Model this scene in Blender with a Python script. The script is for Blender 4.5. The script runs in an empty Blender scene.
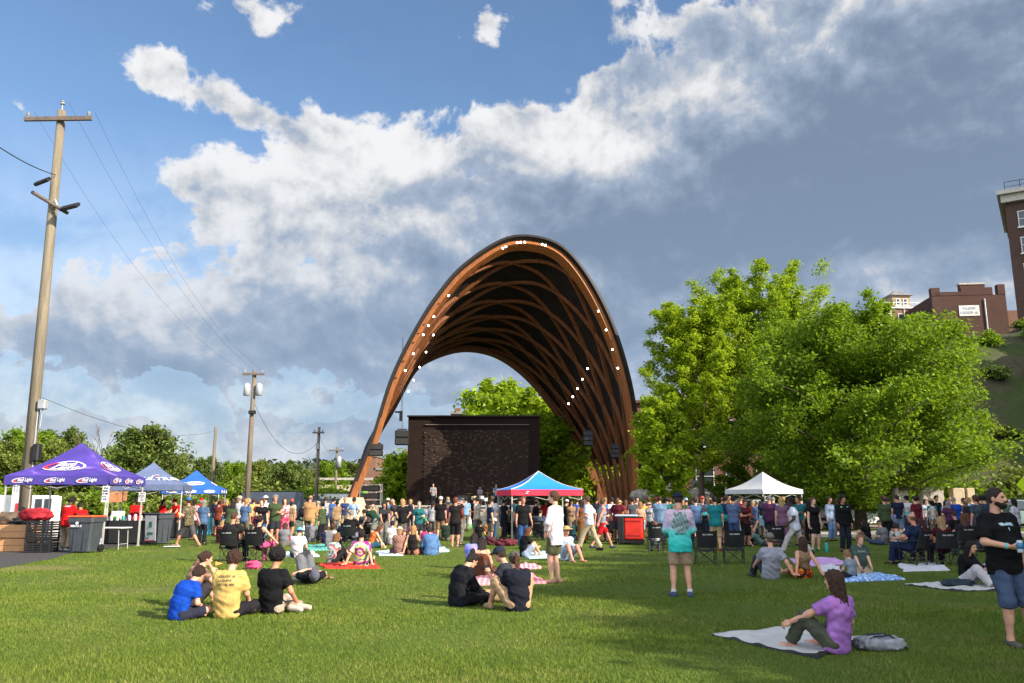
import bpy, math, random
import numpy as np
from mathutils import Vector, Matrix
from mathutils.bvhtree import BVHTree
R = math.radians
scene = bpy.context.scene
COL = scene.collection
# ------------------------------------------------------------------ camera
F, PITCH, CAMH = 830.0, math.atan(158/830.0), 1.70
cam_d = bpy.data.cameras.new('camera'); cam = bpy.data.objects.new('camera', cam_d); COL.objects.link(cam)
cam_d.sensor_width = 36; cam_d.lens = F/1024*36; cam_d.clip_start = .1; cam_d.clip_end = 3000
cam.location = (0, 0, CAMH); cam.rotation_euler = (R(90)+PITCH, 0, 0)
scene.camera = cam
def ray(px, py):
    cx, cy = (px-512)/F, (341.5-py)/F
    c, s = math.cos(PITCH), math.sin(PITCH)
    return Vector((cx, c-s*cy, s+c*cy))
def G(px, py, z=0):                        # pixel -> point on the level z
    d = ray(px, py); k = (z-CAMH)/d.z
    return Vector((d.x*k, d.y*k, z))
def P(px, py, Y):                          # pixel -> point at distance Y down the view
    d = ray(px, py); k = Y/d.y
    return Vector((d.x*k, Y, CAMH+d.z*k))
# ------------------------------------------------------------------ world
SUN_AZ, SUN_EL = R(121), R(29)             # azimuth clockwise from the view direction
world = bpy.data.worlds.new('World'); scene.world = world; world.use_nodes = True
class NT:
    def __init__(s, tree): s.t = tree; s.n = tree.nodes; s.l = tree.links
    def put(s, sock, v):
        if v is None: return
        if hasattr(v, 'is_output'): s.l.new(v, sock)
        else:
            try: sock.default_value = v
            except Exception: sock.default_value = tuple(v)
    def m(s, op, a, b=None, c=None, clamp=False):
        n = s.n.new('ShaderNodeMath'); n.operation = op; n.use_clamp = clamp
        s.put(n.inputs[0], a); s.put(n.inputs[1], b); s.put(n.inputs[2], c)
        return n.outputs[0]
    def node(s, kind, out=0, props=None, **ins):
        n = s.n.new(kind)
        for k, v in (props or {}).items(): setattr(n, k, v)
        for k, v in ins.items(): s.put(n.inputs[k.replace('_', ' ')], v)
        return n.outputs[out]
    def mix(s, f, a, b):
        n = s.n.new('ShaderNodeMix'); n.data_type = 'RGBA'
        s.put(n.inputs[0], f); s.put(n.inputs[6], a); s.put(n.inputs[7], b)
        return n.outputs[2]
    def ss(s, v, a, b):
        n = s.n.new('ShaderNodeMapRange'); n.interpolation_type = 'SMOOTHSTEP'
        s.put(n.inputs[0], v); s.put(n.inputs[1], a); s.put(n.inputs[2], b)
        return n.outputs[0]
def build_world():
    T = NT(world.node_tree); T.n.clear()
    sky = T.n.new('ShaderNodeTexSky'); sky.sky_type = 'NISHITA'; sky.sun_disc = False
    sky.sun_elevation = SUN_EL; sky.sun_rotation = SUN_AZ; sky.air_density = 1.0; sky.dust_density = .4; sky.ozone_density = 2.2
    bg1 = T.n.new('ShaderNodeBackground'); hs = T.n.new('ShaderNodeHueSaturation'); hs.inputs['Saturation'].default_value = 1.08; T.l.new(sky.outputs[0], hs.inputs['Color']); T.l.new(hs.outputs[0], bg1.inputs[0]); bg1.inputs[1].default_value = .088
    tc = T.n.new('ShaderNodeTexCoord'); sp = T.n.new('ShaderNodeSeparateXYZ'); T.l.new(tc.outputs['Generated'], sp.inputs[0])
    az = T.m('ARCTAN2', sp.outputs[0], sp.outputs[1]); el = T.m('ARCSINE', sp.outputs[2])
    def field(blobs, acc=0.0):
        for (px, py, rx, ry, amp) in blobs:
            d = ray(px, py).normalized(); a0 = math.atan2(d.x, d.y); e0 = math.asin(d.z)
            x = T.m('MULTIPLY_ADD', az, F/rx, -a0*F/rx); y = T.m('MULTIPLY_ADD', el, F/ry, -e0*F/ry)
            q = T.m('MULTIPLY_ADD', x, x, T.m('MULTIPLY', y, y))
            acc = T.m('MULTIPLY_ADD', T.m('POWER', math.e, T.m('MULTIPLY', q, -1)), amp, acc)
        return acc
    def noise(scale, dx=0, dy=0, detail=7, rough=.58, z=0, sx=1, sy=1.15, dist=0):
        c = T.n.new('ShaderNodeCombineXYZ')
        T.put(c.inputs[0], T.m('MULTIPLY_ADD', az, sx, dx)); T.put(c.inputs[1], T.m('MULTIPLY_ADD', el, sy, dy)); c.inputs[2].default_value = z
        return T.node('ShaderNodeTexNoise', Vector=c.outputs[0], Scale=scale, Detail=detail, Roughness=rough, Distortion=dist)
    cover = field(CLOUDS, -.42)
    cover = T.m('MULTIPLY_ADD', T.ss(sp.outputs[1], .2, -.4), 1.1, cover)   # unseen cloud cover added behind the camera to fill the shade
    low = T.ss(el, .16, .02)                                  # banks of cloud towards the horizon
    cover = T.m('MULTIPLY_ADD', low, .05, cover)
    n1 = noise(8.0, z=3.1, dist=.35); n2 = noise(26, z=8.7, detail=5)
    nn = T.m('MULTIPLY_ADD', n2, .45, n1)
    dens0 = T.m('ADD', cover, T.m('MULTIPLY_ADD', nn, 3.0, -2.12))
    dens = T.ss(dens0, .0, .33)
    n1b = noise(8.0, dx=.012, dy=.040, z=3.1, dist=.35, detail=6)
    relief = T.m('SUBTRACT', n1, n1b)                          # lit tops, grey undersides
    r2 = T.m('SUBTRACT', noise(21, z=5.5, detail=5), noise(21, dx=.006, dy=.016, z=5.5, detail=5))
    n3 = noise(4.2, z=21., detail=6)
    dark = field(DARKS, 0.0)
    sh = T.m('MULTIPLY_ADD', relief, 2.5, .54)
    sh = T.m('MULTIPLY_ADD', r2, 1.0, sh)
    sh = T.m('MULTIPLY_ADD', n3, 1.5, T.m('SUBTRACT', sh, .83))
    sh = T.m('SUBTRACT', sh, dark)
    sh = T.m('MULTIPLY_ADD', T.ss(dens0, .80, .10), .30, sh)   # thin rims glow
    sh = T.ss(sh, -.55, 1.10)
    veil = T.m('MULTIPLY', T.ss(el, .46, .02), .88)            # distance air low in the sky
    dens = T.m('MAXIMUM', dens, .02)
    ccol = T.n.new('ShaderNodeValToRGB'); T.l.new(sh, ccol.inputs[0])
    e = ccol.color_ramp.elements
    e[0].position = 0; e[0].color = (.185, .245, .350, 1)
    e[1].position = 1; e[1].color = (.84, .84, .85, 1)
    for p, c in ((.28, (.265, .335, .445, 1)), (.55, (.37, .435, .545, 1)), (.80, (.62, .635, .66, 1))):
        k = e.new(p); k.color = c
    bg2 = T.n.new('ShaderNodeBackground'); T.l.new(T.mix(T.m('MULTIPLY', veil, .55), ccol.outputs[0], (.30, .405, .565, 1)), bg2.inputs[0]); T.l.new(T.m('MULTIPLY_ADD', T.ss(sp.outputs[1], .25, -.5), 1.15, CLOUD_STR), bg2.inputs[1])   # added cloud behind the camera brightened as fill light
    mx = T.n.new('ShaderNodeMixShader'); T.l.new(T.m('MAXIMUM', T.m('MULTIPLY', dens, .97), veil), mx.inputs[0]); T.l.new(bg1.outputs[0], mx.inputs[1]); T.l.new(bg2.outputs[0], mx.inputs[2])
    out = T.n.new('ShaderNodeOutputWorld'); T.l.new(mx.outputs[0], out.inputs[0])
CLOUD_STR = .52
CLOUDS = [  # px, py, rx, ry, amount
    (150, 60, 40, 24, .62), (185, 82, 50, 22, .62), (225, 100, 40, 16, .55), (270, 118, 50, 16, .60), (265, 10, 48, 18, .42), (205, 5, 30, 12, .25),
    (494, 38, 27, 22, .52), (610, 80, 30, 14, .62), (700, 25, 30, 15, .55), (750, 32, 34, 16, .52),
    (190, 180, 60, 24, .55), (345, 140, 70, 26, .55), (400, 165, 80, 40, .55), (300, 215, 110, 50, .52), (180, 250, 110, 45, .42), (60, 315, 110, 45, .55),
    (260, 300, 170, 60, .52), (420, 240, 110, 70, .60), (515, 120, 36, 15, .6), (560, 150, 90, 40, .60), (640, 130, 90, 45, .70), (560, 250, 150, 80, .8),
    (720, 170, 150, 100, 1.0), (850, 120, 190, 110, 1.1), (980, 80, 160, 130, 1.0), (760, 60, 60, 25, .5), (860, 20, 110, 40, .7), (980, 0, 130, 40, .5), (640, 260, 180, 90, .8), (900, 230, 180, 80, .9),
    (1100, 250, 200, 200, .6), (880, 268, 100, 22, .4), (330, 350, 200, 35, .50), (100, 350, 200, 30, .50), (540, 360, 160, 70, .7), (420, 320, 120, 50, .4), (300, 330, 80, 40, .3), (150, 425, 400, 16, .30), (560, 450, 500, 40, .55), (1150, 60, 200, 200, .6),
    (40, 108, 22, 8, .25), (100, 250, 40, 20, .25), (-40, 30, 80, 60, -.5), (-20, 170, 70, 60, -.4), (90, 60, 40, 60, -.3), (380, 60, 90, 40, -.3), (20, 230, 60, 30, -.25)]
DARKS = [  # where the bank is thick and grey
    (820, 170, 170, 110, .62), (970, 120, 150, 110, .55), (650, 270, 140, 75, .50), (520, 300, 130, 60, .40), (930, 230, 140, 50, .42), (720, 220, 120, 70, .30),
    (560, 220, 70, 40, .20), (280, 345, 220, 28, .22), (90, 360, 150, 25, .20), (200, 300, 90, 25, .12), (400, 255, 80, 25, .15), (420, 310, 120, 40, .25),
    (820, 60, 60, 40, .15), (780, 190, 30, 25, -.30), (900, 262, 90, 18, -.60), (640, 130, 70, 30, -.40), (600, 160, 80, 22, -.35), (700, 100, 30, 20, -.3), (860, 15, 90, 14, -.2), (250, 215, 120, 45, -.25), (400, 150, 80, 30, -.25), (330, 270, 110, 30, -.18), (60, 310, 80, 30, -.2), (150, 410, 400, 45, .16), (500, 400, 200, 40, .14)]
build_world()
sun_d = bpy.data.lights.new('sun', 'SUN'); sun = bpy.data.objects.new('sun', sun_d); COL.objects.link(sun)
sun_d.energy = 4.8; sun_d.angle = R(.5); sun_d.color = (1.0, .89, .74)
SUNV = Vector((math.sin(SUN_AZ)*math.cos(SUN_EL), math.cos(SUN_AZ)*math.cos(SUN_EL), math.sin(SUN_EL)))
sun.rotation_euler = SUNV.to_track_quat('Z', 'Y').to_euler(); sun.location = (60, -20, 60)
vs = scene.view_settings; vs.view_transform = 'Standard'; vs.look = 'None'; vs.gamma = 1; vs.use_curve_mapping = False; vs.exposure = 1.1
scene.cycles.max_bounces = 6; scene.cycles.transparent_max_bounces = 6
# ------------------------------------------------------------------ materials
MATS = {}
def mat(key, col, rough=.7, var=.12, scale=6, bump=0, bscale=40, spec=.3, metal=0, trans=0, emit=0, stretch=None):
    if key in MATS: return MATS[key]
    m = bpy.data.materials.new(key); m.use_nodes = True; T = NT(m.node_tree)
    b = T.n['Principled BSDF']
    b.inputs['Roughness'].default_value = rough; b.inputs['Specular IOR Level'].default_value = spec; b.inputs['Metallic'].default_value = metal
    tc = T.n.new('ShaderNodeTexCoord'); vec = tc.outputs['Object']
    if stretch:
        mp = T.n.new('ShaderNodeMapping'); mp.inputs['Scale'].default_value = stretch; T.l.new(vec, mp.inputs[0]); vec = mp.outputs[0]
    n = T.node('ShaderNodeTexNoise', Vector=vec, Scale=scale, Detail=5, Roughness=.6)
    c0 = tuple(max(0, x*(1-var)) for x in col)+(1,); c1 = tuple(min(1, x*(1+var)) for x in col)+(1,)
    f = T.ss(n, .3, .7)
    T.l.new(T.mix(f, c0, c1), b.inputs['Base Color'])
    if bump:
        n2 = T.node('ShaderNodeTexNoise', Vector=vec, Scale=bscale, Detail=4)
        bp = T.n.new('ShaderNodeBump'); bp.inputs['Strength'].default_value = bump; bp.inputs['Distance'].default_value = .02
        T.l.new(n2, bp.inputs['Height']); T.l.new(bp.outputs[0], b.inputs['Normal'])
    if emit:
        b.inputs['Emission Color'].default_value = tuple(col)+(1,); b.inputs['Emission Strength'].default_value = emit
    MATS[key] = m
    return m
def S(r, g, b):                             # sRGB 0-255 -> linear
    return tuple(((c/255)/12.92 if c <= 10 else (((c/255)+.055)/1.055)**2.4) for c in (r, g, b))
def cloth(col):
    return mat('cloth_%02x%02x%02x' % tuple(int(c) for c in col), tuple(c*.74 for c in S(*col)), .85, .16, 5, .8, 13, .15)
def skinm(col):
    return mat('skin_%02x%02x%02x' % col, tuple(c*.82 for c in S(*col)), .55, .10, 14, .15, 60, .35)
def hairm(col):
    return mat('hair_%02x%02x%02x' % col, tuple(c*.68 for c in S(*col)), .6, .5, 30, 1.0, 80, .35, stretch=(3, 3, .6))
def custom(key, fn, rough=.8):
    if key in MATS: return MATS[key]
    m = bpy.data.materials.new(key); m.use_nodes = True; T = NT(m.node_tree); b = T.n['Principled BSDF']
    b.inputs['Roughness'].default_value = rough; b.inputs['Specular IOR Level'].default_value = .2
    tc = T.n.new('ShaderNodeTexCoord')
    r = fn(T, tc.outputs['Object'], b)
    if r is not None: T.l.new(r, b.inputs['Base Color'])
    MATS[key] = m
    return m
def ramp(T, f, stops, interp='LINEAR'):
    r = T.n.new('ShaderNodeValToRGB'); T.l.new(f, r.inputs[0]); r.color_ramp.interpolation = interp
    e = r.color_ramp.elements
    while len(e) < len(stops): e.new(.5)
    for k, (p, c) in enumerate(stops): e[k].position = p; e[k].color = tuple(c)+(1,)
    return r.outputs[0]
def brick(key, c1, c2, mortar, scale=1.0, bw=.24, bh=.08, ms=.012, stain=.35):
    def fn(T, v, b):
        sp = T.n.new('ShaderNodeSeparateXYZ'); T.l.new(v, sp.inputs[0])
        cb = T.n.new('ShaderNodeCombineXYZ'); T.put(cb.inputs[0], T.m('ADD', sp.outputs[0], sp.outputs[1])); T.put(cb.inputs[1], sp.outputs[2])
        n = T.n.new('ShaderNodeTexBrick'); T.l.new(cb.outputs[0], n.inputs['Vector'])
        n.inputs['Color1'].default_value = tuple(c1)+(1,); n.inputs['Color2'].default_value = tuple(c2)+(1,); n.inputs['Mortar'].default_value = tuple(mortar)+(1,)
        n.inputs['Scale'].default_value = scale; n.inputs['Brick Width'].default_value = bw; n.inputs['Row Height'].default_value = bh; n.inputs['Mortar Size'].default_value = ms
        ns = T.node('ShaderNodeTexNoise', Vector=v, Scale=.5, Detail=6, Roughness=.65)
        return T.mix(T.m('MULTIPLY', T.ss(ns, .35, .75), stain), n.outputs[0], tuple(x*.55 for x in c1)+(1,))
    return custom(key, fn, .9)
# ------------------------------------------------------------------ meshes
def link(name, me, m=None, parent=None):
    o = bpy.data.objects.new(name, me); COL.objects.link(o)
    if m is not None:
        for k in (m if isinstance(m, (list, tuple)) else [m]): me.materials.append(k)
    if parent is not None: o.parent = parent
    return o
def npmesh(name, V, Fq, smooth=True, mi=None):
    """V (n,3); Fq (m,k) array of equal-sized polygons"""
    me = bpy.data.meshes.new(name); V = np.asarray(V, np.float32); Fq = np.asarray(Fq, np.int32)
    k = Fq.shape[1]; me.vertices.add(len(V)); me.vertices.foreach_set('co', V.ravel())
    me.loops.add(Fq.size); me.loops.foreach_set('vertex_index', Fq.ravel())
    me.polygons.add(len(Fq)); me.polygons.foreach_set('loop_start', np.arange(0, Fq.size, k, dtype=np.int32))
    if smooth: me.polygons.foreach_set('use_smooth', np.ones(len(Fq), bool))
    if mi is not None: me.polygons.foreach_set('material_index', np.asarray(mi, np.int32))
    me.update(calc_edges=True); return me
class MB:
    def __init__(s): s.v = []; s.f = []; s.mi = []; s.cur = 0
    def add(s, vs, fs):
        b = len(s.v); s.v += [tuple(v) for v in vs]
        for f in fs: s.f.append(tuple(b+i for i in f)); s.mi.append(s.cur)
        return s
    def box(s, c, d, rz=0, M=None, taper=1.0):
        hx, hy, hz = d[0]/2, d[1]/2, d[2]/2; vs = []
        for z in (-hz, hz):
            k = taper if z > 0 else 1
            for x, y in ((-hx, -hy), (hx, -hy), (hx, hy), (-hx, hy)): vs.append(Vector((x*k, y*k, z)))
        Mx = M if M is not None else Matrix.Rotation(rz, 4, 'Z')
        vs = [Mx @ v + Vector(c) for v in vs]
        return s.add(vs, [(0, 3, 2, 1), (4, 5, 6, 7), (0, 1, 5, 4), (1, 2, 6, 5), (2, 3, 7, 6), (3, 0, 4, 7)])
    def bbox(s, c, d, bev=.02, rz=0, M=None):
        """box with chamfered vertical and horizontal edges"""
        hx, hy, hz = d[0]/2, d[1]/2, d[2]/2; b = min(bev, hx*.9, hy*.9, hz*.9)
        def ring(x, y, z, q): return [(-x+q, -y, z), (x-q, -y, z), (x, -y+q, z), (x, y-q, z), (x-q, y, z), (-x+q, y, z), (-x, y-q, z), (-x, -y+q, z)]
        rs = [ring(hx-b, hy-b, -hz, b*.6), ring(hx, hy, -hz+b, b), ring(hx, hy, hz-b, b), ring(hx-b, hy-b, hz, b*.6)]
        Mx = M if M is not None else Matrix.Rotation(rz, 4, 'Z')
        vs = [Mx @ Vector(p) + Vector(c) for r in rs for p in r]; fs = [tuple(range(7, -1, -1)), tuple(range(24, 32))]
        for k in range(3):
            for i in range(8): j = (i+1) % 8; fs.append((k*8+i, k*8+j, k*8+8+j, k*8+8+i))
        return s.add(vs, fs)
    def tube(s, pts, r, n=8, cap=True):
        pts = [Vector(p) for p in pts]; rr = r if isinstance(r, (list, tuple)) else [r]*len(pts)
        vs, fs = [], []; up0 = None
        for k, p in enumerate(pts):
            d = (pts[min(k+1, len(pts)-1)]-pts[max(k-1, 0)]).normalized()
            if up0 is None: up0 = Vector((0, 0, 1)) if abs(d.z) < .9 else Vector((1, 0, 0))
            a = d.cross(up0).normalized(); b = a.cross(d).normalized(); up0 = b
            for i in range(n):
                t = 2*math.pi*i/n; vs.append(p+(a*math.cos(t)+b*math.sin(t))*rr[k])
        for k in range(len(pts)-1):
            for i in range(n):
                j = (i+1) % n; fs.append((k*n+i, k*n+n+i, k*n+n+j, k*n+j))
        if cap: fs += [tuple(range(n)), tuple(range(len(pts)*n-1, len(pts)*n-n-1, -1))]
        return s.add(vs, fs)
    def lathe(s, c, prof, n=16, M=None):
        vs, fs = [], []; c = Vector(c)
        for (r, z) in prof:
            for i in range(n):
                t = 2*math.pi*i/n; v = Vector((r*math.cos(t), r*math.sin(t), z)); vs.append(c+(M @ v if M is not None else v))
        for k in range(len(prof)-1):
            for i in range(n): j = (i+1) % n; fs.append((k*n+i, k*n+j, k*n+n+j, k*n+n+i))
        fs += [tuple(range(n-1, -1, -1)), tuple(range(len(prof)*n-n, len(prof)*n))]
        return s.add(vs, fs)
    def prism(s, poly, h, M=None):           # poly in xy, extruded along z 0..h
        n = len(poly); Mx = M if M is not None else Matrix.Identity(4)
        vs = [Mx @ Vector((x, y, 0)) for x, y in poly]+[Mx @ Vector((x, y, h)) for x, y in poly]
        fs = [tuple(range(n-1, -1, -1)), tuple(range(n, 2*n))]+[(i, (i+1) % n, n+(i+1) % n, n+i) for i in range(n)]
        return s.add(vs, fs)
    def sweep(s, pts, nrm, w, h):            # rectangular section: w across, h along nrm
        vs, fs = [], []
        for k, p in enumerate(pts):
            d = (pts[min(k+1, len(pts)-1)]-pts[max(k-1, 0)]).normalized(); n = nrm[k]; a = d.cross(n).normalized()
            vs += [p-a*w/2, p+a*w/2, p+a*w/2+n*h, p-a*w/2+n*h]
        for k in range(len(pts)-1):
            for i in range(4): j = (i+1) % 4; fs.append((k*4+i, k*4+j, k*4+4+j, k*4+4+i))
        e = len(pts)*4-4; fs += [(3, 2, 1, 0), (e, e+1, e+2, e+3)]
        return s.add(vs, fs)
    def mesh(s, name, smooth=False):
        me = bpy.data.meshes.new(name); me.from_pydata(s.v, [], s.f)
        me.polygons.foreach_set('material_index', s.mi)
        if smooth: me.polygons.foreach_set('use_smooth', [True]*len(s.f))
        me.update(); return me
    def build(s, name, m=None, parent=None, smooth=False):
        return link(name, s.mesh(name, smooth), m, parent)
def empty(name, loc=(0, 0, 0), rz=0):
    o = bpy.data.objects.new(name, None); COL.objects.link(o); o.location = loc; o.rotation_euler = (0, 0, rz); o.empty_display_size = .2
    return o
def tag(o, label, cat, group=None):
    o['label'] = label; o['category'] = cat
    if group: o['group'] = group
    return o
def thing(name, label, cat, loc=(0, 0, 0), rz=0, group=None): return tag(empty(name, loc, rz), label, cat, group)
def struct(o): o['kind'] = 'structure'; return o
KIDS = {}
def copy_tree(o, parent=None):
    c = o.copy(); COL.objects.link(c)
    if parent is not None: c.parent = parent
    for ch in [x for x in COL.objects if x.parent == o]: copy_tree(ch, c)
    return c
# text outlines (built in font) as flat meshes in xy
TXT = {}
def text_geo(s, bold=0):
    if (s, bold) in TXT: return TXT[(s, bold)]
    cu = bpy.data.curves.new('t', 'FONT'); cu.body = s; cu.size = 1; cu.resolution_u = 3; cu.align_x = 'CENTER'; cu.align_y = 'CENTER'; cu.offset = bold
    o = bpy.data.objects.new('t', cu); COL.objects.link(o)
    dg = bpy.context.evaluated_depsgraph_get(); me = bpy.data.meshes.new_from_object(o.evaluated_get(dg))
    V = [tuple(v.co) for v in me.vertices]; Fc = [tuple(p.vertices) for p in me.polygons]
    bpy.data.objects.remove(o); bpy.data.curves.remove(cu); bpy.data.meshes.remove(me)
    TXT[(s, bold)] = (V, Fc); return V, Fc
def strokes(rng, n, h, wd, th=.2, lean=0.0):
    """illegible lettering: n letter-like marks of height h, centred; list of quads in xz"""
    out = []; x = -n*wd/2
    for i in range(n):
        a, b = x+.08*wd, x+.82*wd; t = th*h
        kind = rng.randrange(5)
        if kind != 4: out.append((a, -h/2, a+t, h/2))
        if kind in (0, 1, 3): out.append((a, h/2-t, b, h/2))
        if kind in (0, 2): out.append((a, -h/2, b, -h/2+t))
        if kind in (1, 2, 3): out.append((a, -t/2, b*.9+a*.1, t/2))
        if kind in (0, 3, 4): out.append((b-t, -h/2, b, h/2*(.9 if kind else 1)))
        x += wd
    return out
# ------------------------------------------------------------------ ground
rng = random.Random(7); nr = np.random.default_rng(7)
def lawn_mat():
    def fn(T, v, b):
        n1 = T.node('ShaderNodeTexNoise', Vector=v, Scale=.22, Detail=4, Roughness=.6)
        n2 = T.node('ShaderNodeTexNoise', Vector=v, Scale=1.6, Detail=6, Roughness=.7)
        n3 = T.node('ShaderNodeTexNoise', Vector=v, Scale=34, Detail=4, Roughness=.8)
        g = ramp(T, n3, [(.3, (.038, .058, .008)), (.55, (.080, .120, .013)), (.75, (.13, .168, .022))])
        dry = T.m('MULTIPLY', T.ss(T.m('MULTIPLY_ADD', n1, .7, T.m('MULTIPLY', n2, .45)), .60, .76), .55)
        c = T.mix(dry, g, (.17, .145, .055, 1))
        # worn strips beside the asphalt and in the near right corner
        sp = T.n.new('ShaderNodeSeparateXYZ'); T.l.new(v, sp.inputs[0]); w = None
        for (x, y, rx, ry) in WORN:
            a = T.m('MULTIPLY_ADD', sp.outputs[0], 1/rx, -x/rx); d = T.m('MULTIPLY_ADD', sp.outputs[1], 1/ry, -y/ry)
            q = T.m('POWER', math.e, T.m('MULTIPLY', T.m('MULTIPLY_ADD', a, a, T.m('MULTIPLY', d, d)), -1))
            w = q if w is None else T.m('MAXIMUM', w, q)
        w = T.m('MULTIPLY', T.ss(T.m('MULTIPLY_ADD', n2, .6, T.m('SUBTRACT', w, .55)), .1, .5), .8)
        c = T.mix(w, c, (.20, .15, .075, 1))
        bp = T.n.new('ShaderNodeBump'); bp.inputs['Strength'].default_value = .5; bp.inputs['Distance'].default_value = .04
        T.l.new(n3, bp.inputs['Height']); T.l.new(bp.outputs[0], b.inputs['Normal'])
        return c
    return custom('lawn', fn, .9)
WORN = [(-13.5, 21.5, 3.5, 1.2), (-16, 19.5, 3, 1.5), (6.0, 9.0, 1.6, .8), (-5.5, 8.2, 1.6, .6)]
MLAWN = lawn_mat()
me = npmesh('ground', [(-900, -300, 0), (900, -300, 0), (900, 1500, 0), (-900, 1500, 0)], [(0, 1, 2, 3)]); struct(link('ground', me, MLAWN))
def flat(name, pts, z, m):
    mb = MB(); mb.add([(p[0], p[1], z) for p in pts], [tuple(range(len(pts)))]); return struct(mb.build(name, m))
MASPH = mat('asphalt', (.055, .052, .05), .9, .25, 9, .5, 120)
ASPH = [G(-40, 578), G(0, 568.5), G(50, 559.5), G(78, 551.5), G(125, 547), G(154, 543), G(178, 539), G(205, 534), G(240, 526), G(300, 519), G(330, 516), Vector((-22, 62, 0)), Vector((-60, 66, 0)), Vector((-60, 14, 0))]
flat('asphalt', ASPH, .010, MASPH)
def dry_mat(): return custom('dry_grass', lambda T, v, b: ramp(T, T.node('ShaderNodeTexNoise', Vector=v, Scale=3, Detail=8, Roughness=.75), [(.35, (.10, .09, .04)), (.6, (.25, .19, .10)), (.8, (.33, .26, .15))]), .95)
flat('dry_verge', [(-120, 60, 0), (-16, 66, 0), (-18, 84, 0), (-140, 84, 0)], .016, dry_mat())
flat('parking_lot', [(-16, 70, 0), (-60, 78, 0), (-60, 100, 0), (-10, 100, 0)], .022, MASPH)
MCONC = mat('concrete', (.36, .33, .29), .9, .16, 3, .4, 60)
PATH = [G(806, 537.5), G(935, 537.5), (40, 38, 0), (40, 41.6, 0), G(900, 530.6), G(806, 531.5)]
flat('path', PATH, .010, MCONC)
flat('plaza', [(-9, 51.5, 0), (40, 51.5, 0), (48, 66, 0), (-14, 66, 0)], .012, mat('gravel', (.24, .21, .17), .95, .3, 14, .4, 120))
# hillside on the right
def hill_z(x, y):
    s = np.clip((x-10-.0*y)/36, 0, 1)*np.clip((y-58)/36, 0, 1)
    s2 = np.clip((x-36)/26, 0, 1)*np.clip((y-44)/26, 0, 1)
    s = np.maximum(s*s*(3-2*s)*.9, s2*s2*(3-2*s2))
    return -.35+s*22.5+np.sin(x*.7+y*.3)*.35*s+np.sin(x*.23-y*.41)*.6*s
nx, ny = 90, 90
X, Y = np.meshgrid(np.linspace(8, 190, nx), np.linspace(42, 210, ny)); Z = hill_z(X, Y)
V = np.stack([X.ravel(), Y.ravel(), Z.ravel()], 1)
I = np.arange(nx*ny).reshape(ny, nx); Q = np.stack([I[:-1, :-1].ravel(), I[:-1, 1:].ravel(), I[1:, 1:].ravel(), I[1:, :-1].ravel()], 1)
MHILL = custom('hill_cover', lambda T, v, b: ramp(T, T.m('MULTIPLY_ADD', T.node('ShaderNodeTexNoise', Vector=v, Scale=.25, Detail=8, Roughness=.75), .7, T.m('MULTIPLY', T.node('ShaderNodeTexNoise', Vector=v, Scale=2.5, Detail=6, Roughness=.75), .3)),
    [(.36, (.02, .024, .012)), (.46, (.07, .058, .034)), (.53, (.035, .05, .014)), (.64, (.055, .072, .02))]), .95)
struct(link('hillside', npmesh('hillside', V, Q), MHILL))
# far rolling ground on the left
X, Y = np.meshgrid(np.linspace(-420, 60, 60), np.linspace(170, 700, 40))
Z = np.clip((Y-185)/160, 0, 1)**.8*(13+7*np.sin(X*.021+1)+4*np.sin(X*.05+Y*.02))-.3
V = np.stack([X.ravel(), Y.ravel(), Z.ravel()], 1)
I = np.arange(60*40).reshape(40, 60); Q = np.stack([I[:-1, :-1].ravel(), I[:-1, 1:].ravel(), I[1:, 1:].ravel(), I[1:, :-1].ravel()], 1)
struct(link('hills', npmesh('hills', V, Q), mat('far_ground', (.045, .065, .028), .95, .35, .06)))
# ------------------------------------------------------------------ the timber shell over the stage
MTIMB = mat('timber', (.25, .082, .018), .55, .22, 2.2, .25, 30, .35, stretch=(3, 3, .5))
MTIMD = mat('timber_rib', (.16, .054, .017), .55, .25, 1.8, .25, 30, .3, stretch=(3, 3, .5))
MDECK = mat('roof_boards', (.015, .010, .007), .85, .3, 1.2, .4, 18)
MDARK = mat('roof_edge', (.011, .008, .007), .6, .2, 2)
MBLK = mat('black_metal', (.014, .014, .015), .5, .2, 6)
MLAMP = mat('lamp_lit', (1, .92, .78), .4, 0, 1, emit=7)
arch = thing('band_shell', 'tall arched brown timber roof shell with crossing ribs over the stage', 'pavilion')
axis = ray(360, 499.5); axis.z = 0; axis.normalize()
A0 = P(350, 497, 58.0)
def onplane(px, py, D):
    d = ray(px, py); o = Vector((0, 0, CAMH)); k = (A0+axis*D-o).dot(axis)/d.dot(axis); return o+d*k
FR = [(346, 513), (350, 497), (372, 440), (391.5, 378), (418, 325), (440, 292), (462, 267), (497, 243), (524, 236.5), (558, 245), (585, 273), (611, 321), (629, 378), (637.6, 431), (641, 492), (641.5, 511)]
BK = [(343, 513), (347, 497), (353.5, 479), (366, 444), (388, 406), (409, 368), (430, 353), (459, 344.5), (487, 347), (511, 358), (535, 378), (558, 406), (580, 438), (595, 469), (602, 487), (609, 511)]
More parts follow.
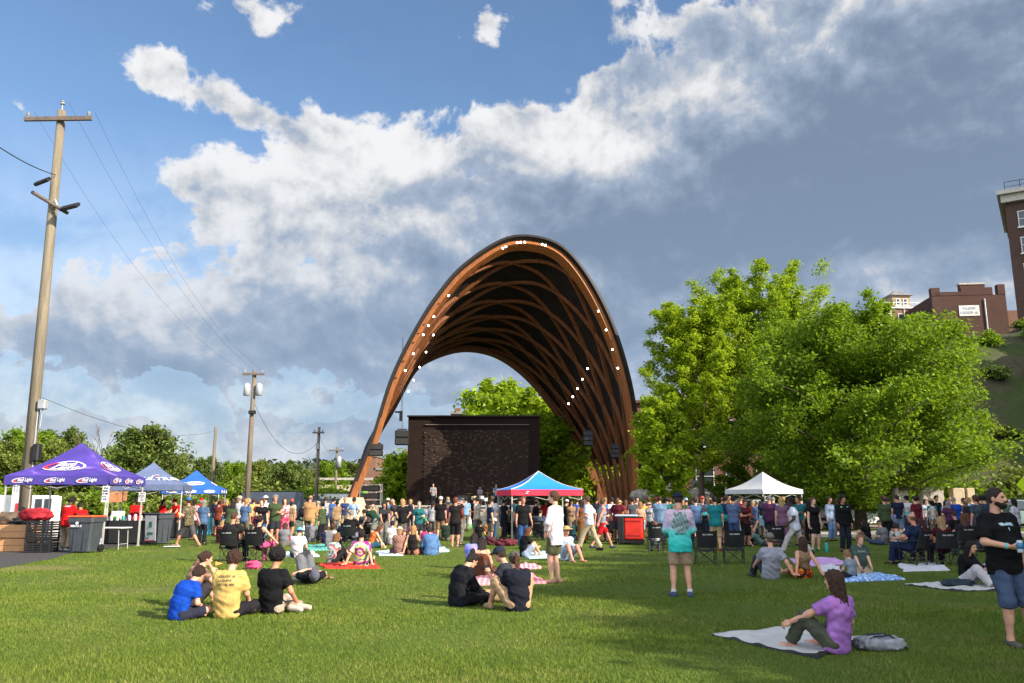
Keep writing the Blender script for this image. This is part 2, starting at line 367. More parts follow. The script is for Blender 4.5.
def smooth_curve(pts, n):
    p = [np.array(q) for q in pts]; dense = []
    for i in range(len(p)-1):
        a, b = p[max(i-1, 0)], p[min(i+2, len(p)-1)]
        for t in np.linspace(0, 1, 24, endpoint=False):
            m0, m1 = (p[i+1]-a)/2, (b-p[i])/2
            dense.append((2*t**3-3*t*t+1)*p[i]+(t**3-2*t*t+t)*m0+(-2*t**3+3*t*t)*p[i+1]+(t**3-t*t)*m1)
    dense.append(p[-1]); d = np.array(dense)
    for _ in range(14): d[1:-1] = (d[:-2]+2*d[1:-1]+d[2:])/4
    s = np.r_[0, np.cumsum(np.linalg.norm(np.diff(d, axis=0), axis=1))]
    u = np.linspace(0, s[-1], n)
    return np.stack([np.interp(u, s, d[:, k]) for k in range(3)], 1)
NU, NTT, DEPTH = 121, 25, 16.0
CF = smooth_curve([onplane(x, y, 0) for x, y in FR], NU); CB = smooth_curve([onplane(x, y, DEPTH) for x, y in BK], NU)
def SURF(u, t):
    i = min(max(u, 0), 1)*(NU-1); k = min(int(i), NU-2); f = i-k
    a = CF[k]*(1-f)+CF[k+1]*f; b = CB[k]*(1-f)+CB[k+1]*f
    sag = -.9*math.sin(math.pi*min(max(t, 0), 1))*math.sin(math.pi*u)       # slight saddle along the vault
    p = a*(1-t)+b*t; p = p+np.array((0, 0, sag)); return Vector(p)
def NRM(u, t):                             # towards the inside
    e = .01; du = SURF(min(u+e, 1), t)-SURF(max(u-e, 0), t); dt = SURF(u, min(t+e, 1))-SURF(u, max(t-e, 0))
    return du.cross(dt).normalized()*NSIGN
NSIGN = 1
if NRM(.5, .5).z > 0: NSIGN = -1
us, ts = np.linspace(0, 1, NU), np.linspace(0, 1, NTT)
top, keep = [], []
for i, u in enumerate(us):
    for j, t in enumerate(ts): top.append(SURF(u, t))
N3 = [NRM(u, t) for u in us for t in ts]
vs = [p for p in top]+[p+n*.16 for p, n in zip(top, N3)]
fs = []; off = NU*NTT
kept = set()
for i in range(NU-1):
    for j in range(NTT-1):
        u, t = (us[i]+us[i+1])/2, (ts[j]+ts[j+1])/2; lim = .092+.05*abs(2*t-1)**2.2
        if lim < u < 1-lim: kept.add((i, j))
for (i, j) in kept:
    a, b, c, d = i*NTT+j, i*NTT+j+1, (i+1)*NTT+j+1, (i+1)*NTT+j
    fs += [(a, b, c, d), (off+d, off+c, off+b, off+a)]
    if (i-1, j) not in kept: fs.append((a, off+a, off+b, b))
    if (i+1, j) not in kept: fs.append((d, c, off+c, off+d))
    if (i, j-1) not in kept: fs.append((a, d, off+d, off+a))
    if (i, j+1) not in kept: fs.append((b, off+b, off+c, c))
mb = MB(); mb.add(vs, fs); mb.build('roof_shell', MDECK, arch, smooth=False)
def beam(name, uv, w, h, m, inset):
    pts, nn = [], []
    for (u, t) in uv: n = NRM(u, t); pts.append(SURF(u, t)+n*inset); nn.append(n)
    mb = MB(); mb.sweep(pts, nn, w, h); return mb.build(name, m, arch)
us2 = np.linspace(0, 1, 90)
beam('rim_beam', [(u, 0.036) for u in us2], .8, .42, MTIMB, .05)
beam('rim_beam', [(u, .996) for u in us2], .36, .7, MTIMD, .05)
e1 = beam('edge_trim', [(u, -.006) for u in us2[4:-4]], .12, .22, MDARK, -.11)
for fam in (1, -1):
    for k in range(-4, 12):
        t0 = k/7.0
        uv = [(u, t0+fam*(5/7.0)*(u-.5)) for u in np.linspace(0, 1, 110)]
        run = [q for q in uv if .02 <= q[1] <= .98]
        if len(run) > 6: beam('rib', run, .15, .27, MTIMD, .17 if fam > 0 else .20)
lamps = [(498, 244), (502, 243.5), (516, 239.6), (520, 239.4), (524, 239.6), (542, 243), (546, 244.5), (425, 314), (420, 322), (412, 331), (401, 349), (395, 368), (437, 290), (598, 313), (606, 332), (612, 351), (618, 369)]
def on_front(px, py, dt=0.0):
    best = None
    for u in np.linspace(.1, .9, 400):
        p = SURF(u, .01)+NRM(u, .01)*.8; c, s = math.cos(PITCH), math.sin(PITCH); z = p.y*c+(p.z-CAMH)*s
        x2, y2 = 512+F*p.x/z, 341.5-F*((p.z-CAMH)*c-p.y*s)/z; d = (x2-px)**2+(y2-py)**2
        if best is None or d < best[0]: best = (d, u)
    return best[1]
def lamp(p, n, r=.075):
    mb = MB(); mb.lathe(p-Vector((0, .28, 0)), [(.01, -r), (r*.8, -r*.6), (r, 0), (r*.8, r*.6), (.01, r)], 10); mb.build('lamp', MLAMP, arch, True)
for px, py in lamps:
    u = on_front(px, py); n = NRM(u, .01); lamp(SURF(u, .0)+n*.75+Vector((0, -.1, 0)), n)
for k in range(5):
    u = .735+.004*k; t = .28+.10*k; n = NRM(u, t); lamp(SURF(u, t)+n*1.0, n, .08)
for k in range(5):
    u = .315-.012*k; t = .18+.12*k; n = NRM(u, t); lamp(SURF(u, t)+n*1.0, n, .07)
# concrete footings of the shell
mb = MB()
lf = onplane(350, 499, 0)
M0 = Matrix.Rotation(math.atan2(-axis.x, axis.y), 4, 'Z')
vs = [(-2.2, -3.0, 0), (1.6, -3.0, 0), (1.6, 4, 0), (-2.2, 4, 0), (-.5, -.6, lf.z+.1), (.9, -.6, lf.z+.1), (.9, 4, lf.z+.1), (-.5, 4, lf.z+.1)]
mb.add([M0 @ Vector(v)+Vector((lf.x, lf.y, 0)) for v in vs], [(0, 3, 2, 1), (4, 5, 6, 7), (0, 1, 5, 4), (1, 2, 6, 5), (2, 3, 7, 6), (3, 0, 4, 7)])
MTAN = mat('tan_concrete', (.42, .34, .23), .9, .14, 2.5, .4, 50)
tag(mb.build('footing', MTAN), 'sloping tan concrete footing under the left foot of the timber arch', 'footing')
# ------------------------------------------------------------------ stage
stage = thing('stage', 'low raised stage with pale stone front wall under the timber arch', 'stage')
MSTONE = brick('stone_blocks', (.40, .34, .26), (.33, .29, .23), (.20, .18, .15), 1, .9, .3, .02)
mb = MB(); a, b = P(338, 505, 57.5), P(700, 505, 57.5)
mb.box(((a.x+b.x)/2, 57.2, .60), (b.x-a.x, .5, 1.2)); mb.build('front_wall', MSTONE, stage)
mb = MB(); mb.box(((a.x+b.x)/2, 57.18, 1.26), (b.x-a.x+.2, .7, .11)); mb.build('coping', mat('coping', (.30, .28, .25), .9, .15, 3), stage)
mb = MB(); mb.box(((a.x+b.x)/2-.5, 66, .55), (b.x-a.x, 17, 1.1)); mb.build('deck', mat('stage_deck', (.09, .085, .08), .8, .2, 2), stage)
wl, wr = P(406.5, 499, 69), P(540, 499, 69); zt = P(470, 417, 69).z
bw = thing('stage_back_wall', 'dark brown square wall with rough relief panel behind the stage', 'wall', (0, 0, 0))
MWALL = brick('dark_boards', (.022, .012, .009), (.018, .010, .008), (.009, .006, .005), 1, 1.6, .22, .012, .2)
mb = MB(); mb.box(((wl.x+wr.x)/2, 69.3, zt/2+.5), (wr.x-wl.x, .6, zt-1.0)); mb.build('wall', MWALL, bw)
mb = MB(); mb.box(((wl.x+wr.x)/2, 69.2, zt+.06), (wr.x-wl.x+.16, .9, .12)); mb.build('coping', MDARK, bw)
rl, rr = P(424, 430, 68.9), P(528, 430, 68.9)
mb = MB(); r2 = random.Random(3)
nz, nxx = 44, 42; z0, z1 = 1.15, rl.z
for iz in range(nz):
    for ix in range(nxx):
        w = (rr.x-rl.x)/nxx; h = (z1-z0)/nz
        d = r2.choice((.03, .04, .05, .06, .08)) if r2.random() < .75 else .02
        mb.cur = 0 if r2.random() < (.80 if ix < 30 else .95) else 1
        mb.box((rl.x+(ix+.5+(iz % 2)*.5)*w, 68.99-d/2, z0+(iz+.5)*h), (w*r2.uniform(.7, 1.0), d, h*.86), rz=r2.uniform(-.06, .06))
mb.build('relief_panel', [mat('relief_brick', (.036, .021, .015), .85, .3, 4), mat('relief_brick_pale', (.066, .042, .029), .6, .3, 4)], bw)
mb = MB(); mb.box(((rl.x+rr.x)/2+.1, 68.9, P(470, 424.8, 69).z), (rr.x-rl.x, .12, .06)); mb.build('rail', mat('rail', (.16, .12, .10), .5), bw)
# hanging speakers
def speaker(name, px, py, Y, w, h, n, label, rig):
    p = P(px, py, Y); t = thing('loudspeaker', label, 'loudspeaker', p)
    for k in range(n):
        mb = MB(); mb.bbox((0, 0, -k*h), (w, .5, h*.94), .03, M=Matrix.Rotation(R(-4*k), 4, 'X')); c = mb.build('cabinet', MBLK, t)
        mb = MB(); mb.box((0, -.262, -k*h), (w*.88, .02, h*.74), M=Matrix.Rotation(R(-4*k), 4, 'X')); mb.build('grille', mat('grille', (.03, .03, .032), .8, .3, 60), c)
    mb = MB(); mb.box((0, 0, h*.62), (w*.7, .1, .08)); mb.tube([(0, 0, h*.6), (0, 0, rig)], .02, 6)
    mb.build('rigging', MBLK, t)
    return t
speaker('a', 402, 434, 62.0, 1.0, .55, 2, 'black loudspeaker hung left of the stage back wall below the small bracket', 6.5)
speaker('b', 376, 447, 58.6, .95, .42, 2, 'black loudspeaker fixed on the orange left leg of the arch', .9)
speaker('c', 588, 434, 63.5, .75, .36, 3, 'black loudspeaker hung on the inner right ribs of the arch, farther left', 1.6)
speaker('d', 615, 447, 62.0, .65, .32, 3, 'black loudspeaker hung near the right foot of the arch, farther right', 1.6)
t = thing('lighting_bracket', 'small black hoist bracket above the hanging loudspeaker', 'hoist', P(401, 416, 62.0))
mb = MB(); mb.box((0, 0, 0), (.22, .3, .75)); mb.build('hoist_body', MBLK, t)
mb = MB(); mb.box((-.2, 0, .3), (.5, .2, .12)); mb.tube([(0, 0, .4), (0, 0, 6)], .02, 6); mb.build('hanger', MBLK, t)
# stage gear
def rack(px, Y, w, h, z, label):
    p = P(px, 495, Y); t = thing('equipment_rack', label, 'equipment rack', (p.x, Y, z))
    mb = MB()
    for sx in (-1, 1):
        for sy in (-1, 1): mb.box((sx*w/2, sy*.35, h/2), (.06, .06, h))
    for k in range(4):
        for sx in (-1, 1): mb.box((sx*w/2, 0, .05+k*(h-.1)/3), (.05, .7, .05))
        mb.box((0, -.35, .05+k*(h-.1)/3), (w, .05, .05))
    mb.build('frame', mat('steel_frame', (.25, .26, .27), .45, .15, 6, metal=.5), t)
    mb = MB()
    for k in range(3): mb.bbox((0, 0, .05+(k+.5)*(h-.1)/3), (w*.84, .6, (h-.1)/3*.72), .04)
    mb.build('case', MBLK, t)
    return t
rack(371, 61, 1.5, 1.7, 1.1, 'metal framed rack of black cases standing by the left arch leg')
def drumkit():
    p = P(478, 497, 65); t = thing('drum_kit', 'small drum kit standing at the centre of the dark stage', 'drum kit', (p.x, 65, 1.1))
    mb = MB(); Mx = Matrix.Rotation(R(90), 4, 'X')
    mb.lathe((0, 0, .32), [(.28, -.22), (.30, -.22), (.30, .22), (.28, .22)], 18, Mx); mb.build('bass_drum', mat('drum_red', (.12, .03, .03), .4), t)
    for x, y, z, r in ((-.35, -.1, .72, .17), (.3, -.1, .75, .18), (.55, .3, .6, .2)):
        mb = MB(); mb.lathe((x, y, z), [(r, -.12), (r, .12)], 16); mb.tube([(x, y, z-.12), (x, y, 0)], .015, 6); mb.build('drum', mat('drum_white', (.6, .6, .6), .4), t)
    for x, z in ((-.7, 1.05), (.75, 1.1)):
        mb = MB(); mb.lathe((x, .1, z), [(.02, .03), (.24, 0), (.24, -.01), (.02, .0)], 18); mb.tube([(x, .1, z), (x, .1, 0)], .012, 6); mb.build('cymbal', mat('brass', (.5, .38, .15), .3, metal=.9), t)
drumkit()
def amp(px, Y, w, h, label):
    p = P(px, 497, Y); t = thing('amplifier', label, 'amplifier', (p.x, Y, 1.1))
    mb = MB(); mb.bbox((0, 0, h/2), (w, .4, h), .03); mb.build('cabinet', MBLK, t)
    mb = MB(); mb.box((0, -.205, h*.45), (w*.86, .02, h*.7)); mb.build('grille', mat('grey_grille', (.16, .16, .16), .8, .3, 50), t)
amp(462, 64, .8, .9, 'grey fronted amplifier on the stage right of the singer')
amp(500, 66, .7, .7, 'grey fronted amplifier on the stage beside the drum kit')
# ------------------------------------------------------------------ low wall and boulders right of the stage
MROCK = mat('rock', (.25, .23, .20), .95, .3, 2.5, .9, 8)
def rock(px, py, Y, rx, rz, label, seed):
    p = P(px, py, Y); r3 = np.random.default_rng(seed); mb = MB(); n = 16; vs = []; fs = []
    for k in range(9):
        ph = -math.pi/2+math.pi*k/8
        for i in range(n):
            th = 2*math.pi*i/n; q = 1+.22*math.sin(2*th+seed)+.12*math.sin(5*th+ph*3+seed)+r3.uniform(-.05, .05)
            vs.append((rx*math.cos(ph)*math.cos(th)*q, rx*.7*math.cos(ph)*math.sin(th)*q, rz*math.sin(ph)*(1+.1*math.sin(3*th+seed))))
    for k in range(8):
        for i in range(n): j = (i+1) % n; fs.append((k*n+i, k*n+j, k*n+n+j, k*n+n+i))
    mb.add(vs, fs); o = mb.build('boulder', MROCK, None, True); o.location = (p.x, Y, max(p.z, rz*.6)); tag(o, label, 'boulder')
rock(643, 496, 59, .8, .5, 'rounded grey boulder at the right foot of the arch', 2)
rock(700, 497, 62, 1.2, .7, 'low grey boulder right of the small yellow green tree', 5)
t = thing('retaining_wall', 'low grey stone retaining wall with a square end pillar below the brick building', 'wall')
a, b = P(640, 490, 68), P(702, 490, 68)
mb = MB(); mb.box(((a.x+b.x)/2, 68, 1.2), (b.x-a.x, .6, 2.4)); mb.build('wall', MSTONE, t)
mb = MB(); q = P(701, 486, 67.3); mb.box((q.x, 67.3, 1.6), (1.3, 1.3, 3.2)); mb.build('pillar', MCONC, t)
# concrete slabs beside the path
mb_slabs = [(858, 874, 486, 0), (893, 906, 488, 1), (920, 941, 487, 2), (950, 962, 488, 3), (964, 972, 488, 4)]
for x0, x1, y0, k in mb_slabs[1:]:
    a, b = P(x0, y0, 47), P(x1, y0, 47)
    t = thing('stone_slab', ['', 'narrow grey standing slab left of the wide slab', 'widest grey standing slab behind the seated crowd on the right', 'tan standing slab in the sun right of the wide slab', 'rightmost sunlit tan standing slab behind the crowd'][k], 'stone slab', ((a.x+b.x)/2, 47, 0))
    mb = MB(); mb.bbox((0, 0, a.z/2), (b.x-a.x, .5, a.z), .04); mb.build('slab', MCONC if k < 3 else MTAN, t)
    mb = MB(); mb.box((0, 0, .09), (b.x-a.x+.3, .8, .18)); mb.build('plinth', MCONC, t)
# ------------------------------------------------------------------ trees
MBARK = mat('bark', (.085, .062, .045), .95, .35, 5, .8, 25, stretch=(2, 2, .5))
def leafm(key, col, trans=.35, hi=1.5):
    if key in MATS: return MATS[key]
    m = bpy.data.materials.new(key); m.use_nodes = True; T = NT(m.node_tree); b = T.n['Principled BSDF']
    gi = T.n.new('ShaderNodeNewGeometry')
    tc = T.n.new('ShaderNodeTexCoord')
    n = T.node('ShaderNodeTexNoise', Vector=tc.outputs['Object'], Scale=.55, Detail=3)
    f = T.m('MULTIPLY_ADD', gi.outputs['Random Per Island'], .6, T.m('MULTIPLY', n, .6))
    c = ramp(T, f, [(.25, tuple(x*.62 for x in col)), (.6, col), (.95, (col[0]*hi*1.12, col[1]*hi, col[2]*hi*.9))])
    T.l.new(c, b.inputs['Base Color']); b.inputs['Roughness'].default_value = .5; b.inputs['Specular IOR Level'].default_value = .25
    tr = T.n.new('ShaderNodeBsdfTranslucent'); tcol = T.mix(.5, c, (col[0]*1.9, col[1]*1.6, col[2]*.6, 1)); T.l.new(tcol, tr.inputs[0])
    mx = T.n.new('ShaderNodeMixShader'); mx.inputs[0].default_value = trans
    T.l.new(b.outputs[0], mx.inputs[1]); T.l.new(tr.outputs[0], mx.inputs[2]); T.l.new(mx.outputs[0], T.n['Material Output'].inputs[0])
    MATS[key] = m; return m
def leaves(pts, size, g, up=.5):
    n = len(pts); nrm = g.normal(size=(n, 3)); nrm[:, 2] = np.abs(nrm[:, 2])+up; nrm /= np.linalg.norm(nrm, axis=1)[:, None]
    a = np.cross(nrm, g.normal(size=(n, 3))); a /= np.linalg.norm(a, axis=1)[:, None]; b = np.cross(nrm, a)
    s = (size*g.uniform(.6, 1.35, n))[:, None]
    V = np.stack([pts-a*s, pts-b*s*.55+nrm*s*.12, pts+a*s, pts+b*s*.55+nrm*s*.12], 1).reshape(-1, 3)
    return V, np.arange(n*4).reshape(n, 4)
def tree_geo(H, Wd, seed, nleaf, size, bare=.16, peak=.42, rise=.5, nbr=44, tr=.22, tipy=.30, sub=6, form=1.0, base=.30):
    """returns (trunk MB, leaf points). Crown half-width Wd at height fraction `peak`."""
    g = np.random.default_rng(seed); mb = MB()
    wob = [Vector((g.normal()*.02*H*k/6, g.normal()*.02*H*k/6, H*.93*k/6)) for k in range(7)]; wob[0] = Vector((0, 0, -.3))
    mb.tube(wob, [tr*1.35]+[tr*(1-.9*k/6) for k in range(1, 7)], 10)
    def trunk(z):
        q = min(max(z/(H*.93)*6, 0), 5.999); k = int(q); f = q-k; return wob[k]*(1-f)+wob[k+1]*f
    centers, sig = [], []
    for i in range(nbr):
        s = (i+.5)/nbr; h = bare+(1-bare)*s**.9*.94
        hh = (h-bare)/(1-bare)
        prof = (math.sin(math.pi*min(1, .5*hh/peak)) if hh < peak else math.cos(math.pi/2*((hh-peak)/(1-peak))**1.25))**form
        L = Wd*(base+(1-base)*max(prof, 0))*g.uniform(.74, 1.12)*(1 if hh < .93 else .8)
        th = i*2.399963+g.uniform(-.4, .4)
        z0 = max(bare*.75, h-.12*(.4+.6*g.random()))*H*.98
        p0 = trunk(z0); dirv = Vector((math.cos(th), math.sin(th), 0))
        pts = []
        for k in range(6):
            f = k/5; pts.append(p0+dirv*(L*f)+Vector((0, 0, rise*L*(.35*f+.65*f*f)*(.5+.9*hh)))+Vector(g.normal(size=3))*.06*L*f)
        r0 = tr*.42*(1-hh*.6); mb.tube(pts, [r0*(1-.85*k/5) for k in range(6)], 5)
        for q in range(sub):
            f = .32+.68*(q+g.random())/sub; k = min(int(f*5), 4); ff = f*5-k; b0 = pts[k]*(1-ff)+pts[k+1]*ff
            sd = Vector(g.normal(size=3)); sd.z = abs(sd.z)*.7+.25; sd = (sd.normalized()+dirv*.45).normalized(); ll = L*(.16+.20*g.random())
            e = b0+sd*ll
            if q % 2 == 0: mb.tube([b0, b0.lerp(e, .5)+Vector((0, 0, .05)), e], [r0*.25, r0*.16, r0*.05], 4)
            for f2 in (.25, .6, .95):
                centers.append(b0.lerp(e, f2)); sig.append(tipy*(1.25-.55*f2)*max(.75, min(1.35, L/4)))
    C = np.array([tuple(c) for c in centers]); sg = np.array(sig)
    pick = g.integers(0, len(C), nleaf)
    P_ = C[pick]+g.normal(size=(nleaf, 3))*sg[pick][:, None]*np.array((1, 1, .7))
    return mb, P_, g
def make_tree(label, H, Wd, seed, nleaf, size, lm, cat='tree', name='leafy_tree', group=None, **kw):
    t = thing(name, label, cat, group=group)
    mb, P_, g = tree_geo(H, Wd, seed, nleaf, size, **kw); mb.build('trunk', MBARK, t, True)
    V, Q = leaves(P_, size, g); link('crown', npmesh('crown', V, Q, False), lm, t)
    return t
def at(o, x, y, z=0, rz=0, sc=None):
    o.location = (x, y, z); o.rotation_euler.z = rz
    if sc: o.scale = sc if isinstance(sc, tuple) else (sc, sc, sc)
    return o
L_BR = leafm('leaf_bright', (.22, .33, .018), .48, 1.5); L_MID = leafm('leaf_mid', (.145, .24, .016), .46, 1.6)
L_YEL = leafm('leaf_yellow', (.25, .36, .02), .50, 1.4); L_DK = leafm('leaf_dark', (.095, .14, .028), .3, 1.5); L_OL = leafm('leaf_olive', (.14, .185, .034), .32, 1.5)
q = P(868, 505, 49)
big = at(make_tree('wide round bright green tree in front of the path on the right', 13.8, 7.7, 11, 150000, .115, L_MID, bare=.13, peak=.15, rise=.36, base=.16, nbr=84, tr=.30, tipy=.30, sub=8, form=1.1), q.x-.5, 49)
q = P(765, 500, 63)
tall = at(make_tree('tallest bright green tree with spiky top left of the wide round tree', 18.3, 5.2, 23, 120000, .115, L_BR, bare=.10, peak=.34, rise=1.25, nbr=76, tr=.28, tipy=.27, sub=8, form=.85), q.x, 63)
q = P(703, 500, 59)
yel = at(make_tree('yellow green tree with loose outline between the arch and the tallest tree', 16.3, 3.2, 37, 70000, .115, L_YEL, bare=.30, peak=.35, rise=1.2, nbr=54, tr=.22, tipy=.28, sub=7, form=.7), q.x, 59)
q = P(828, 500, 60)
at(make_tree('dark green tree behind the gap between the two largest trees', 13.6, 4.2, 41, 24000, .20, L_MID, bare=.12, peak=.35, rise=.8, nbr=44, tipy=.42), q.x, 61)
q = P(665, 500, 50)
smallt = at(make_tree('small yellow green tree right of the arch foot before the brick building', 8.3, 1.75, 51, 20000, .13, L_YEL, bare=.10, peak=.26, rise=.8, nbr=44, tr=.11, tipy=.24), q.x, 50)
# behind the stage
def behind(px, Y, topy, Wd, seed, lm, n, label, **kw):
    q = P(px, 500, Y); H = P(px, topy, Y).z; kk = dict(bare=.03, peak=.4, rise=.6, nbr=40, tipy=.5); kk.update(kw)
    return at(make_tree(label, H, Wd, seed, n, kk.pop('size', .26), lm, **kk), q.x, Y)
behind(500, 96, 379, 4.6, 61, L_BR, 14000, 'dark green tree rising behind the stage wall under the arch', size=.34, bare=.2)
behind(528, 84, 397, 5.4, 62, L_BR, 20000, 'bright green tree behind the right corner of the stage wall')
behind(560, 80, 404, 5.2, 63, L_YEL, 20000, 'bright green tree directly right of the stage wall behind the arch ribs')
behind(590, 82, 428, 5.6, 64, L_YEL, 20000, 'green tree seen between the right legs of the arch')
behind(625, 86, 430, 5.0, 65, L_BR, 14000, 'green tree behind the right foot of the arch')
behind(401, 84, 452, 2.0, 66, L_BR, 7000, 'small bright green tree left of the stage wall', peak=.35, bare=.05)
# shrubs under the trees on the right
def shrub(x, y, w, h, seed, lm, label, n=2600, size=.13, name='shrub', z=0):
    t = thing(name, label, 'shrub', (x, y, z)); g = np.random.default_rng(seed); mb = MB(); C = []
    for i in range(14):
        th, el = g.uniform(0, 6.28), g.uniform(.15, 1.4); d = Vector((math.cos(th)*math.cos(el)*w/2, math.sin(th)*math.cos(el)*w/2, math.sin(el)*h))
        mb.tube([(0, 0, 0), d*.5+Vector((0, 0, .1)), d*.9], [.03, .02, .008], 4)
        for f in (.45, .7, .92): C.append(d*f)
    C = np.array([tuple(c) for c in C]); P_ = C[g.integers(0, len(C), n)]+g.normal(size=(n, 3))*np.array((w*.11, w*.11, h*.11)); P_[:, 2] = np.abs(P_[:, 2])
    mb.build('stem', MBARK, t); V, Q = leaves(P_, size, g); link('foliage', npmesh('foliage', V, Q, False), lm, t); return t
SHR = [(706, 66, 5, 3.0, L_MID, 'dark shrub between the stone pillar and the white canopy'), (742, 68, 6, 3.2, L_MID, 'broad shrub behind the left edge of the white canopy'), (790, 66, 6, 2.8, L_OL, 'olive shrub behind the right edge of the white canopy'),
       (838, 64, 5, 3.2, L_MID, 'green shrub behind the parked white van'), (900, 60, 5, 3.0, L_BR, 'bright shrub behind the narrow stone slab'), (942, 58, 6, 3.4, L_MID, 'dark shrub behind the wide stone slab'), (985, 56, 6, 3.2, L_MID, 'green shrub behind the head of the bearded man'), (1025, 55, 6, 3.6, L_OL, 'olive shrub at the right edge behind the seated crowd')]
for i, (px, Y, w, h, lm, lb) in enumerate(SHR):
    q = P(px, 500, Y); shrub(q.x, Y, w, h, 100+i, lm, lb, 4200, .17)
# left tree line: copies of three background trees
protos = []
for k, (H, Wd, lm, nm, kw) in enumerate([(10, 4.6, L_OL, 'round', dict(peak=.40, rise=.45)), (10, 3.9, L_MID, 'tall', dict(peak=.42, rise=.8)), (10, 4.8, L_DK, 'dense', dict(peak=.35, rise=.4))]):
    protos.append(make_tree('x', H, Wd, 70+k, 15000, .25, lm, bare=.05, nbr=46, tipy=.5, sub=6, **kw))
TL = [(-14, 95, 438, 0, 1.1, 'olive tree at the far left edge behind the utility pole'), (22, 100, 434, 1, 1.0, 'green tree just behind the wooden utility pole'), (48, 92, 440, 0, .9, 'olive tree right of the utility pole above the purple canopy'), (58, 110, 428, 2, .9, 'dark tree peeking above the olive trees near the utility pole'),
      (140, 90, 424, 2, 1.0, 'large dark green tree with rounded top above the second canopy'), (118, 98, 448, 1, .8, 'green tree left of the large dark rounded tree'), (170, 100, 452, 0, .9, 'olive tree right of the large dark rounded tree'),
      (203, 104, 456, 2, .8, 'dark green tree behind the thin brown pole'), (232, 110, 464, 1, .9, 'green tree left of the pole with two transformers'), (258, 100, 460, 0, .8, 'olive tree directly right of the pole with two transformers'),
      (286, 96, 461, 2, 1.0, 'dark green tree between the transformer pole and the tall thin pole'), (306, 104, 470, 0, .9, 'olive tree beside the tall thin pole'), (330, 130, 464, 1, 1.1, 'distant green tree behind the pole with one transformer'), (352, 150, 462, 2, 1.2, 'distant dark tree left of the arch leg'),
      (75, 96, 452, 1, .8, 'green tree behind the peak of the purple canopy'), (385, 170, 462, 1, 1.2, 'distant green tree behind the brick house seen through the arch'), (425, 180, 460, 2, 1.2, 'distant dark tree hidden partly by the stage wall'), (-50, 92, 432, 2, 1.1, 'dark tree beyond the left edge')]
for i, (px, Y, ty, k, ws, lb) in enumerate(TL):
    q = P(px, 500, Y); H = P(px, ty, Y).z/10
    o = copy_tree(protos[k]); at(o, q.x, Y, 0, i*1.7, (H*ws*.82, H*ws*.82, H)); o['label'] = lb; o['group'] = 'trees along the left skyline'
for p_ in protos:
    for c in [x for x in COL.objects if x.parent == p_]: bpy.data.objects.remove(c)
    bpy.data.objects.remove(p_)
for i in range(11):                         # brush below the tree line
    px = -20+34*i; q = P(px, 500, 86+2*(i % 3)); t = shrub(q.x, 86+2*(i % 3), 7.5, 2.2+.8*(i % 3), 140+i, [L_OL, L_MID, L_OL][i % 3], 'roadside brush below the left tree line', 3000, .24, 'brush'); t['group'] = 'brush below the left tree line'
q = P(95, 500, 88)
t = thing('bare_tree', 'leafless grey tree between the utility pole and the dark rounded tree', 'tree', (q.x, 88, 0)); mb = MB(); g = random.Random(9)
def twig(p, d, L, r, n):
    e = p+d*L; mb.tube([p, p.lerp(e, .5)+Vector((g.uniform(-.1, .1), 0, .05)), e], [r, r*.8, r*.55], 5, False)
    if n:
        for k in range(3): dd = (d+Vector((g.uniform(-.6, .6), g.uniform(-.4, .4), g.uniform(-.1, .4)))).normalized(); twig(p.lerp(e, g.uniform(.55, 1)), dd, L*.62, r*.55, n-1)
twig(Vector((0, 0, 0)), Vector((.03, 0, 1)), 4.6, .12, 4); mb.build('trunk', MBARK, t)
# far wood on the hills: one mass
g = np.random.default_rng(5); n = 26000
x = g.uniform(-400, 40, n); y = g.uniform(185, 420, n); z = np.clip((y-185)/160, 0, 1)**.8*(13+7*np.sin(x*.021+1)+4*np.sin(x*.05+y*.02))
cx = np.round(x/7)*7; bump = 5.0*np.clip(1-((x-cx)/4.2)**2, 0, 1)*(.6+.4*np.sin(cx*3.1+np.round(y/8)*2.2))
V, Q = leaves(np.stack([x, y, z+g.uniform(.0, 1, n)*(2+bump)], 1), 1.5, g)
o = link('far_woods', npmesh('far_woods', V, Q, False), leafm('leaf_far', (.060, .082, .045), .2, 1.4)); o['kind'] = 'stuff'; o['label'] = 'wooded hills far behind the left side of the arch'
for i in range(16):                        # scrub on the slope below the brick buildings
    hx, hy = 44+3.1*(i % 8)+(i//8)*1.7, 74+6*(i//8)+3*((i*7) % 5); t = shrub(hx, hy, 2.6, .9+.35*(i % 3), 180+i, [L_OL, L_DK, L_MID][i % 3], 'low scrub on the slope below the brick buildings', 1500, .16, 'scrub', float(hill_z(hx, hy))); t['group'] = 'scrub on the hillside'
# trees standing out of view on the right: they throw the dappled shade over the right half of the lawn
for i, (x, y, s, src) in enumerate([(19.5, -6.5, .9, big), (21.5, 2.0, .85, big), (21, 7.5, .9, big), (23.5, 13, .95, big), (27, 21, .95, big), (31.5, 29, .92, big), (29, 1, .72, tall), (30, 7, .78, tall), (35, 17, 1.0, big), (40, 27, 1.0, big)]):
    o = copy_tree(src); at(o, x, y, 0, 1.3+i*2.1, s); o['label'] = 'leafy park tree beyond the right edge shading the lawn'; o['group'] = 'park trees beyond the right edge'
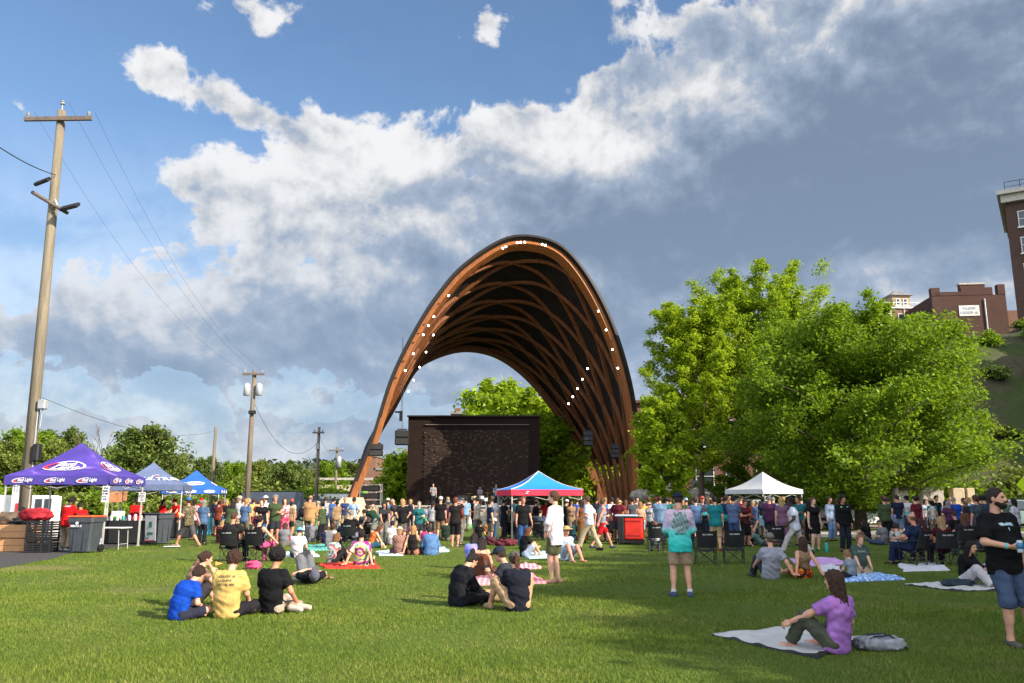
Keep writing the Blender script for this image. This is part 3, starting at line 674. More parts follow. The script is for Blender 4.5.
# ------------------------------------------------------------------ buildings
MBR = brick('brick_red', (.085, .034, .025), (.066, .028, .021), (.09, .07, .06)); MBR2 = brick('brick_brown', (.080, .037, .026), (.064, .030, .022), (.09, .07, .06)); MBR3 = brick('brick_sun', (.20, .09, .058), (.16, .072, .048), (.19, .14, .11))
MWHT = mat('white_trim', (.62, .61, .58), .7, .1, 3); MGLS = mat('window_glass', (.03, .04, .05), .08, .1, 2, spec=.6); MROOF = mat('roof_grey', (.17, .165, .16), .8, .2, 1); MSTN = mat('stone_trim', (.42, .38, .33), .85, .12, 3)
def bldg(name, label, x, y, z, rz): return thing(name, label, 'building', (x, y, z), rz)
def win(par, x, z, w, h, y=0, arch_=False):
    mb = MB(); fw = .09
    for dx, dz, a, b in ((0, h/2, w+2*fw, fw), (0, -h/2, w+2*fw, fw), (-w/2, 0, fw, h), (w/2, 0, fw, h), (0, 0, w, .06)): mb.box((x+dx, y-.05, z+dz), (a, .12, b))
    mb.box((x, y-.08, z-h/2-.12), (w+.4, .2, .12)); o = mb.build('window', MWHT, par)
    mb = MB(); mb.box((x, y-.02, z), (w-.05, .05, h-.05)); mb.build('pane', MGLS, o)
# apartment tower at the right edge
p = P(1021, 345, 96); b = bldg('apartment_building', 'tall brown brick apartment building with pale cornice at the right edge', p.x, 96, p.z-6, R(-33))
ht = P(1005, 196, 96).z-p.z+6
mb = MB(); mb.box((11, 8, ht/2), (22, 16, ht)); mb.build('wall', MBR2, b)
mb = MB(); mb.box((11, 7.5, ht+.15), (23.4, 17.4, .5)); mb.box((11, 7.7, ht-.55), (22.7, 16.7, .9)); mb.build('cornice', MSTN, b)
mb = MB(); 
for k in range(12): mb.tube([(.2+k*1.6, -.3, ht+.4), (.2+k*1.6, -.3, ht+1.6)], .04, 5)
mb.tube([(.2, -.3, ht+1.6), (18, -.3, ht+1.6)], .04, 5); mb.tube([(.2, -.3, ht+1.0), (18, -.3, ht+1.0)], .03, 5); mb.build('roof_railing', MBLK, b)
for fl in range(6):
    for k in range(4): win(b, 1.9+k*3.3, ht-3.2-fl*3.25, 1.3, 1.9)
    mb = MB(); mb.box((3.4, -.6, ht-4.6-fl*3.25), (2.2, 1.1, .12)); 
    for k in range(9): mb.box((2.35+k*.26, -1.1, ht-4.1-fl*3.25), (.03, .03, .9))
    mb.box((3.4, -1.1, ht-3.65-fl*3.25), (2.2, .05, .05)); mb.build('balcony', MBLK, b)
# brick block with the white sign
YB = 118
p0, p1 = P(937, 353, YB), P(1008, 353, YB); W = p1.x-p0.x; hT = P(960, 296, YB).z-p0.z
b = bldg('brick_building', 'dark red brick block with a white sign and stepped parapet on the hill', p0.x, YB, p0.z-5, R(-6)); z0 = 5
mb = MB(); mb.box((W/2, 7, (hT+z0)/2), (W, 14, hT+z0)); mb.build('wall', MBR, b)
mb = MB()
for x, w, h in ((.6, 1.2, 1.2), (W*.23, W*.36, .55), (W*.62, W*.42, 1.1), (W-.5, 1.0, 1.5)): mb.box((x, .4, hT+z0+h/2), (w, .9, h))
mb.box((W*.6, 1.2, hT+z0+.9), (W*.34, .8, 1.8)); mb.build('parapet', MBR, b)
mb = MB(); mb.box((W*.6, 1.2, hT+z0+1.9), (W*.36, 1, .25)); mb.build('coping', MSTN, b)
sx0, sx1, sz0, sz1 = P(957, 304, YB), P(978, 321, YB), 0, 0
sg = MB(); sg.box(((sx0.x+sx1.x)/2-p0.x, -.06+.04, (sx0.z+sx1.z)/2-p0.z+z0+.15), (sx1.x-sx0.x, .12, 1.55)); s_ = sg.build('sign', MWHT, b)
s_['label'] = 'white rectangular sign with grey lettering'
mb = MB(); rs = random.Random(4)
for zz, nn in ((.32, 5), (-.3, 7)):
    for (x0, a, x1, c) in strokes(rs, nn, .36, .36): mb.box(((sx0.x+sx1.x)/2-p0.x+(x0+x1)/2, -.09, (sx0.z+sx1.z)/2-p0.z+z0+.15+zz+(a+c)/2), (x1-x0, .012, c-a))
mb.build('lettering', mat('sign_grey', (.25, .28, .33), .7), s_)
mb = MB(); mb.tube([(W-3.0, -.12, z0-4), (W-3.0, -.12, hT+z0-.6)], .09, 6); mb.build('downpipe', MWHT, b)
for k in range(3): win(b, 2.2+k*2.2, z0+1.4, .9, 1.6)
pe = P(1001, 350, YB+.0)
mb = MB(); mb.box((W+2.6, 9.5, (hT+z0)*.45), (5, 9, (hT+z0)*.9)); mb.build('annex', MBR3, b)
# building with cupola, left of it, partly behind the tree
Y2 = 128
p0, p1 = P(880, 345, Y2), P(936, 345, Y2); W = p1.x-p0.x; hT = P(900, 308, Y2).z-p0.z
b = bldg('brick_building', 'brick building with square roof cupola and white roof rail on the hill', p0.x, Y2, p0.z-4, R(4))
mb = MB(); mb.box((W/2, 6, (hT+4)/2), (W, 12, hT+4)); mb.build('wall', MBR3, b)
mb = MB(); mb.box((W/2, 6, hT+4.1), (W+.5, 12.5, .25)); mb.build('coping', MWHT, b)
cxp = P(909, 300, Y2).x-p0.x; mb = MB(); mb.box((cxp, 3.4, hT+4.2+1.2), (3.0, 3.0, 2.4)); mb.build('cupola', mat('cupola', (.30, .22, .14), .85), b)
mb = MB(); h0 = hT+4.2+2.4; mb.add([(cxp-1.9, 1.5, h0), (cxp+1.9, 1.5, h0), (cxp+1.9, 5.3, h0), (cxp-1.9, 5.3, h0), (cxp, 3.4, h0+1.2)], [(0, 1, 4), (1, 2, 4), (2, 3, 4), (3, 0, 4), (3, 2, 1, 0)]); mb.build('cupola_roof', MROOF, b)
for dx in (-.6, .6): win(b, cxp+dx, hT+5.5, .6, 1.0, 1.9)
for k in range(4): win(b, 1.6+k*2.3, hT+2.2, 1.0, 1.8)
mb = MB()
for k in range(5): mb.tube([(k*W/4, -.1, hT-1), (k*W/4, -.1, hT+4.9)], .07, 5)
mb.tube([(0, -.1, hT+4.9), (W, -.1, hT+4.9)], .06, 5); mb.build('roof_rail', MWHT, b)
# brick hall behind the small tree
Y3 = 84
p0 = P(640, 470, Y3); p1 = P(716, 470, Y3); W = p1.x-p0.x
b = bldg('brick_hall', 'red brick hall with dark windows and grey porch behind the small tree', p0.x-1.5, Y3, 0, R(-8)); hT = P(650, 395, Y3).z; W += 12
mb = MB(); mb.add([(0, 0, 0), (W, 0, 0), (W, 14, 0), (0, 14, 0), (0, 0, hT-1), (W, 0, hT+.3), (W, 14, hT+.3), (0, 14, hT-1)], [(3, 2, 1, 0), (4, 5, 6, 7), (0, 1, 5, 4), (1, 2, 6, 5), (2, 3, 7, 6), (3, 0, 4, 7)]); mb.build('wall', brick('brick_hall', (.17, .062, .045), (.13, .05, .037), (.16, .12, .10)), b)
mb = MB(); mb.add([(-.3, -.4, hT-.98), (W+.3, -.4, hT+.32), (W+.3, 14.3, hT+.32), (-.3, 14.3, hT-.98), (-.3, -.4, hT-.7), (W+.3, -.4, hT+.6), (W+.3, 14.3, hT+.6), (-.3, 14.3, hT-.7)], [(3, 2, 1, 0), (4, 5, 6, 7), (0, 1, 5, 4), (1, 2, 6, 5), (2, 3, 7, 6), (3, 0, 4, 7)]); mb.build('roof', mat('roof_brown', (.10, .05, .04), .8), b)
for k in range(5): win(b, 2.0+k*2.9, hT-4.0, 1.7, 2.6); win(b, 2.0+k*2.9, hT-8.2, 1.7, 2.2)
mb = MB(); mb.box((4.2, -1.6, 5.2), (6.5, 3.2, .25)); 
for x in (1.2, 4.2, 7.2): mb.box((x, -3.0, 2.6), (.22, .22, 5.2))
mb.build('porch', MROOF, b)
# brick house seen below the left half of the arch, and roof line behind the stage wall
Y4 = 130
p0, p1 = P(362, 492, Y4), P(408, 492, Y4); W = p1.x-p0.x; hT = P(380, 470, Y4).z
b = bldg('brick_house', 'sunlit orange brick building seen under the left side of the arch', p0.x, Y4, 0, R(0))
mb = MB(); mb.box((W/2, 5, hT/2), (W, 10, hT)); mb.box((W*.14, 4, hT/2+1), (W*.28, 8.4, hT+2)); mb.build('wall', MBR3, b)
mb = MB(); mb.box((W/2+1, 5, hT+.15), (W-1.4, 10.4, .3)); mb.box((W*.14, 4, hT+2.15), (W*.28+.3, 8.8, .3)); mb.box((W*.75, 3, hT+.9), (2.4, 2, 1.2)); mb.build('roof', MROOF, b)
mb = MB(); mb.box((W*.9, 4, hT+1.6), (1.4, 1.4, 3.2)); mb.build('chimney', MBR3, b)
for k in range(4): win(b, W*.38+k*1.9, hT*.55, .9, 1.5)
Y5 = 140; p0, p1 = P(452, 420, Y5), P(500, 420, Y5); W = p1.x-p0.x; hT = P(470, 414, Y5).z
b = bldg('brick_building', 'distant brick building whose roof line shows above the stage wall', p0.x, Y5, 0, 0)
mb = MB(); mb.box((W/2, 4, hT/2), (W, 8, hT)); mb.build('wall', MBR3, b)
mb = MB(); mb.box((W/2, 4, hT+.2), (W+.6, 8.6, .4)); mb.build('roof', MROOF, b)
mb = MB(); mb.box((W*.08, 4, hT+.6), (1.0, 1.0, 1.6)); mb.build('chimney', MBR3, b)
for k in range(4): win(b, 1.5+k*2, hT-3, 1, 1.6)
# pale overpass behind the parked cars on the left
Y6 = 112; a, c = P(305, 486, Y6), P(352, 486, Y6)
t = thing('overpass', 'pale concrete overpass with a rail behind the parked cars', 'bridge')
mb = MB(); mb.box(((a.x+c.x)/2, Y6, a.z-.3), (c.x-a.x+6, 3, .8)); mb.build('deck', MTAN, t)
mb = MB(); mb.box(((a.x+c.x)/2, Y6-1.4, a.z+.9), (c.x-a.x+6, .12, .3)); mb.build('rail', MCONC, t)
for k in range(3): mb = MB(); mb.box((a.x+(k+.3)*(c.x-a.x)/2.4, Y6, (a.z-.7)/2), (.8, 1.6, a.z-.7)); mb.build('pier', MCONC, t)
# ------------------------------------------------------------------ utility poles and wires
MPOLE = mat('pole_wood', (.18, .15, .105), .9, .25, 2, .5, 40, stretch=(4, 4, .3)); MPOLD = mat('pole_dark', (.15, .12, .09), .9, .25, 2, .5, 40, stretch=(4, 4, .3)); MGREY = mat('grey_metal', (.34, .35, .36), .5, .1, 4, metal=.3); MXARM = mat('crossarm', (.13, .10, .08), .9, .2, 4)
MWIRE = mat('wire', (.02, .02, .022), .6)
def crossarm(t, z, w, rz=0, pins=2, y=-.2):
    Mz = Matrix.Rotation(rz, 4, 'Z'); mb = MB(); mb.box(Mz @ Vector((0, y, z)), (w, .11, .14), rz); c = mb.build('crossarm', MXARM, t)
    for k in range(pins):
        x = (-.5+k/(pins-1))*(w-.3); mb = MB(); mb.lathe(Mz @ Vector((x, y, z+.07)), [(.03, 0), (.05, .05), (.07, .08), (.04, .11), (.07, .15), (.05, .2), (.01, .21)], 8); mb.build('insulator', MGREY, c)
def pole(px, Y, topy, r, label, m=MPOLE):
    q = P(px, 500, Y); top = P(px, topy, Y).z
    t = thing('utility_pole', label, 'utility pole', (q.x, Y, 0)); mb = MB(); mb.tube([(0, 0, -.2), (0, 0, top*.5), (0, 0, top)], [r, r*.86, r*.70], 12); mb.build('pole', m, t, True)
    return t, top
q0 = P(25, 500, 33.0)
t1, z1 = pole(26, 33.0, 111, .235, 'tall pale wooden utility pole with tilted crossarm and floodlights on the left')
t1.rotation_euler.y = -R(.8)
mb = MB(); mb.box((0, -.22, P(62, 121, 33).z), (2.85, .12, .17)); c = mb.build('crossarm', MXARM, t1)
for x in (-1.28, 1.28): mb = MB(); mb.lathe((x, -.22, P(62, 121, 33).z+.09), [(.03, 0), (.06, .06), (.09, .1), (.05, .14), (.08, .19), (.01, .24)], 8); mb.build('insulator', MGREY, c)
mb = MB(); mb.tube([(0, 0, z1), (0, 0, z1+.28)], .03, 6); mb.lathe((0, 0, z1+.28), [(.03, 0), (.1, .03), (.07, .1), (.1, .14), (.01, .22)], 8); mb.build('top_insulator', MGREY, t1)
za = P(55, 204, 33).z
mb = MB(); mb.tube([(-.75, -.30, za+.42), (.80, -.30, za-.52)], .075, 8); arm = mb.build('light_arm', MXARM, t1)
def flood(x, z, rot, par, w=.62):
    mb = MB(); Mx = Matrix.Rotation(rot, 4, 'Y') @ Matrix.Rotation(R(35), 4, 'X'); mb.bbox((x, -.45, z), (w, .42, .14), .03, M=Mx); o = mb.build('floodlight', MBLK, par)
    mb = MB(); mb.box(Vector((x, -.45, z))+Mx @ Vector((0, 0, -.075)), (w*.86, .34, .012), M=Mx); mb.build('lens', MGLS, o)
flood(-.28, za+.82, R(-22), arm); flood(.95, za-.30, R(-14), arm, .75)
mb = MB(); mb.tube([(.32, -.2, za-.2), (.2, -.25, za+.1)], .05, 6); mb.build('bracket', MGREY, arm)
mb = MB(); zb = P(45, 405, 33).z; mb.bbox((.40, -.1, zb), (.30, .3, .38), .03); mb.tube([(.40, -.1, zb-.2), (.36, -.1, zb-.9)], .025, 6); mb.build('meter_box', MGREY, t1)
mb = MB(); mb.bbox((.36, -.15, P(38, 453, 33).z), (.26, .3, .7), .05); mb.build('black_box', MBLK, t1)
mb = MB(); mb.tube([(.20, -.1, 0.1), (.22, -.1, zb)], .03, 6); mb.build('conduit', MGREY, t1)
t2, z2 = pole(247, 57, 371, .20, 'grey utility pole with two white transformers left of centre', MPOLD)
crossarm(t2, z2-.25, 1.5); 
for s in (-1, 1):
    mb = MB(); mb.lathe((s*.42, -.12, z2-1.75), [(.05, 0), (.22, .02), (.22, .75), (.15, .84), (.03, .9)], 14); mb.build('transformer', mat('transformer', (.36, .37, .38), .45), t2, True)
mb = MB(); mb.bbox((.1, -.3, z2-2.9), (.5, .2, .25), .03); mb.build('equipment_box', MBLK, t2)
t3, z3 = pole(211, 75, 427, .17, 'thin brown utility pole behind the third canopy', MPOLD)
t4, z4 = pole(316, 72, 427, .17, 'thin grey utility pole with small crossarm between the transformer pole and the arch', MPOLD); crossarm(t4, z4-.5, 1.0)
mb = MB(); mb.bbox((0, -.25, z4-1.7), (.3, .3, .5), .04); mb.build('equipment_box', MGREY, t4)
t5, z5 = pole(335, 90, 447, .17, 'small utility pole with one transformer nearest the arch leg', MPOLD); crossarm(t5, z5-.4, 1.6)
mb = MB(); mb.lathe((.3, -.2, z5-2.2), [(.05, 0), (.26, .02), (.26, 1.1), (.05, 1.25)], 12); mb.build('transformer', MGREY, t5, True)
def wire(a, b, sag, label, r=.018):
    pts = [a.lerp(b, k/24)-Vector((0, 0, sag*4*(k/24)*(1-k/24))) for k in range(25)]
    mb = MB(); mb.tube(pts, r, 5); tag(mb.build('power_line', MWIRE), label, 'cable')
L1 = t1.location; L2 = t2.location; L3 = t3.location; L4 = t4.location
zx = P(62, 121, 33).z+.3
wire(L1+Vector((-1.28, -.22, zx)), L2+Vector((-.7, -.2, z2)), 1.6, 'thin power line from the left end of the tall pole crossarm', .005)
wire(L1+Vector((1.28, -.22, zx)), L2+Vector((.7, -.2, z2)), 1.6, 'thin power line from the right end of the tall pole crossarm', .005)
wire(L1+Vector((0, 0, z1+.4)), L2+Vector((0, 0, z2)), 1.3, 'thin power line from the very top of the tall pole', .005)
wire(L1+Vector((-.1, -.2, za+1.2)), P(-60, 100, 22), .3, 'dark cable running from the floodlights out of the left edge', .02)
wire(L2+Vector((0, 0, z2-2)), L4+Vector((0, 0, z4-1.2)), 2.2, 'cable sagging from the transformer pole down to the thin grey pole', .014)
wire(L3+Vector((0, 0, z3-.3)), L1+Vector((.2, 0, zb+.3)), .9, 'cable from the thin brown pole to the tall pole', .010)
wire(L4+Vector((0, 0, z4-.5)), t5.location+Vector((0, 0, z5-.4)), .9, 'cable from the thin grey pole to the small transformer pole', .012)
# ------------------------------------------------------------------ canopies
MLEG = mat('canopy_leg', (.45, .44, .41), .45, .06, 5, metal=.2); MLEGD = mat('canopy_leg_dark', (.10, .10, .11), .5)
def tent(label, corner, rz, w, ze, zp, val, top, valm, logos=None, legs=(0, 1, 2, 3), legm=MLEG, seam=None, d=None):
    """corner: front-left foot; the side runs along local +x, depth along +y"""
    d = d or w; t = thing('pop_up_canopy', label, 'canopy', (corner[0], corner[1], 0), rz, 'pop up canopies on the lawn')
    C4 = [(0, 0), (w, 0), (w, d), (0, d)]; o = .06
    O4 = [(-o, -o), (w+o, -o), (w+o, d+o), (-o, d+o)]; pk = Vector((w/2, d/2, zp))
    # roof: every panel dips slightly between ridge and eave
    mb = MB(); N = 8
    for k in range(4):
        a, b = Vector((*O4[k], ze)), Vector((*O4[(k+1) % 4], ze)); vs = []; fs = []
        for i in range(N+1):
            f = i/N
            for j in range(N+1):
                p = (a.lerp(b, j/N)).lerp(pk, f); p.z -= .13*math.sin(math.pi*f)*(1-.0*f); vs.append(p)
        for i in range(N):
            for j in range(N): q = i*(N+1)+j; fs.append((q, q+1, q+N+2, q+N+1))
        mb.add(vs, fs)
    roof = mb.build('canopy', top, t, False)
    me = roof.data; me.polygons.foreach_set('use_smooth', [True]*len(me.polygons))
    mb = MB()
    for k in range(4):
        a, b = Vector((*O4[k], ze)), Vector((*O4[(k+1) % 4], ze)); n = (b-a).cross(Vector((0, 0, 1))).normalized(); vs = []; fs = []
        M_ = 10
        for j in range(M_+1):
            p = a.lerp(b, j/M_); wv = .012*math.sin(j*2.3+k)
            vs += [p+Vector((0, 0, .005)), p+n*(wv+.02)-Vector((0, 0, val))]
        for j in range(M_): fs.append((2*j, 2*j+1, 2*j+3, 2*j+2))
        mb.add(vs, fs)
    mb.build('valance', valm, t)
    for k in legs:
        x, y = C4[k]; mb = MB(); mb.box((x, y, ze*.28), (.055, .055, ze*.56)); mb.box((x, y, ze*.75), (.042, .042, ze*.5)); mb.box((x, y, .01), (.12, .12, .02)); mb.build('leg', legm, t)
    mb = MB()
    for k in range(4):
        a, b = Vector((*C4[k], 0)), Vector((*C4[(k+1) % 4], 0)); mid = a.lerp(b, .5)
        for (p, z_, q, zz) in ((a, ze-.08, mid, ze-.42), (a, ze-.42, mid, ze-.08), (b, ze-.08, mid, ze-.42), (b, ze-.42, mid, ze-.08)): mb.tube([p+Vector((0, 0, z_)), q+Vector((0, 0, zz))], .013, 5)
        mb.tube([(a+Vector((0, 0, ze-.06))).lerp(Vector((w/2, d/2, zp-.10)), i/6)-Vector((0, 0, .16*math.sin(math.pi*i/6))) for i in range(7)], .014, 5)
    mb.build('truss', legm, t)
    if seam is not None:
        mb = MB()
        for k in range(4):
            a = Vector((*O4[k], ze)); pts = []
            for i in range(N+1):
                p = a.lerp(pk, i/N); p.z += .012-.13*math.sin(math.pi*i/N); pts.append(p)
            mb.tube(pts, .02, 5)
        mb.build('seam', seam, roof)
    t['w'] = w; 
    def panel(k, u, f, lift=.02):           # point on roof panel k: u along the eave, f up the slope
        a, b = Vector((*O4[k], ze)), Vector((*O4[(k+1) % 4], ze)); p = a.lerp(b, u).lerp(pk, f); p.z -= .13*math.sin(math.pi*f)
        n = (b-a).cross(pk-a).normalized(); return p+n*lift
    def val_pt(k, u, dz, lift=.045):
        a, b = Vector((*O4[k], ze)), Vector((*O4[(k+1) % 4], ze)); n = (b-a).cross(Vector((0, 0, 1))).normalized(); return a.lerp(b, u)+n*lift-Vector((0, 0, dz))
    return t, roof, panel, val_pt, w
def put_text(s, fn, name, m, par, sx, sy, shear=0.0, cx=0, cy=0, bold=0.0, kids=None):
    """fn(x, y) -> point. Glyph outlines mapped on a surface"""
    V, Fc = text_geo(s, bold); mb = MB(); mb.add([fn(cx+(x+shear*y)*sx, cy+y*sy) for x, y, z in V], Fc); return mb.build(name, m, par)
def ring(fn, cx, cy, rx, ry, th, name, m, par, a0=0, a1=6.2832, tilt=0, th2=None):
    vs, fs = [], []; n = 40
    for i in range(n+1):
        a = a0+(a1-a0)*i/n; w = th if th2 is None else th+(th2-th)*i/n
        for k in (1, 1-w):
            x, y = rx*k*math.cos(a), ry*k*math.sin(a); vs.append(fn(cx+x, cy+y+tilt*x))
    for i in range(n): fs.append((2*i, 2*i+2, 2*i+3, 2*i+1))
    mb = MB(); mb.add(vs, fs); return mb.build(name, m, par)
MWTXT = mat('print_white', (.58, .57, .59), .7); MRTXT = mat('print_red', (.45, .03, .05), .7)
MPUR = custom('canopy_purple', lambda T, v, b: ramp(T, T.node('ShaderNodeTexNoise', Vector=v, Scale=.9, Detail=2, Distortion=1.2), [(.40, (.055, .035, .22)), (.58, (.085, .05, .30)), (.66, (.26, .15, .46)), (.75, (.08, .05, .28))]), .75)
MPURV = mat('valance_purple', (.050, .036, .21), .75, .1)
def logo_panel(roof, panel, k, w, wd, words, u0=.5, f0=.36):
    h = 2.0
    def fn(x, y): return panel(k, u0+x/w/(1-f0)*1.0, f0+y/h, .03)
    def fn2(x, y): return panel(k, u0+x/w/(1-f0), f0+y/h, .045)
    ring(fn, 0, 0, .68, .33, .13, 'logo_ring', MWTXT, roof, tilt=.05); ring(fn2, -.05, 0, .62, .27, .20, 'logo_swoosh', MRTXT, roof, 2.2, 4.3, tilt=.05)
    if len(words) == 2:
        put_text(words[0], fn2, 'lettering', MWTXT, roof, .42, .35, .3, .02, .11, .03); put_text(words[1], fn2, 'lettering', MWTXT, roof, .42, .35, .3, .05, -.13, .03)
def logo_val(roof, vp, k, w, words, z, n=3):
    for i in range(n):
        u0 = (i+.6)/n*.92
        def fn(x, y): return vp(k, u0+x/w, z-y)
        def fn2(x, y): return vp(k, u0+x/w, z-y, .055)
        ring(fn, -.06, 0, .30, .085, .22, 'valance_swoosh', MWTXT, roof, 1.2, 5.0, tilt=.12); ring(fn2, -.06, 0, .24, .06, .4, 'valance_swoosh', MRTXT, roof, 2.2, 4.0, tilt=.12)
        put_text(words, fn2, 'valance_lettering', MWTXT, roof, .125, .16, .3, .08, .01, .03)
q = G(100, 551)
tentA, roofA, panA, valA, wA = tent('purple canopy with white oval lettered logos over the drinks tables on the left', (q.x-3.4, q.y), R(2), 3.4, 2.50, 3.72, .30, MPUR, MPURV, d=3.0)
logo_panel(roofA, panA, 0, wA, 1, ('Bud', 'Light')); logo_panel(roofA, panA, 1, wA, 1, ('Bud', 'Light'), .42)
logo_val(roofA, valA, 0, wA, 'Bud Light', .15); logo_val(roofA, valA, 1, wA, 'Bud Light', .15)
MBLU = mat('canopy_slate', (.105, .135, .235), .75, .1, 1.5); MBLUV = mat('valance_slate', (.08, .105, .185), .75, .1)
q = P(180, 500, 37.6)
tentB, roofB, panB, valB, wB = tent('slate blue canopy with white ULTRA lettering, second in the row on the left', (q.x-2.9, 37.0), R(14), 3.0, 2.35, 3.40, .26, MBLU, MBLUV)
fnB = lambda x, y: panB(0, .5+x/wB/.6, .36+y/2.0, .03)
put_text('ULTRA', fnB, 'lettering', MWTXT, roofB, .42, .46, .15, .38, -.06, .02); ring(fnB, .28, .23, .20, .10, .3, 'ribbon_mark', MWTXT, roofB, .3, 3.6, .3); ring(fnB, .36, .21, .16, .07, .4, 'ribbon_mark', MRTXT, roofB, .6, 3.0, .3)
fnB2 = lambda x, y: panB(1, .5+x/wB/.6, .36+y/2.0, .03); put_text('ULTRA', fnB2, 'lettering', MWTXT, roofB, .40, .42, .15, 0, -.02, .02)
MROY = mat('canopy_royal', (.02, .10, .42), .7, .12, 1.5); q = P(217, 500, 48.0)
tentC, roofC, panC, valC, wC = tent('royal blue canopy with white oval badge, farthest in the row on the left', (q.x-2.9, 47.5), R(12), 3.0, 2.30, 3.40, .28, MROY, MROY)
for k in (0, 1):
    fnC = (lambda kk: lambda x, y: panC(kk, .5+x/wC/.6, .36+y/2.0, .03))(k)
    mb = MB(); mb.add([fnC(.6*math.cos(a*.2618), .24*math.sin(a*.2618)+.06*math.cos(a*.2618)) for a in range(24)], [tuple(range(24))]); mb.build('badge', MWTXT, roofC)
    fnC2 = (lambda kk: lambda x, y: panC(kk, .5+x/wC/.6, .36+y/2.0, .045))(k); put_text('Bud Light', fnC2, 'lettering', MROY, roofC, .22, .26, .2, 0, 0, .02)
    for i in range(3):
        fv = (lambda kk, u0: lambda x, y: valC(kk, u0+x/wC, .15-y))(k, .18+.32*i); mb = MB(); mb.add([fv(.30*math.cos(a*.2618), .09*math.sin(a*.2618)) for a in range(24)], [tuple(range(24))]); mb.build('valance_badge', MWTXT, roofC)
MAZU = mat('canopy_azure', (.018, .20, .62), .65, .08, 1.5); MREDV = mat('valance_red', (.50, .02, .05), .7, .1)
q = P(512, 499, 34.5)
tentD, roofD, panD, valD, wD = tent('bright blue canopy with red valance and white seams in front of the stage', (q.x, q.y), R(12), 2.95, 2.10, 2.88, .24, MAZU, MREDV, seam=MWTXT)
fnD = lambda x, y: valD(0, .22+x/wD, .12-y); put_text('Z', fnD, 'valance_mark', MWTXT, roofD, .2, .14, .4, 0, 0, .02)
for i in range(1): 
    fnD2 = lambda x, y: valD(0, .5+x/wD, .12-y)
MWCAN = mat('canopy_white', (.42, .42, .43), .8, .05, 2)
q = P(763, 499, 42.0)
tentE, roofE, panE, valE, wE = tent('plain white canopy under the tall trees on the right', (q.x, q.y), R(27), 2.62, 2.20, 3.12, .22, MWCAN, MWCAN)
# corner weights of the left canopies
def jug(px, py, label):
    q = G(px, py); t = thing('water_jug', label, 'water jug', (q.x, q.y, .01), 0, 'clear water jugs tied to the canopy legs'); mb = MB(); mb.lathe((0, 0, 0), [(.10, 0), (.125, .03), (.125, .24), (.10, .30), (.035, .35), (.035, .38)], 14); mb.build('jug', mat('jug_water', (.42, .52, .62), .15, .1, 4, spec=.6), t, True)
    mb = MB(); mb.lathe((0, 0, .38), [(.04, 0), (.04, .03)], 12); mb.build('cap', MAZU, t); mb = MB(); mb.tube([(.03, -.06, .36), (.09, -.1, .34), (.12, -.1, .25)], .013, 6); mb.build('handle', MWTXT, t)
jug(99, 550, 'clear water jug at the front right leg of the purple canopy'); jug(131, 544, 'clear water jug by the rear right leg of the purple canopy'); jug(171, 537.5, 'clear water jug at the leg of the slate blue canopy')
# hanging price cards on legs
def card(px, py, Y, w, h, label):
    p = P(px, py, Y); t = thing('hanging_card', label, 'sign', p); mb = MB(); mb.box((0, 0, 0), (w, .015, h)); c = mb.build('card', MWTXT, t); mb = MB(); rs = random.Random(px)
    for k in range(5):
        for (a, z0, b, z1_) in strokes(rs, 4, h*.10, w*.2): mb.box(((a+b)/2, -.012, h*.36-k*h*.17+(z0+z1_)/2), (b-a, .006, z1_-z0))
    mb.build('lettering', mat('print_dark', (.03, .03, .035), .7), c)
card(105.5, 494, 27.5, .22, .52, 'white notice card hung on the front leg of the purple canopy'); card(142, 497, 30.4, .24, .34, 'white notice card hung on the rear leg of the purple canopy')
# ------------------------------------------------------------------ wheeled bins
MBIN = mat('bin_grey', (.045, .052, .062), .55, .12, 4); MORNG = mat('lid_orange', (.62, .10, .03), .5, .1, 4)
def bin_(label, x, y, rz, w, d, h, body, lid, rim=True, group=None):
    t = thing('wheeled_bin', label, 'bin', (x, y, 0), rz, group); mb = MB(); k = .82
    prof = [(k, .06), (k, .08), (.97, h*.86), (1.06, h*.87), (1.06, h)]
    vs, fs = [], []
    for (s, z) in prof:
        X_, Y_ = w/2*s, d/2*s; b = .05; vs += [(-X_+b, -Y_, z), (X_-b, -Y_, z), (X_, -Y_+b, z), (X_, Y_-b, z), (X_-b, Y_, z), (-X_+b, Y_, z), (-X_, Y_-b, z), (-X_, -Y_+b, z)]
    for r_ in range(len(prof)-1):
        for i in range(8): j = (i+1) % 8; fs.append((r_*8+i, r_*8+j, r_*8+8+j, r_*8+8+i))
    fs += [tuple(range(7, -1, -1)), tuple(range(32, 40))]; mb.add(vs, fs)
    mb.box((w*.2, -d/2*.93, h*.42), (.03, .03, h*.6)); mb.box((-w*.2, -d/2*.93, h*.42), (.03, .03, h*.6)); mb.build('body', body, t)
    mb = MB(); mb.bbox((0, 0, h+.035), (w*1.1, d*1.1, .06), .025); mb.build('lid', lid, t)
    mb = MB(); mb.tube([(-w*.45, d/2+.08, h-.05), (w*.45, d/2+.08, h-.05)], .018, 8); mb.build('handle', MBLK, t)
    for s in (-1, 1):
        mb = MB(); mb.lathe((s*w*.5, d*.36, .13), [(.06, -.035), (.13, -.035), (.14, 0), (.13, .035), (.06, .035)], 14, Matrix.Rotation(R(90), 4, 'Y')); mb.build('wheel', MBLK, t)
    return t
q = G(76, 553.5); bA = bin_('dark grey wheeled bin with orange lid beside the purple canopy', q.x+.05, q.y+.4, R(-4), .82, .75, 1.12, MBIN, MORNG)
mb = MB(); rs = random.Random(2)
for (a, z0, b, z1_) in strokes(rs, 9, .07, .042): mb.box(((a+b)/2-.1, -.405, .86+(z0+z1_)/2), (b-a, .01, z1_-z0))
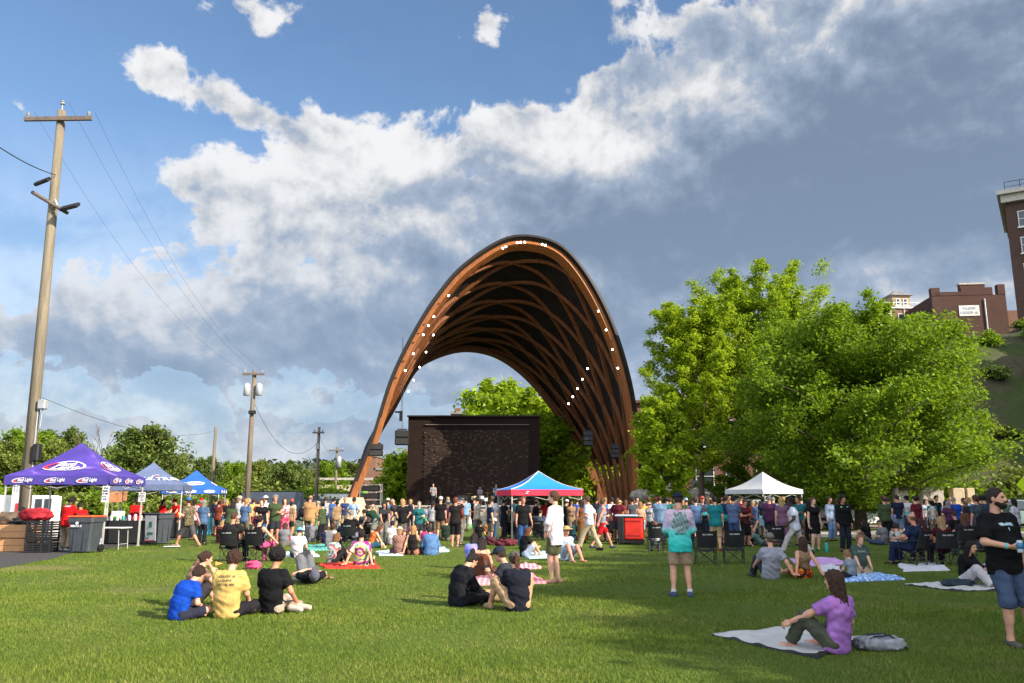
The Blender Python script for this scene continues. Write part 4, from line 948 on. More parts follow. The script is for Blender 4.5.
mb.lathe((-.08, -.405, .95), [(.05, 0), (.05, .012)], 12, Matrix.Rotation(R(90), 4, 'X')); mb.build('marking', MWTXT, bA)
q = G(152, 545); bB = bin_('dark grey wheeled bin with white paper sign taped on its side', q.x, q.y+.5, R(66), .72, .8, 1.12, MBIN, MBIN)
mb = MB(); mb.box((-.42, -.02, .62), (.012, .55, .95), M=Matrix.Rotation(R(-4), 4, 'Y')); sg = mb.build('paper_sign', MWTXT, bB)
mb = MB()
mb.box((-.438, -.02, .80), (.01, .16, .30)); mb.build('sign_print', mat('print_green', (.05, .16, .10), .7), sg)
mb = MB(); mb.box((-.432, -.02, .42), (.01, .30, .10)); mb.build('sign_print', mat('print_green', (.05, .16, .10), .7), sg)
mb = MB(); mb.box((-.434, .12, .25), (.01, .12, .05)); mb.build('sign_print', mat('print_green', (.05, .16, .10), .7), sg)
mb = MB(); mb.box((-.44, -.02, 1.07), (.01, .5, .04)); mb.box((-.428, -.02, .17), (.01, .5, .05)); mb.build('sign_border', mat('print_pink', (.5, .15, .17), .7), sg)
# red cart in the middle
q = G(633, 545)
t = thing('cooler_cart', 'bright red cooler cart with black ends and pale lid standing on the lawn', 'cooler', (q.x, q.y+.4, 0), R(-14))
mb = MB(); mb.bbox((.12, 0, .60), (.72, .70, .84), .06); mb.build('body', mat('cart_red', (.60, .028, .016), .4, .06, 3), t)
mb = MB(); mb.bbox((-.36, 0, .55), (.26, .72, 1.0), .03); mb.bbox((.1, .02, .12), (.76, .64, .16), .03); mb.bbox((.12, 0, 1.02), (.70, .68, .05), .02); mb.build('end_panel', MBLK, t)
mb = MB(); mb.bbox((-.16, 0, 1.09), (.86, .66, .07), .02); mb.build('lid', mat('lid_pale', (.42, .47, .55), .5), t)
mb = MB(); mb.box((.12, -.36, .90), (.56, .02, .04)); mb.box((.12, -.36, .36), (.50, .02, .04)); mb.build('panel_rib', mat('cart_red2', (.42, .02, .015), .5), t)
for s in (-.4, .35):
    mb = MB(); mb.lathe((s, -.30, .07), [(.02, -.03), (.07, -.03), (.07, .03), (.02, .03)], 12, Matrix.Rotation(R(90), 4, 'Y')); mb.build('wheel', MBLK, t)
# ------------------------------------------------------------------ tables and what stands on them
MTOP = mat('table_top', (.48, .47, .45), .6, .1, 3); MCLB = mat('cloth_black', (.016, .016, .018), .85, .2, 4, .4, 20)
def table(label, x, y, rz, w, d, h, draped=False):
    t = thing('folding_table', label, 'table', (x, y, 0), rz); mb = MB(); mb.bbox((0, 0, h), (w, d, .045), .015); mb.build('tabletop', MTOP, t)
    for s in (-1, 1):
        for q_ in (-1, 1): mb = MB(); mb.tube([(s*w*.40, q_*d*.4, h-.03), (s*w*.43, q_*d*.4, .02)], .014, 6); mb.build('leg', MLEG, t)
        mb = MB(); mb.tube([(s*w*.42, -d*.4, .2), (s*w*.42, d*.4, .2)], .01, 5); mb.build('brace', MLEG, t)
    if draped:
        mb = MB(); n = 30; vs = []; fs = []; per = [(-w/2, -d/2), (w/2, -d/2), (w/2, d/2), (-w/2, d/2)]; ring_ = []
        for k in range(4):
            for j in range(8): f = j/8; a, b = per[k], per[(k+1) % 4]; ring_.append((a[0]*(1-f)+b[0]*f, a[1]*(1-f)+b[1]*f))
        m_ = len(ring_)
        for i, (x_, y_) in enumerate(ring_):
            q_ = 1.02+.02*math.sin(i*2.1); vs += [(x_*1.01, y_*1.01, h+.03), (x_*q_, y_*q_*1.02, .06)]
        for i in range(m_): j = (i+1) % m_; fs.append((2*i, 2*i+1, 2*j+1, 2*j))
        fs.append(tuple(2*i for i in range(m_-1, -1, -1)))
        mb.add(vs, fs); o = mb.build('table_cloth', MCLB); o.location = (x, y, 0); o.rotation_euler.z = rz; tag(o, 'black cloth draped over the '+label, 'tablecloth')
    return t
qa = P(107, 500, 29.3); tT1 = table('bare folding table with white legs under the purple canopy', qa.x+.1, 29.4, R(-6), 1.35, .7, .74)
qb = P(124, 500, 33.2); tT2 = table('drinks table crowded with cans between the two canopies', qb.x, 33.2, R(-3), 2.1, .75, .86, True)
qc = P(168, 500, 37.8); tT3 = table('second drinks table under the slate blue canopy', qc.x, 38.2, R(8), 1.7, .75, .86, True)
CANC = [(200, 200, 205), (40, 90, 170), (215, 120, 50), (60, 150, 150), (225, 225, 225), (190, 60, 50), (120, 130, 60), (235, 200, 80)]
def cans(xc, y, z, w, n, where, rz, seed):
    r3 = random.Random(seed)
    for k in range(n):
        x = xc+(-.5+(k+.5)/n)*w; h = r3.choice((.16, .20, .24)); c = r3.choice(CANC)
        o = MB(); o.lathe((0, 0, 0), [(.045, 0), (.055, .015), (.055, h-.03), (.042, h), (.040, h)], 10); ob = o.build('drink_can', mat('can_%d_%d_%d' % c, S(*c), .35, .05), None, True)
        ob.location = (x, y+(-.20 if k % 2 else .0)+(x-xc)*math.tan(rz), z); tag(ob, 'one of the coloured drink cans standing on the '+where, 'can', 'drink cans on the '+where)
cans(qb.x, 33.1, .895, 1.9, 16, 'drinks table between the two canopies', R(-3), 1); cans(qc.x, 38.1, .895, 1.5, 11, 'drinks table under the slate blue canopy', R(8), 2)
p = P(149, 511, 36.0); mb = MB(); mb.bbox((0, 0, .18), (.42, .3, .36), .02); o = mb.build('white_carton', MWTXT); o.location = (p.x, 33.2, .895); tag(o, 'white carton on the right end of the drinks table', 'box')
mb = MB(); mb.box((0, 0, 0), (.3, .012, .12)); ob = mb.build('print', mat('print_lime', (.2, .45, .08), .7), o); ob.location = (0, -.157, .1)
# pale blue banner table
p = P(205, 500, 41.5); t = thing('banner_table', 'table wrapped in a pale blue banner cloth behind the walking man', 'table', (p.x, 41.5, 0), R(6))
mb = MB(); mb.bbox((0, 0, .52), (.85, .7, 1.02), .03); mb.build('banner_cloth', mat('banner_blue', (.10, .42, .62), .7, .3, 3), t); mb = MB(); mb.box((-.1, -.356, .7), (.3, .008, .35)); mb.box((.2, -.356, .4), (.25, .008, .2)); mb.build('banner_print', mat('banner_pale', (.35, .60, .75), .7), t)
# cardboard boxes, bags, frames on the far left
MCARD = mat('cardboard', (.42, .22, .10), .85, .1, 3); q = G(12, 552)
for k, (z, w, rz) in enumerate(((0, 1.50, 2), (.44, 1.52, -1))):
    t = thing('cardboard_box', ['wide brown cardboard box on the asphalt, lower of two', 'wide brown cardboard box stacked on top of another at the left edge'][k], 'box', (q.x-.32, q.y+.4, z), R(rz)); mb = MB(); mb.bbox((0, 0, .22), (w, .8, .42), .015); mb.build('box', MCARD, t)
    mb = MB(); mb.box((0, -.405, .22), (w*.98, .006, .02)); mb.build('tape', mat('tape', (.30, .16, .07), .5), t)
def sack(label, cat, x, y, z, rx, ry, rz, m, seed, name='bag', cr=.8):
    r3 = np.random.default_rng(seed); vs = []; fs = []; n, k_ = 40, 18; W_ = r3.normal(size=(7, 3))*np.array((5, 5, 4)); H_ = r3.uniform(0, 6, 7)
    for k in range(k_):
        ph = -math.pi/2+math.pi*k/(k_-1)
        for i in range(n):
            th = 2*math.pi*i/n; e = lambda v, p_: math.copysign(abs(v)**p_, v)
            u = np.array((math.cos(ph)*math.cos(th), math.cos(ph)*math.sin(th), math.sin(ph)))
            q_ = 1+sum((.17/(1+.4*j))*(1-2*abs(math.sin(float(W_[j] @ u)*(.5+.25*j)+H_[j]))) for j in range(7))*cr
            vs.append((rx*e(u[0], .8)*q_, ry*e(u[1], .8)*q_, max(.0, rz*(e(u[2], .7)*q_*1.1+.95))))
    for k in range(k_-1):
        for i in range(n): j = (i+1) % n; fs.append((k*n+i, k*n+j, k*n+n+j, k*n+n+i))
    mb = MB(); mb.add(vs, fs); o = mb.build(name, m, None, True); o.location = (x, y, z); return tag(o, label, cat)
sack('brown padded bundle piled on the cardboard boxes', 'bag', q.x-.55, q.y+.4, .89, .62, .34, .20, mat('bundle_brown', (.10, .07, .05), .9, .3, 5, .8, 14), 1, 'bundle')
sack('black netting bundle under the brown bundle on the boxes', 'bag', q.x+.1, q.y+.3, .89, .42, .3, .11, MCLB, 4, 'bundle')
p = P(34, 516, 27.6); sack('red cushion leaning on the black crates at the left', 'cushion', p.x, 27.7, 1.02, .5, .3, .2, mat('cushion_red', (.30, .015, .025), .8, .15, 4, .4, 12), 2, 'cushion')
t = thing('crate_stack', 'stack of black plastic crates left of the grey bin', 'crates', (p.x+.18, 27.9, 0), R(5))
for k in range(3):
    mb = MB()
    for s in (-1, 1):
        for j in range(4): mb.box((s*.38, 0, .06+k*.34+j*.075), (.03, .6, .045)); mb.box((0, s*.30, .06+k*.34+j*.075), (.76, .03, .045))
        for x in (-.38, -.13, .13, .38): mb.box((x, s*.30, .17+k*.34), (.05, .04, .32))
    mb.box((0, 0, .03+k*.34), (.74, .58, .03)); mb.build('crate', MBLK, t)
# white trailer and glazed cabinet at the far left
p = P(-6, 505, 40); t = thing('white_trailer', 'white trailer end with a vertical red marker at the left edge', 'trailer', (p.x, 40, 0))
mb = MB(); mb.bbox((-.6, 1.5, 1.15), (4.2, 3, 1.5), .06); mb.build('body', MWHT, t)
pr = P(16, 500, 39.5); mb = MB(); mb.bbox((pr.x-p.x-.05, -.1, 1.55), (.65, .35, 1.9), .03); ve = mb.build('end_panel', MWHT, t)
mb = MB()
for k in range(4): mb.box((pr.x-p.x-.24+k*.13, -.29, 2.2), (.035, .02, .32))
mb.build('vent', MGREY, ve)
mb = MB(); mb.box((pr.x-p.x-.05, -.30, 1.32), (.14, .02, .42)); mb.build('marker', MRTXT, ve)
for s in (-1.6, .6): mb = MB(); mb.lathe((s, .2, .36), [(.1, -.1), (.34, -.1), (.36, 0), (.34, .1), (.1, .1)], 18, Matrix.Rotation(R(90), 4, 'X')); mb.build('wheel', MBLK, t)
p = P(41, 508, 34.5); t = thing('glazed_cabinet', 'white framed cabinet with two dark glass doors behind the red shirted man', 'cabinet', (p.x, 34.6, 0))
mb = MB(); mb.bbox((0, .35, .98), (.82, .62, 1.72), .02); mb.build('case', MWHT, t)
for s in (-1, 1): mb = MB(); mb.box((s*.19, .03, 1.05), (.27, .03, 1.35)); mb.build('door', MGLS, t)
# brown signs behind the purple canopy
for k, (px, py, Y, w, h, lb) in enumerate([(113, 495, 60, 1.4, 1.0, 'orange brown panel seen behind the purple canopy, left of two'), (119, 493, 62, 1.2, 1.1, 'orange brown panel seen behind the purple canopy, right of two')]):
    p = P(px, py, Y); t = thing('panel_sign', lb, 'sign', (p.x, Y, 0)); mb = MB(); mb.box((0, 0, p.z), (w, .06, h)); mb.build('panel', mat('panel_orange', (.40, .17, .07), .8, .2, 2), t); mb = MB(); mb.box((0, .06, p.z/2), (.08, .06, p.z)); mb.build('post', MPOLD, t)
# yellow diamond sign at the right edge
p = P(1022, 485, 30); t = thing('warning_sign', 'bright yellow green diamond warning sign cut by the right edge', 'sign', (p.x+.12, 30, 0)); mb = MB(); mb.box((0, 0, p.z), (.46, .02, .46), M=Matrix.Rotation(R(45), 4, 'Y')); mb.build('plate', mat('sign_lime', (.55, .75, .02), .5, .03), t)
mb = MB(); mb.tube([(0, .03, 0), (0, .03, p.z+.3)], .03, 8); mb.build('post', MGREY, t); mb = MB(); mb.box((0, -.014, p.z-.03), (.06, .008, .22)); mb.lathe((0, -.012, p.z+.13), [(.04, 0), (.04, .008)], 10, Matrix.Rotation(R(90), 4, 'X')); mb.build('symbol', MBLK, t)
# ------------------------------------------------------------------ vehicles
MTYRE = mat('tyre', (.015, .015, .016), .85, .2, 8); MRIM = mat('rim', (.35, .36, .38), .35, .1, 6, metal=.7); MHEAD = mat('headlight', (.6, .62, .62), .15); MTAIL = mat('taillight', (.35, .02, .02), .3)
def car(label, x, y, rz, L, W, H, body, prof, glass, kind='car', z=0, tl=.33):
    """prof: side outline (x along the car from nose 0 to tail 1, z in 0..1); glass: same for the window band"""
    t = thing('parked_'+kind, label, kind, (x, y, z), rz)
    def loft(pr, w0, w1, inset=0):
        mb = MB(); n = len(pr); vs = []; zz = [p_[1] for p_ in pr]
        for s, k in ((-1, 1), (-1, .93), (1, .93), (1, 1)): pass
        for s in (-1, -1, 1, 1): pass
        lay = [(-W/2*.90, .965), (-W/2, 1.0), (W/2, 1.0), (W/2*.90, .965)]
        cx, cz = L/2, H*.5
        for yy, k in lay:
            for (a, b) in pr:
                xx, zv = a*L, b*H; tum = 1-.16*max(0, (b-.55)/.45)
                vs.append(((xx-cx)*k, yy*tum, cz+(zv-cz)*(k if zv > cz else 1)))
        fs = [tuple(range(n)), tuple(range(4*n-1, 3*n-1, -1))]
        for l in range(3):
            for i in range(n): j = (i+1) % n; fs.append((l*n+i, l*n+n+i, l*n+n+j, l*n+j))
        mb.add(vs, fs); return mb
    loft(prof, W, W).build('body', body, t)
    for s in (-1, 1):
        mb = MB(); vs = []
        for (a, b) in glass: tum = 1-.16*max(0, (b-.55)/.45); vs.append(((a-.5)*L, s*(W/2*tum+.008), b*H))
        mb.add(vs, [tuple(range(len(vs)))]); mb.build('side_window', MGLS, t)
    for wx in (.19, .80):
        for s in (-1, 1):
            mb = MB(); mb.lathe(((wx-.5)*L, s*(W/2-.08), tl), [(tl*.6, -.11), (tl*.95, -.11), (tl, -.06), (tl, .06), (tl*.95, .11), (tl*.6, .11)], 20, Matrix.Rotation(R(90), 4, 'X')); w_ = mb.build('wheel', MTYRE, t, True)
            mb = MB(); mb.lathe(((wx-.5)*L, s*(W/2-.03), tl), [(.05, -.05), (tl*.60, -.05), (tl*.62, .07), (tl*.5, .06), (.05, .075)], 16, Matrix.Rotation(R(90), 4, 'X')); mb.build('rim', MRIM, w_)
    for s in (-1, 1):
        mb = MB(); mb.bbox((-.485*L, s*W*.36, H*.46), (.08, .32, .14), .02); mb.build('headlight', MHEAD, t); mb = MB(); mb.bbox((.488*L, s*W*.40, H*.52), (.06, .16, .26), .02); mb.build('taillight', MTAIL, t)
    for e_ in (-1, 1): mb = MB(); mb.bbox((e_*.497*L, 0, H*.25), (.10, W*.9, .18), .03); mb.build('bumper', MBLK, t)
    return t
SUVP = [(.02, .16), (.98, .16), (.99, .55), (.97, .62), (.93, .95), (.88, .99), (.42, 1.0), (.36, .96), (.27, .64), (.05, .58), (.01, .48)]; SUVG = [(.32, .66), (.94, .64), (.91, .92), (.42, .93)]
SEDP = [(.02, .18), (.98, .18), (.99, .58), (.97, .66), (.83, .70), (.72, .97), (.64, 1.0), (.46, 1.0), (.40, .97), (.28, .68), (.05, .60), (.01, .48)]; SEDG = [(.32, .69), (.80, .71), (.71, .93), (.44, .93)]
VANP = [(.02, .14), (.98, .14), (.995, .5), (.985, .97), (.96, 1.0), (.25, 1.0), (.21, .97), (.12, .62), (.03, .52), (.005, .42)]; VANG = [(.17, .60), (.33, .60), (.33, .92), (.235, .92)]
def paint(c): return mat('paint_%02d_%02d_%02d' % tuple(int(x*99) for x in c), c, .25, .03, 2, spec=.5)
def park(px, Y, rz, kind, col, label, z=0):
    p = P(px, 500, Y); L, W, H, pr, gl = dict(suv=(4.7, 1.9, 1.75, SUVP, SUVG), car=(4.6, 1.8, 1.45, SEDP, SEDG), van=(5.4, 2.0, 2.3, VANP, VANG), truck=(5.6, 2.0, 1.9, SUVP, SUVG))[kind]
    return car(label, p.x, Y, R(rz), L, W, H, paint(col), pr, gl, 'van' if kind == 'van' else 'car', z)
park(266, 62, 12, 'van', (.03, .04, .06), 'dark van parked behind the crowd below the transformer pole')
park(316, 68, 8, 'suv', (.025, .045, .08), 'dark blue car parked left of the arch leg, behind the man in tan')
park(339, 74, 4, 'suv', (.03, .05, .07), 'dark teal car parked nearest the orange arch leg')
park(330, 86, 4, 'van', (.55, .54, .50), 'cream van with pale roof behind the dark parked cars')
park(292, 82, 4, 'suv', (.10, .10, .11), 'grey car parked far behind the woman in the long pink dress')
park(390, 90, 3, 'car', (.04, .12, .20), 'blue car parked behind the stage seen under the arch')
park(742, 60, 10, 'suv', (.35, .40, .45), 'pale grey car parked under the trees left of the white canopy')
park(1000, 52, 8, 'suv', (.12, .18, .15), 'dark green car parked behind the bearded man')
pv = P(862, 500, 51); v = car('white boxy off road van with a covered spare wheel parked by the path', pv.x, 52, R(200), 4.6, 1.9, 2.1, paint((.50, .51, .50)), VANP, [(.40, .58), (.92, .58), (.92, .90), (.40, .90)], 'van')
mb = MB(); mb.lathe((0, 0, 0), [(.05, -.1), (.36, -.1), (.38, 0), (.36, .1), (.05, .1)], 20, Matrix.Rotation(R(90), 4, 'Y')); o = mb.build('spare_wheel', mat('cover_cream', (.45, .40, .30), .6), v); o.location = (2.42, 0, 1.05)
mb = MB(); mb.box((2.31, 0, 1.55), (.02, 1.4, .75)); mb.build('rear_window', MGLS, v)
mb = MB()
for k in range(4): mb.box((2.33, -.45+k*.3, 1.5), (.012, .16, .4))
mb.build('rear_print', mat('tan_print', (.35, .25, .12), .6), v)
pv = P(828, 500, 56); park(826, 57, 15, 'suv', (.28, .30, .32), 'silver car parked left of the boxy white van')
# ------------------------------------------------------------------ people
A = lambda *v: np.array(v, np.float32)
def sparse(f, Pg, n, h):
    B = 4; nb = -(-n//B); c = [np.minimum(np.arange(nb[k])*B+1.5, n[k]-1)*h+Pg[0, 0, 0, k] for k in range(3)]
    C = np.stack(np.meshgrid(*c, indexing='ij'), -1).astype(np.float32); vb = f(C.reshape(-1, 3)).reshape(nb)
    v = vb.repeat(B, 0).repeat(B, 1).repeat(B, 2)[:n[0], :n[1], :n[2]].copy(); m = np.abs(v) < 4.6*h+.012; v[m] = f(Pg[m]); return v
def snet(f, lo, hi, h):
    lo = np.asarray(lo, np.float32)-2.2*h; n = np.ceil((np.asarray(hi)+2.2*h-lo)/h).astype(int)+1
    ax = [lo[k]+h*np.arange(n[k], dtype=np.float32) for k in range(3)]
    Pg = np.stack(np.meshgrid(*ax, indexing='ij'), -1); v = sparse(f, Pg, n, h)
    v = np.where(v == 0, 1e-6, v); ins = v < 0
    c = lambda a, i, j, k: a[i:n[0]-1+i, j:n[1]-1+j, k:n[2]-1+k]
    cnt = sum(c(ins, i, j, k).astype(np.int8) for i in (0, 1) for j in (0, 1) for k in (0, 1))
    act = (cnt > 0) & (cnt < 8); idx = -np.ones(act.shape, np.int32); m = int(act.sum()); idx[act] = np.arange(m)
    ii = np.stack(np.nonzero(act), 1)
    cv = {(i, j, k): c(v, i, j, k)[act] for i in (0, 1) for j in (0, 1) for k in (0, 1)}
    pos = np.zeros((m, 3), np.float32); num = np.zeros(m, np.float32)
    for a in range(3):
        for p in (0, 1):
            for q in (0, 1):
                o = [p, q]; o.insert(a, 0); e = list(o); e[a] = 1
                v0, v1 = cv[tuple(o)], cv[tuple(e)]; w = (v0 < 0) != (v1 < 0); t = np.where(w, v0/np.where(w, v0-v1, 1), 0)
                pt = np.tile(A(*o), (m, 1)); pt[:, a] = t; pos += pt*w[:, None]; num += w
    pos = lo+h*(ii+pos/num[:, None])
    faces = []
    for a in range(3):
        b, d = (a+1) % 3, (a+2) % 3
        s0 = [slice(1, None)]*3; s1 = [slice(1, None)]*3; s0[a] = slice(0, -1); s1[a] = slice(1, None)
        x0, x1 = ins[tuple(s0)], ins[tuple(s1)]; e = np.stack(np.nonzero(x0 != x1), 1); sgn = x0[x0 != x1]
        e[:, b] += 1; e[:, d] += 1
        g = lambda db, dd: idx[tuple((e[:, k]-(db if k == b else dd if k == d else 0)) for k in range(3))]
        ok = (e[:, b] < n[b]-1+0) & (e[:, d] < n[d]-1)
        e = e[ok]; sgn = sgn[ok]
        q = np.stack([g(1, 1), g(0, 1), g(0, 0), g(1, 0)], 1); q[~sgn] = q[~sgn][:, ::-1]; faces.append(q)
    Fq = np.concatenate(faces); return pos, Fq[(Fq >= 0).all(1)]
def rc(Pt, a, b, ra, rb, k=1.0, s=None):
    a = np.asarray(a, np.float32); b = np.asarray(b, np.float32); p = Pt-a; ab = b-a
    if s is not None: l = p @ s; p = p-np.outer(l*(1-1/k), s); ab = ab-s*(ab @ s)*(1-1/k)
    t = np.clip((p @ ab)/max(float(ab @ ab), 1e-9), 0, 1); return np.linalg.norm(p-t[:, None]*ab, axis=1)-(ra+(rb-ra)*t)
def el(Pt, c, r, M=None):
    p = Pt-np.asarray(c, np.float32)
    if M is not None: p = p @ M
    r = np.asarray(r, np.float32); return (np.linalg.norm(p/r, axis=1)-1)*r.min()
def smin(a, b, k): h = np.maximum(k-np.abs(a-b), 0)/k; return np.minimum(a, b)-h*h*k*.25
def smax(a, b, k): return -smin(-a, -b, k)
def plane(Pt, c, n): return (Pt-np.asarray(c, np.float32)) @ np.asarray(n, np.float32)
def unit(v): v = np.asarray(v, np.float32); return v/max(np.linalg.norm(v), 1e-9)
# head, hair and hand templates ------------------------------------------------
def f_head(Pt):
    d = smin(el(Pt, (0, -.012, .032), (.074, .094, .084)), el(Pt, (0, .022, -.03), (.060, .070, .084)), .03)
    d = smin(d, el(Pt, (0, .060, -.090), (.030, .026, .024)), .03)
    d = smin(d, rc(Pt, A(-.03, .082, .030), A(.03, .082, .030), .010, .010), .015)
    d = smin(d, rc(Pt, A(0, .086, .018), A(0, .108, -.022), .008, .013), .012); d = smin(d, rc(Pt, A(-.012, .096, -.026), A(.012, .096, -.026), .008, .008), .01)
    for s in (-1, 1): d = smax(d, -el(Pt, (s*.030, .098, .010), (.016, .014, .010)), .012); d = smin(d, el(Pt, (s*.074, -.008, -.006), (.010, .020, .032)), .008)
    d = smin(d, el(Pt, (0, .086, -.052), (.022, .012, .006)), .008); d = smin(d, el(Pt, (0, .084, -.063), (.019, .011, .006)), .006)
    return smin(d, rc(Pt, A(0, -.025, -.05), A(0, -.035, -.155), .052, .054), .03)
def lump(Pt, s, a): return a*(np.sin(Pt[:, 0]*s+1.3)*np.sin(Pt[:, 1]*s*1.1+.4)+np.sin(Pt[:, 2]*s*.9+2)*np.sin(Pt[:, 0]*s*1.7))
def f_scalp(Pt, t, low=-.085): 
    d = el(Pt, (0, -.014, .034), (.076+t, .096+t, .086+t)); d = smin(d, el(Pt, (0, -.05, -.03), (.062+t*.7, .05+t*.6, .06)), .03)
    d = smax(d, Pt[:, 1]-.58*Pt[:, 2]-.030, .012); return smax(d, low-Pt[:, 2], .01)
def f_hair(kind):
    def f(Pt):
        if kind == 'crop': return f_scalp(Pt, .006, -.06)+lump(Pt, 90, .001)
        if kind == 'short': return f_scalp(Pt, .017)+lump(Pt, 75, .004)
        if kind == 'curly': return f_scalp(Pt, .030, -.07)+lump(Pt, 110, .008)
        if kind == 'afro':
            d = el(Pt, (0, -.025, .055), (.128, .130, .122)); d = smax(d, Pt[:, 1]-.6*Pt[:, 2]-.035, .02); return smax(d, -.075-Pt[:, 2], .02)+lump(Pt, 120, .007)
        if kind == 'bald': d = f_scalp(Pt, .008, -.07); return smax(d, Pt[:, 2]-.035, .01)
        d = f_scalp(Pt, .016, -.10)
        if kind == 'bun': d = smin(d, el(Pt, (0, -.092, .132), (.050, .048, .046)), .015)
        if kind == 'lowbun': d = smin(d, el(Pt, (0, -.125, .02), (.045, .042, .042)), .015)
        if kind == 'pony': d = smin(d, rc(Pt, A(0, -.105, .06), A(0, -.155, -.02), .028, .036), .02); d = smin(d, rc(Pt, A(0, -.155, -.02), A(0, -.15, -.30), .036, .018, 1.3, A(1, 0, 0)), .03)
        if kind in ('long', 'bob', 'wavy'):
            L = dict(long=-.38, bob=-.16, wavy=-.36)[kind]
            d = smin(d, rc(Pt, A(0, -.055, .0), A(0, -.095, L), .068, .040 if kind != 'wavy' else .052, 1.75, A(1, 0, 0)), .04)
            for s in (-1, 1): d = smin(d, rc(Pt, A(s*.070, .005, .02), A(s*.085, -.02, L*.62), .024, .022), .03)
        return d+lump(Pt, 60 if kind != 'wavy' else 85, .004 if kind != 'wavy' else .008)
    return f
def f_hat(kind):
    def f(Pt):
        d = el(Pt, (0, -.012, .036), (.098, .119, .107)); d = smax(d, .034-Pt[:, 2], .006)
        if kind == 'cap': d = smin(d, smax(el(Pt, (0, .085, .048), (.074, .098, .020)), -(Pt[:, 1]-.02), .005), .010)
        if kind == 'capback': d = smin(d, smax(el(Pt, (0, -.10, .046), (.070, .08, .016)), Pt[:, 1]+.02, .005), .010)
        if kind == 'brim': d = smin(d, el(Pt, (0, 0, .046), (.185, .195, .014)), .015); d = smax(d, Pt[:, 2]-.128, .01)
        if kind == 'bucket': d = smin(d, smax(rc(Pt, A(0, -.01, .06), A(0, -.01, .02), .105, .145, 1, None), np.abs(Pt[:, 2]-.04)-.03, .01), .02)
        return d
    return f
def f_hand(curl, thumb):
    """+Y along the hand from the wrist, +X towards the thumb, -Z the palm side"""
    ch = []
    for k, (x, L, r) in enumerate(((.030, .070, .0088), (.010, .079, .0092), (-.010, .073, .0088), (-.029, .056, .0078))):
        p = A(x, .082 if k < 3 else .076, 0); ang = .12; pts = [p]
        for sgm, c in zip((.45, .32, .25), (curl, curl*1.15, curl*.7)):
            ang += c; d = A((x*.9)*(1-min(1, curl)), math.cos(ang), -math.sin(ang)); p = p+unit(d)*L*sgm; pts.append(p)
        ch.append((pts, r))
    def f(Pt):
        d = rc(Pt, A(.0, .02, 0), A(.0, .066, 0), .017, .016, 2.3, A(1, 0, 0)); d = smin(d, rc(Pt, A(0, -.02, 0), A(0, .02, 0), .021, .018, 1.35, A(1, 0, 0)), .02)
        for pts, r in ch:
            q = np.minimum(np.minimum(rc(Pt, pts[0], pts[1], r*1.05, r), rc(Pt, pts[1], pts[2], r, r*.93)), rc(Pt, pts[2], pts[3], r*.93, r*.8)); d = smin(d, q, .006)
        a, b, c = A(.030, .022, -.004), A(.052, .050, -.012-.012*thumb), A(.060-.022*thumb, .078, -.020-.025*thumb)
        t = smin(rc(Pt, a, b, .014, .011), rc(Pt, b, c, .011, .0085), .006); return smin(d, t, .012)
    return f
TPL = {}
def tpl(key, f, lo, hi, h):
    if key not in TPL: TPL[key] = snet(f, lo, hi, h)
    return TPL[key]
HB = ((-.22, -.24, -.46), (.22, .22, .20))
def get_head(n): return tpl(('head', n), f_head, (-.10, -.13, -.17), (.10, .14, .14), (.007, .010, .014)[n])
def get_hair(kind, n): return tpl((kind, n), f_hair(kind), *HB, (.009, .012, .016)[n])
def get_hat(kind, n): return tpl(('hat', kind, n), f_hat(kind), *HB, (.008, .011, .014)[n])
HANDS = dict(relax=(.30, .3), flat=(.04, .1), grip=(.95, .9), half=(.6, .6))
def get_hand(kind, n): return tpl(('hand', kind, n), f_hand(*HANDS[kind]), (-.06, -.05, -.09), (.09, .19, .04), (.0045, .006, .0075)[n])
